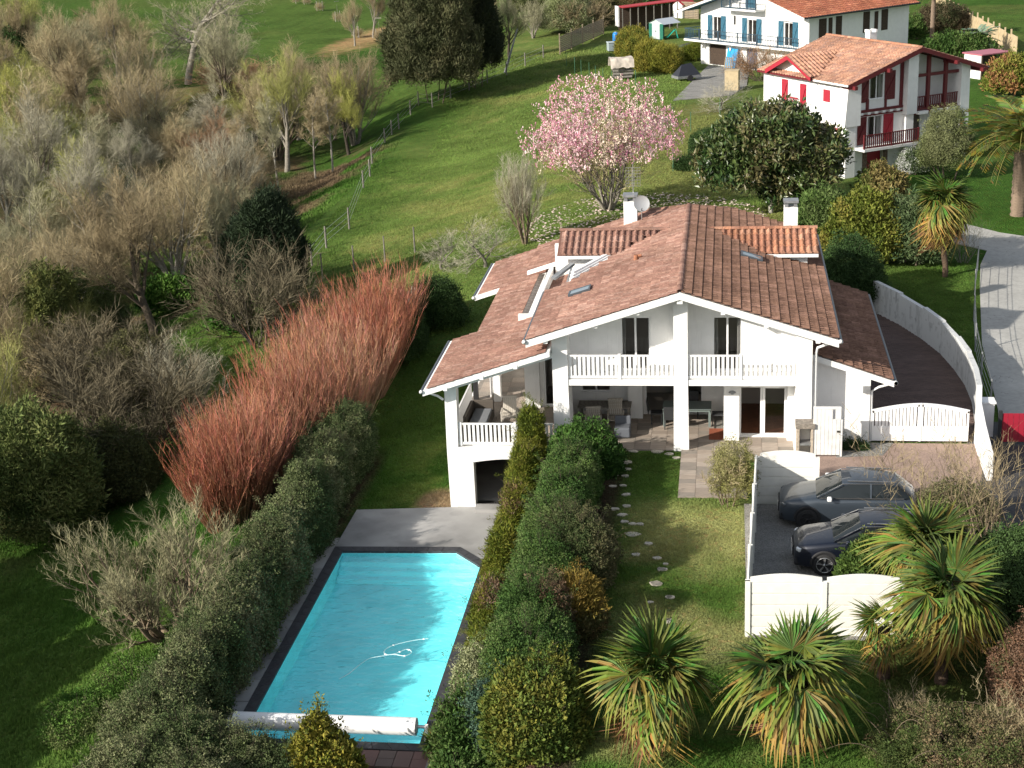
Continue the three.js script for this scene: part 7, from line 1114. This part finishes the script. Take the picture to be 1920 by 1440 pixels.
bush('blossom_bush', 'pale flowering bush at the top edge beside the far pale house', [-18.29, -0.03, -138.71], [3.2, 2.8, 2.6], [[0.2, 0.23, 0.1], [0.28, 0.3, 0.17], [0.1, 0.14, 0.05]], 216, 2600, 0.34, C_small);
bush('green_bush', 'mid green bush between the conifers and the blossom bush at the top', [-24.88, -0.14, -160.12], [3.0, 3.4, 2.5], Golive, 217, 2400, 0.36, C_small);
bush('green_bush', 'dark green trees behind the long outbuilding at the top', [-10.09, 0, -158.54], [4.5, 4.0, 2.6], Gdark, 218, 3400, 0.38, C_broad);
bush('brown_bush', 'brown creeper on the roof of the long outbuilding', [-11.81, 0, -146.12], [2.6, 3.2, 1.2], Gbrown, 219, 1800, 0.26, C_small);
bush('hedge_bush', 'olive bush behind the brown slatted fence panel at the top', [-15.41, 0, -144.06], [2.4, 2.2, 1.6], Golive, 220, 1800, 0.3, C_small);
// clipped hedges by the yard
shrub('conifer_hedge', 'yellow green clipped conifer hedge curving down from the shed to the gravel yard', 'hedge', [-7.92, 0, -107.89], [{ c: [-0.4, 1.4, -3.5], r: [1.6, 1.7, 1.5], p: 3 }, { c: [-0.3, 1.4, -1.0], r: [1.6, 1.7, 1.6], p: 3 }, { c: [0.6, 1.2, 2.0], r: [1.6, 1.5, 1.6], p: 3 }, { c: [2.0, 1.0, 4.8], r: [1.7, 1.5, 1.6], p: 3 }, { c: [3.6, 0.9, 6.2], r: [1.5, 1.4, 1.4], p: 3 }], { geo: C_needle, n: 5200, size: 0.28, cols: Gyel, seed: 231, lump: 0.3 }, 0);
shrub('conifer_hedge', 'low yellow green hedge beside the brown garage door', 'hedge', [-1.31, 0, -109.9], [{ c: [0, 0.6, 0], r: [1.8, 0.9, 0.9], p: 3 }], { geo: C_needle, n: 900, size: 0.25, cols: Gthuja, seed: 232, lump: 0.22 }, 0);
shrub('dark_clipped_bush', 'big dark clipped evergreen block beyond the meadow, left of the glossy magnolia', 'hedge', [0.99, 0, -54.83], [{ c: [-0.2, 1.05, 0], r: [1.7, 1.15, 1.6], p: 3.4 }, { c: [1.3, 1.2, -0.8], r: [1.6, 1.2, 1.5], p: 3.2 }], { geo: C_small, n: 3400, size: 0.22, cols: Gdark, seed: 233, lump: 0.15 }, 0);
bush('low_bush', 'small dark bush at the left foot of the dark clipped block', [-1.03, 0, -52.55], [0.9, 0.5, 0.5], Gdark, 234, 500, 0.2, C_small, 0);
// ---------------------------------------------------------------- flowering and evergreen magnolias
{
  const kk = bareTree({ seed: 41, stems: 12, splay: 0.72, levels: 3, kids: [0, 4, 3], len: 3.3, rad: 0.12, twigs: 2, twigLen: 0.5, tw: 0.018, up: 0.1, angle: 0.5, bend: 0.35 });
  const [x, z] = [-5.76, -40.58], t = thing('pink_magnolia', 'large pink flowering magnolia tree on the meadow behind the house', 'tree', [x, 0, z]);
  part('trunk', kk.wood, barkGrey, t); part('twigs', kk.twig, TW.tan, t);
  const petal = [clump(7, 0.8, 0.3, 61, 0.7), clump(6, 0.85, 0.28, 62, 0.7)], pk = [[0.62, 0.3, 0.38], [0.7, 0.42, 0.48], [0.72, 0.55, 0.55], [0.5, 0.2, 0.3], [0.74, 0.6, 0.5]];
  foliage(t, 'blossom', [{ c: [-0.2, 5.4, 0], r: [4.2, 2.7, 3.8] }, { c: [-2.8, 4.0, 0.6], r: [2.3, 1.9, 2.4] }, { c: [2.7, 4.4, 0.4], r: [2.2, 1.9, 2.4] }, { c: [-0.6, 3.9, 2.0], r: [2.6, 1.5, 1.8] }], { geo: petal, n: 3600, size: 0.12, cols: pk, seed: 62, lump: 0.95, depth: 0.8, low: -0.6 });
  const pet = [[], []]; // fallen petals on the grass
  const r = rng(63), g = new GB().quad(V(-1, 0, -0.6), V(1, 0.1, -0.6), V(1, 0, 0.6), V(-1, 0.1, 0.6)).geo(), N = 2600, im = new THREE.InstancedMesh(g, mat([0.62, 0.5, 0.44], { roughness: 0.8 }), N), m4 = new THREE.Matrix4(), Q = new THREE.Quaternion();
  for (let k = 0; k < N; k++) { const a = r() * 6.283, q = Math.sqrt(r()) * 6.5, px = x + 2.4 + Math.cos(a) * q * 1.15, pz = z + 3.2 + Math.sin(a) * q * 1.2; Q.setFromEuler(new THREE.Euler((r() - 0.5) * 0.6, r() * 6, (r() - 0.5) * 0.6)); const s = 0.05 + 0.04 * r(); m4.compose(V(px, H(px, pz) + 0.05 + 0.05 * r(), pz), Q, V(s, s, s)); im.setMatrixAt(k, m4); }
  im.name = 'fallen_petals'; tag(im, 'pale fallen petals scattered on the grass under the pink magnolia', 'petals'); im.userData.kind = 'stuff'; scene.add(im);
}
{
  const [x, z] = [4.34, -39.12], t = thing('evergreen_magnolia', 'large glossy evergreen magnolia tree with bronze leaf backs in front of the red timbered house', 'tree', [x, 0, z]);
  const kk = bareTree({ seed: 45, levels: 2, kids: [7, 4], len: 3.6, rad: 0.16, twigs: 1, twigLen: 0.4, tw: 0.02, first: 0.3, angle: 0.8, up: 0.12, ratio: 0.7 }); part('trunk', kk.wood, barkPale, t);
  foliage(t, 'crown', [{ c: [-0.3, 4.0, 0], r: [3.4, 2.5, 3.2] }, { c: [-1.9, 3.3, 1.0], r: [2.3, 2.1, 2.3] }, { c: [1.9, 3.3, 0.6], r: [2.4, 2.1, 2.3] }, { c: [1.2, 1.9, 1.0], r: [1.9, 1.3, 1.8] }], { geo: C_big, n: 7200, size: 0.36, cols: [[0.022, 0.05, 0.012], [0.04, 0.075, 0.018], [0.07, 0.1, 0.028], [0.1, 0.115, 0.04], [0.12, 0.105, 0.045]], seed: 242, lump: 0.75, depth: 0.6, m: mat([1, 1, 1], { roughness: 0.38 }) });
}
{
  const [x, z] = [1.76, 4.95], t = thing('garden_shrub_tree', 'small loose yellow green tree at the corner of the parking fence', 'tree', [x, 0, z]);
  const kk = bareTree({ seed: 47, stems: 6, splay: 0.4, levels: 3, kids: [0, 3, 3], len: 0.9, rad: 0.03, twigs: 2, twigLen: 0.25, tw: 0.01, up: 0.2 }); part('trunk', kk.wood, barkTan, t); part('twigs', kk.twig, TW.tan, t);
  foliage(t, 'crown', [{ c: [0.1, 1.5, 0], r: [0.8, 0.85, 0.75] }, { c: [0.2, 0.8, 0.2], r: [0.85, 0.75, 0.7] }], { geo: C_small, n: 800, size: 0.12, cols: [[0.16, 0.16, 0.05], [0.22, 0.21, 0.08], [0.28, 0.26, 0.12], [0.1, 0.12, 0.03]], seed: 248, lump: 0.8, depth: 1.0 });
}
// shrubs on the right
bush('bank_bush', 'yellow green bush on the bank right of the house chimney', [8.95, 0, -27.08], [1.9, 2.1, 1.5], [[0.1, 0.13, 0.02], [0.15, 0.165, 0.03], [0.2, 0.18, 0.04]], 251, 2600, 0.22, C_broad);
bush('bank_bush', 'grey green oleander bush left of the middle fan palm', [11.5, 0, -27], [1.6, 2.0, 1.4], [[0.06, 0.1, 0.04], [0.09, 0.13, 0.055], [0.13, 0.17, 0.08]], 252, 2100, 0.24, C_long);
bush('bank_bush', 'bronze tipped bush in front of the red front door', [10.76, 0, -37.78], [1.4, 1.7, 1.3], [[0.06, 0.09, 0.02], [0.12, 0.13, 0.035], [0.2, 0.16, 0.06]], 253, 2200, 0.24, C_big);
bush('bank_bush', 'green bush close behind the right dormer', [7.09, 0, -29.65], [1.7, 1.9, 1.5], G1, 254, 2100, 0.24, C_long);
bush('shade_hedge', 'dark evergreen hedge in the shade beside the right wing roof', [7.62, 0, -20.18], [1.5, 1.7, 2.6], Gdark, 255, 2200, 0.22, C_small);
bush('olive_tree', 'rounded olive grey tree right of the red timbered balcony', [15.96, 0, -48.7], [1.6, 2.3, 1.5], [[0.09, 0.115, 0.04], [0.13, 0.15, 0.06], [0.17, 0.185, 0.085]], 256, 2400, 0.2, C_small, 5, 'tree', 0.95);
bush('white_flower_bush', 'white flowering shrub in a pot beside the red front door', [13.91, 0, -50.07], [0.9, 0.9, 0.8], [[0.55, 0.56, 0.54], [0.1, 0.14, 0.06], [0.05, 0.08, 0.03], [0.3, 0.33, 0.28]], 257, 800, 0.18, C_small);
bush('far_right_bush', 'orange and yellow green bush at the right edge below the pink shed', [25.64, 0, -82.08], [1.9, 1.9, 1.6], [[0.13, 0.16, 0.025], [0.2, 0.19, 0.04], [0.28, 0.14, 0.06]], 258, 1700, 0.26, C_broad);
bush('yard_bush', 'green hedge bush below the blue grey palm at top right', [24.39, 0, -104.79], [3.4, 1.4, 1.4], G1, 259, 2000, 0.28, C_broad);
bush('yard_bush', 'dark dry bush behind the tall palm trunk at top right', [25.66, 0, -127.01], [3.0, 1.9, 1.8], [[0.09, 0.07, 0.04], [0.05, 0.06, 0.025]], 260, 1600, 0.32, C_small);
bush('yard_bush', 'green shrub beside the patio table and pergola', [22.26, 0, -122.84], [0.9, 1.3, 0.9], G1, 261, 700, 0.26, C_broad);
bush('bramble', 'mixed green shrub over the fence behind the dark blue car', [9.14, 0, 6.48], [1.3, 0.85, 0.9], [[0.07, 0.09, 0.03], [0.12, 0.13, 0.05], [0.17, 0.17, 0.08]], 262, 900, 0.16, C_small);
bush('bramble', 'fresh green shrub covering the side of the dark blue car', [6.6, 0, 11.3], [1.35, 0.95, 0.75], [[0.05, 0.09, 0.02], [0.085, 0.135, 0.03], [0.14, 0.16, 0.045]], 263, 2000, 0.16, C_broad);
bush('bramble', 'big tangled bramble with arching stems at the bottom right', [7.8, -0.1, 20.4], [2.4, 0.75, 1.3], [[0.05, 0.075, 0.02], [0.08, 0.1, 0.03], [0.14, 0.12, 0.06], [0.2, 0.14, 0.08]], 264, 2600, 0.13, C_small, 40);
bush('bramble', 'reddish brown bramble at the right edge of the bottom corner', [10.2, -0.1, 17.6], [1.5, 1.4, 1.7], [[0.12, 0.075, 0.05], [0.16, 0.09, 0.055], [0.07, 0.07, 0.03]], 265, 2400, 0.16, C_small);
bush('dark_bush', 'very dark shaded bush between the fan palms and the asphalt lane', [9.9, -0.1, 13.4], [1.1, 1.6, 2.2], Gdark, 266, 2600, 0.2, C_small);
bush('border_plant', 'small dark plants in the stone border by the garage wall', [6.4, -0.1, -0.3], [0.5, 0.25, 0.25], Gdark, 267, 220, 0.12, C_small, 0);
{ const g = new GB(), r = rng(268); for (let k = 0; k < 60; k++) { const a = V(5.6 + r() * 4.5, 0, 18.6 + r() * 2.6), d = r() * 6.28, L = 0.8 + r() * 1.2, b = a.clone().add(V(Math.cos(d) * L * 0.4, 0.9 + r() * 0.6, Math.sin(d) * L * 0.3)), c = a.clone().add(V(Math.cos(d) * L, 0.6 + r() * 0.6, Math.sin(d) * L * 0.6)); g.tube(new THREE.QuadraticBezierCurve3(a, b, c).getPoints(6), [0.014, 0.013, 0.012, 0.011, 0.01, 0.008, 0.005], 4, false); } single('bramble_canes', g, barkTan, 'tan arching bramble canes over the bush at the bottom right', 'brambles').userData.kind = 'stuff'; }

// ---------------------------------------------------------------- palms
function fanLeaf(seed, R, span, droop, c0, c1, nod = 0.5) {       // a nodding fan of folded blades on a stalk along +z
  const r = rng(seed), g = new GB(), n = 26, st = 0.6 * R; g.col = c0; const hub = V(0, -0.04 * R, st), cn = Math.cos(nod), sn = Math.sin(nod), tiltV = (v) => V(v.x, v.y * cn - v.z * sn, v.y * sn + v.z * cn);
  g.tube([V(0, 0, 0), V(0, 0.06 * R, st * 0.5), hub], [0.022, 0.017, 0.013], 4, false);
  for (let k = 0; k < n; k++) {
    const a = (k / (n - 1) - 0.5) * span + (r() - 0.5) * 0.08, L = R * (0.72 + 0.28 * Math.cos(a * 0.7)) * (0.85 + 0.3 * r()), d = tiltV(V(Math.sin(a), 0.16 * Math.cos(a * 2), Math.cos(a)).normalize()), s = tiltV(V(Math.cos(a), 0, -Math.sin(a))), w = L * 0.047 * (0.75 + 0.5 * r()), dr = droop * (0.5 + 1.0 * r()), P = (t) => hub.clone().addScaledVector(d, L * t * (1 - 0.25 * dr * t * t)).add(V(0, -dr * L * t * t * t, 0)), p1 = P(0.45), p2 = P(0.75), p3 = P(0.9), p4 = P(1.05), tw = tiltV(V(0, w * 0.7, 0));
    const cc = c0.map((q, i) => lerp(q, c1[i], clamp(r() * 1.1 - 0.2, 0, 1)));
    if (r() < 0.06) continue; g.col = cc;
    g.tri(hub, p1.clone().addScaledVector(s, w).add(tw), p1); g.tri(hub, p1, p1.clone().addScaledVector(s, -w).add(tw));
    g.quad(p1, p1.clone().addScaledVector(s, w).add(tw), p2.clone().addScaledVector(s, w * 0.62), p2); g.quad(p1.clone().addScaledVector(s, -w).add(tw), p1, p2, p2.clone().addScaledVector(s, -w * 0.62));
    g.col = cc.map((q, i) => lerp(q, c1[i], 0.6)); g.quad(p2.clone().addScaledVector(s, w * 0.62), p2.clone().addScaledVector(s, -w * 0.62), p3.clone().addScaledVector(s, -w * 0.35), p3.clone().addScaledVector(s, w * 0.35)); g.tri(p3.clone().addScaledVector(s, w * 0.35), p3.clone().addScaledVector(s, -w * 0.35), p4);
  }
  return g.geo();
}
const palmMat = mat([1, 1, 1], { vertexColors: true, roughness: 0.6, spec: 0.3 });
const fanG = { fresh: [1, 2, 3].map((s) => fanLeaf(s, 1, 3.7, 0.22, [0.045, 0.085, 0.016], [0.12, 0.145, 0.03], 0.35)), mid: [4, 5].map((s) => fanLeaf(s, 1, 3.6, 0.5, [0.075, 0.11, 0.02], [0.22, 0.205, 0.05], 0.7)), old: [6, 7].map((s) => fanLeaf(s, 1, 2.9, 0.8, [0.14, 0.15, 0.035], [0.38, 0.24, 0.07], 0.5)), dead: [8, 9].map((s) => fanLeaf(s, 1, 1.8, 1.0, [0.26, 0.16, 0.08], [0.24, 0.11, 0.06])) };
const hairTrunk = bark([0.13, 0.085, 0.055]);
function fanPalm(label, at, hgt, R, seed, counts = [15, 14, 11, 7]) {
  const p = thing('fan_palm', label, 'palm', at), r = rng(seed);
  p.rotation.z = (r() - 0.5) * 0.12; p.rotation.x = (r() - 0.5) * 0.1; const tr = new GB(), pts = [], rd = []; for (let k = 0; k <= 12; k++) { pts.push(V(0.05 * Math.sin(k), hgt * k / 12 - 0.1, 0.04 * Math.cos(k * 1.3))); rd.push(0.15 * (1 + 0.14 * (k % 2)) * (hgt > 3 ? 0.9 : 1.1)); } tr.tube(pts, rd, 10); part('trunk', tr, hairTrunk, p);
  const put = (geo, n, e0, e1, s) => { for (let k = 0; k < n; k++) { const f = part('frond', geo[Math.floor(r() * geo.length)], palmMat, p); f.position.set(0, hgt - 0.05 - (e0 < 0 ? 0.25 * r() : 0), 0); f.rotation.order = 'YXZ'; f.rotation.set(-lerp(e0, e1, r()) - (r() - 0.5) * 0.35, k / n * 6.283 + (r() - 0.5) * 1.5, (r() - 0.5) * 1.3); f.scale.set(s * (0.75 + 0.4 * r()), s * (0.7 + 0.6 * r()), s * (0.7 + 0.5 * r())); } };
  put(fanG.fresh, counts[0], 0.5, 1.45, R); put(fanG.mid, counts[1], -0.15, 0.6, R * 1.05); put(fanG.old, counts[2], -0.95, -0.2, R); put(fanG.dead, counts[3], -1.35, -0.85, R * 0.9);
  return p;
}
fanPalm('large fan palm on the front lawn, left of the two at the bottom', [-0.2, -0.06, 20.2], 2.15, 1.05, 71);
fanPalm('large fan palm in front of the cream fence, right one at the bottom', [3.3, -0.06, 20.1], 2.25, 1.1, 72);
fanPalm('large fan palm with orange hanging fronds right of the cream concrete fence', [7.4, -0.06, 16.5], 2.6, 1.08, 73);
fanPalm('fan palm standing behind the dark blue car beside the lane', [7.45, -0.06, 12.4], 2.1, 1.0, 74);
fanPalm('smaller fan palm with dry fronds against the right end of the cream fence', [5.9, -0.06, 16.3], 1.6, 0.58, 75, [6, 6, 8, 5]);
fanPalm('fan palm with slim bare trunk and golden skirt beside the lane', [12.78, 0, -24.3], 3.9, 1.15, 76, [14, 14, 20, 10]);
fanPalm('very small fan palm sprouting between the thuja row and the middle hedge', [-5.0, -1.4, 16.3], 0.9, 0.45, 77, [8, 3, 0, 0]);
fanPalm('tiny fan palm beside the pale pool bracket', [-6.3, -2.5, 17.6], 0.55, 0.45, 78, [5, 4, 0, 0]);
function featherPalm(label, at, hgt, R, n, seed, cA, cB, tr0 = 0.32) {
  const p = thing('feather_palm', label, 'palm', at), r = rng(seed), kinds = [0, 1, 2].map((q) => {
    const g = new GB(), cv = (t) => V(0, R * (0.55 * t - 0.75 * t * t * (1 + q * 0.12)), R * t * (1 - 0.12 * t)), N = 34, pts = []; g.col = cB; for (let k = 0; k <= 8; k++) pts.push(cv(k / 8)); g.tube(pts, pts.map((_, k) => 0.035 * R / 3 * (1.2 - k / 8)), 4, false);
    for (let k = 2; k < N; k++) for (const s of [-1, 1]) { const t = k / N, b = cv(t), L = R * 0.2 * (1 - 0.55 * Math.abs(t - 0.45) * 1.6) * (0.85 + 0.3 * r()), d = V(s, -0.25 - 0.25 * r(), 0.55).normalize(), e = b.clone().addScaledVector(d, L), w = V(0, 0.1, 1).multiplyScalar(0.032 * R / 3 * 1.6), mm = b.clone().lerp(e, 0.55); g.col = cA.map((c, i) => lerp(c, cB[i], r())); g.tri(b.clone(), mm.clone().add(w), e); g.tri(b.clone(), e, mm.clone().sub(w)); }
    return g.geo();
  });
  const tr = new GB(), pts = [], rd = []; for (let k = 0; k <= 22; k++) { pts.push(V(0, hgt * k / 22 - 0.2, 0)); rd.push(tr0 * (1 + 0.16 * (k % 2)) * (k > 19 ? 1.15 : 1)); } tr.tube(pts, rd, 12); part('trunk', tr, bark([0.3, 0.22, 0.16]), p);
  for (let k = 0; k < n; k++) { const f = part('frond', kinds[k % 3], palmMat, p); f.rotation.order = 'YXZ'; f.rotation.set(-lerp(-0.45, 1.15, Math.pow(r(), 0.8)), k * 2.4, 0); f.position.y = hgt - 0.1; f.scale.setScalar(0.85 + 0.3 * r()); }
  return p;
}
featherPalm('large date palm with thick patterned trunk at the right edge', [18.72, 0, -37.76], 4.3, 3.9, 64, 81, [0.07, 0.105, 0.02], [0.2, 0.19, 0.055], 0.4);
featherPalm('tall palm with bare straight trunk in front of the pale board fence', [23.93, 0, -121.47], 5.0, 2.0, 30, 82, [0.06, 0.09, 0.03], [0.14, 0.15, 0.05], 0.22);
featherPalm('blue grey low palm in front of the pale board fence', [26.47, 0, -105.97], 1.4, 2.6, 34, 83, [0.11, 0.16, 0.12], [0.2, 0.25, 0.18], 0.25);

// ---------------------------------------------------------------- grass
{
  const blade = (n, h, w, seed) => { const r = rng(seed), g = new GB(); for (let k = 0; k < n; k++) { const a = r() * 6.283, q = r() * 0.6, b = V(Math.cos(a) * q, 0, Math.sin(a) * q), d = V((r() - 0.5) * 0.9, 1, (r() - 0.5) * 0.9).normalize(), s = V(Math.cos(a * 3), 0, Math.sin(a * 3)).multiplyScalar(w), t = b.clone().addScaledVector(d, h * (0.6 + 0.7 * r())); g.tri(b.clone().add(s), b.clone().sub(s), t); } return g.geo(); };
  const tuft = blade(7, 1, 0.1, 91), gm = mat([1, 1, 1], { roughness: 0.8, spec: 0.1 });
  function lawn(name, label, test, x0, z0, x1, z1, per, size, seed, tone = 1.25) {
    const r = rng(seed), M4 = [], CC = [], N = Math.round((x1 - x0) * (z1 - z0) * per), Q = new THREE.Quaternion(), E = new THREE.Euler();
    for (let k = 0; k < N; k++) { const x = lerp(x0, x1, r()), z = lerp(z0, z1, r()); if (!test(x, z)) { r(); continue; } const s = size * (0.6 + 0.8 * r()) * (0.6 + 0.8 * fbm(x * 1.2, z * 1.2, 95, 2)); E.set((r() - 0.5) * 0.3, r() * 6, (r() - 0.5) * 0.3); Q.setFromEuler(E); M4.push(new THREE.Matrix4().compose(V(x, groundY(x, z) - 0.01, z), Q, V(s, s, s))); const c = groundColor(x, z), j = (0.75 + 0.5 * r()) * tone; CC.push([c[0] * j, c[1] * j, c[2] * j]); }
    const im = new THREE.InstancedMesh(tuft, gm, M4.length); M4.forEach((m, k) => { im.setMatrixAt(k, m); im.setColorAt(k, new THREE.Color().setRGB(...CC[k])); });
    im.name = name; tag(im, label, 'grass'); im.userData.kind = 'stuff'; scene.add(im);
  }
  const front = (x, z) => z > 0.05 && !(x > -0.02 && z < 4.4) && x < 2.24 + (z > 14.3 ? 6 : 0);
  lawn('front_lawn_grass', 'short mottled grass of the front lawn around the stepping stones', front, -2.9, 0.05, 2.3, 22.5, 420, 0.055, 301);
  lawn('corner_grass', 'grass below the cream concrete fence and the fan palms', (x, z) => true, 2.3, 14.4, 9, 22, 300, 0.06, 302);
  lawn('side_lawn_grass', 'grass of the side lawn between the red willows and the house', (x, z) => x < -9.05 - (z < -5.6 ? 0 : 0) && !(z > 0.3), -13.8, -17, -9.05, 0.3, 330, 0.06, 303);
  lawn('slope_grass', 'grass on the shaded slope at the lower left', (x, z) => true, -32, -6, -15.8, 22, 110, 0.11, 304);
  lawn('meadow_grass', 'grass of the open meadow behind the house', (x, z) => x > -27 + (z + 40) * 0.02 && !(x > 2 && z < -44), -28, -75, 8, -19, 60, 0.085, 305);
  lawn('wood_edge_grass', 'tufted grass along the edge of the wood by the meadow fence', (x, z) => true, -46, -84, -28, -20, 20, 0.17, 308);
  lawn('far_meadow_grass', 'coarse grass at the head of the meadow', (x, z) => x > -24 - (z + 75) * -0.1, -28, -122, -2, -75, 20, 0.13, 306);
  lawn('lane_verge_grass', 'shaded grass strip between the curved wall and the lane', (x, z) => x > 11.62 + (z + 7) * 0.02 - (z < -9 ? (-9 - z) * 0.22 : 0) && x < 12.25 - (z + 5) * 0.09, 7.5, -27, 15, -4.7, 200, 0.06, 307);
}
renderer.render(scene, camera);
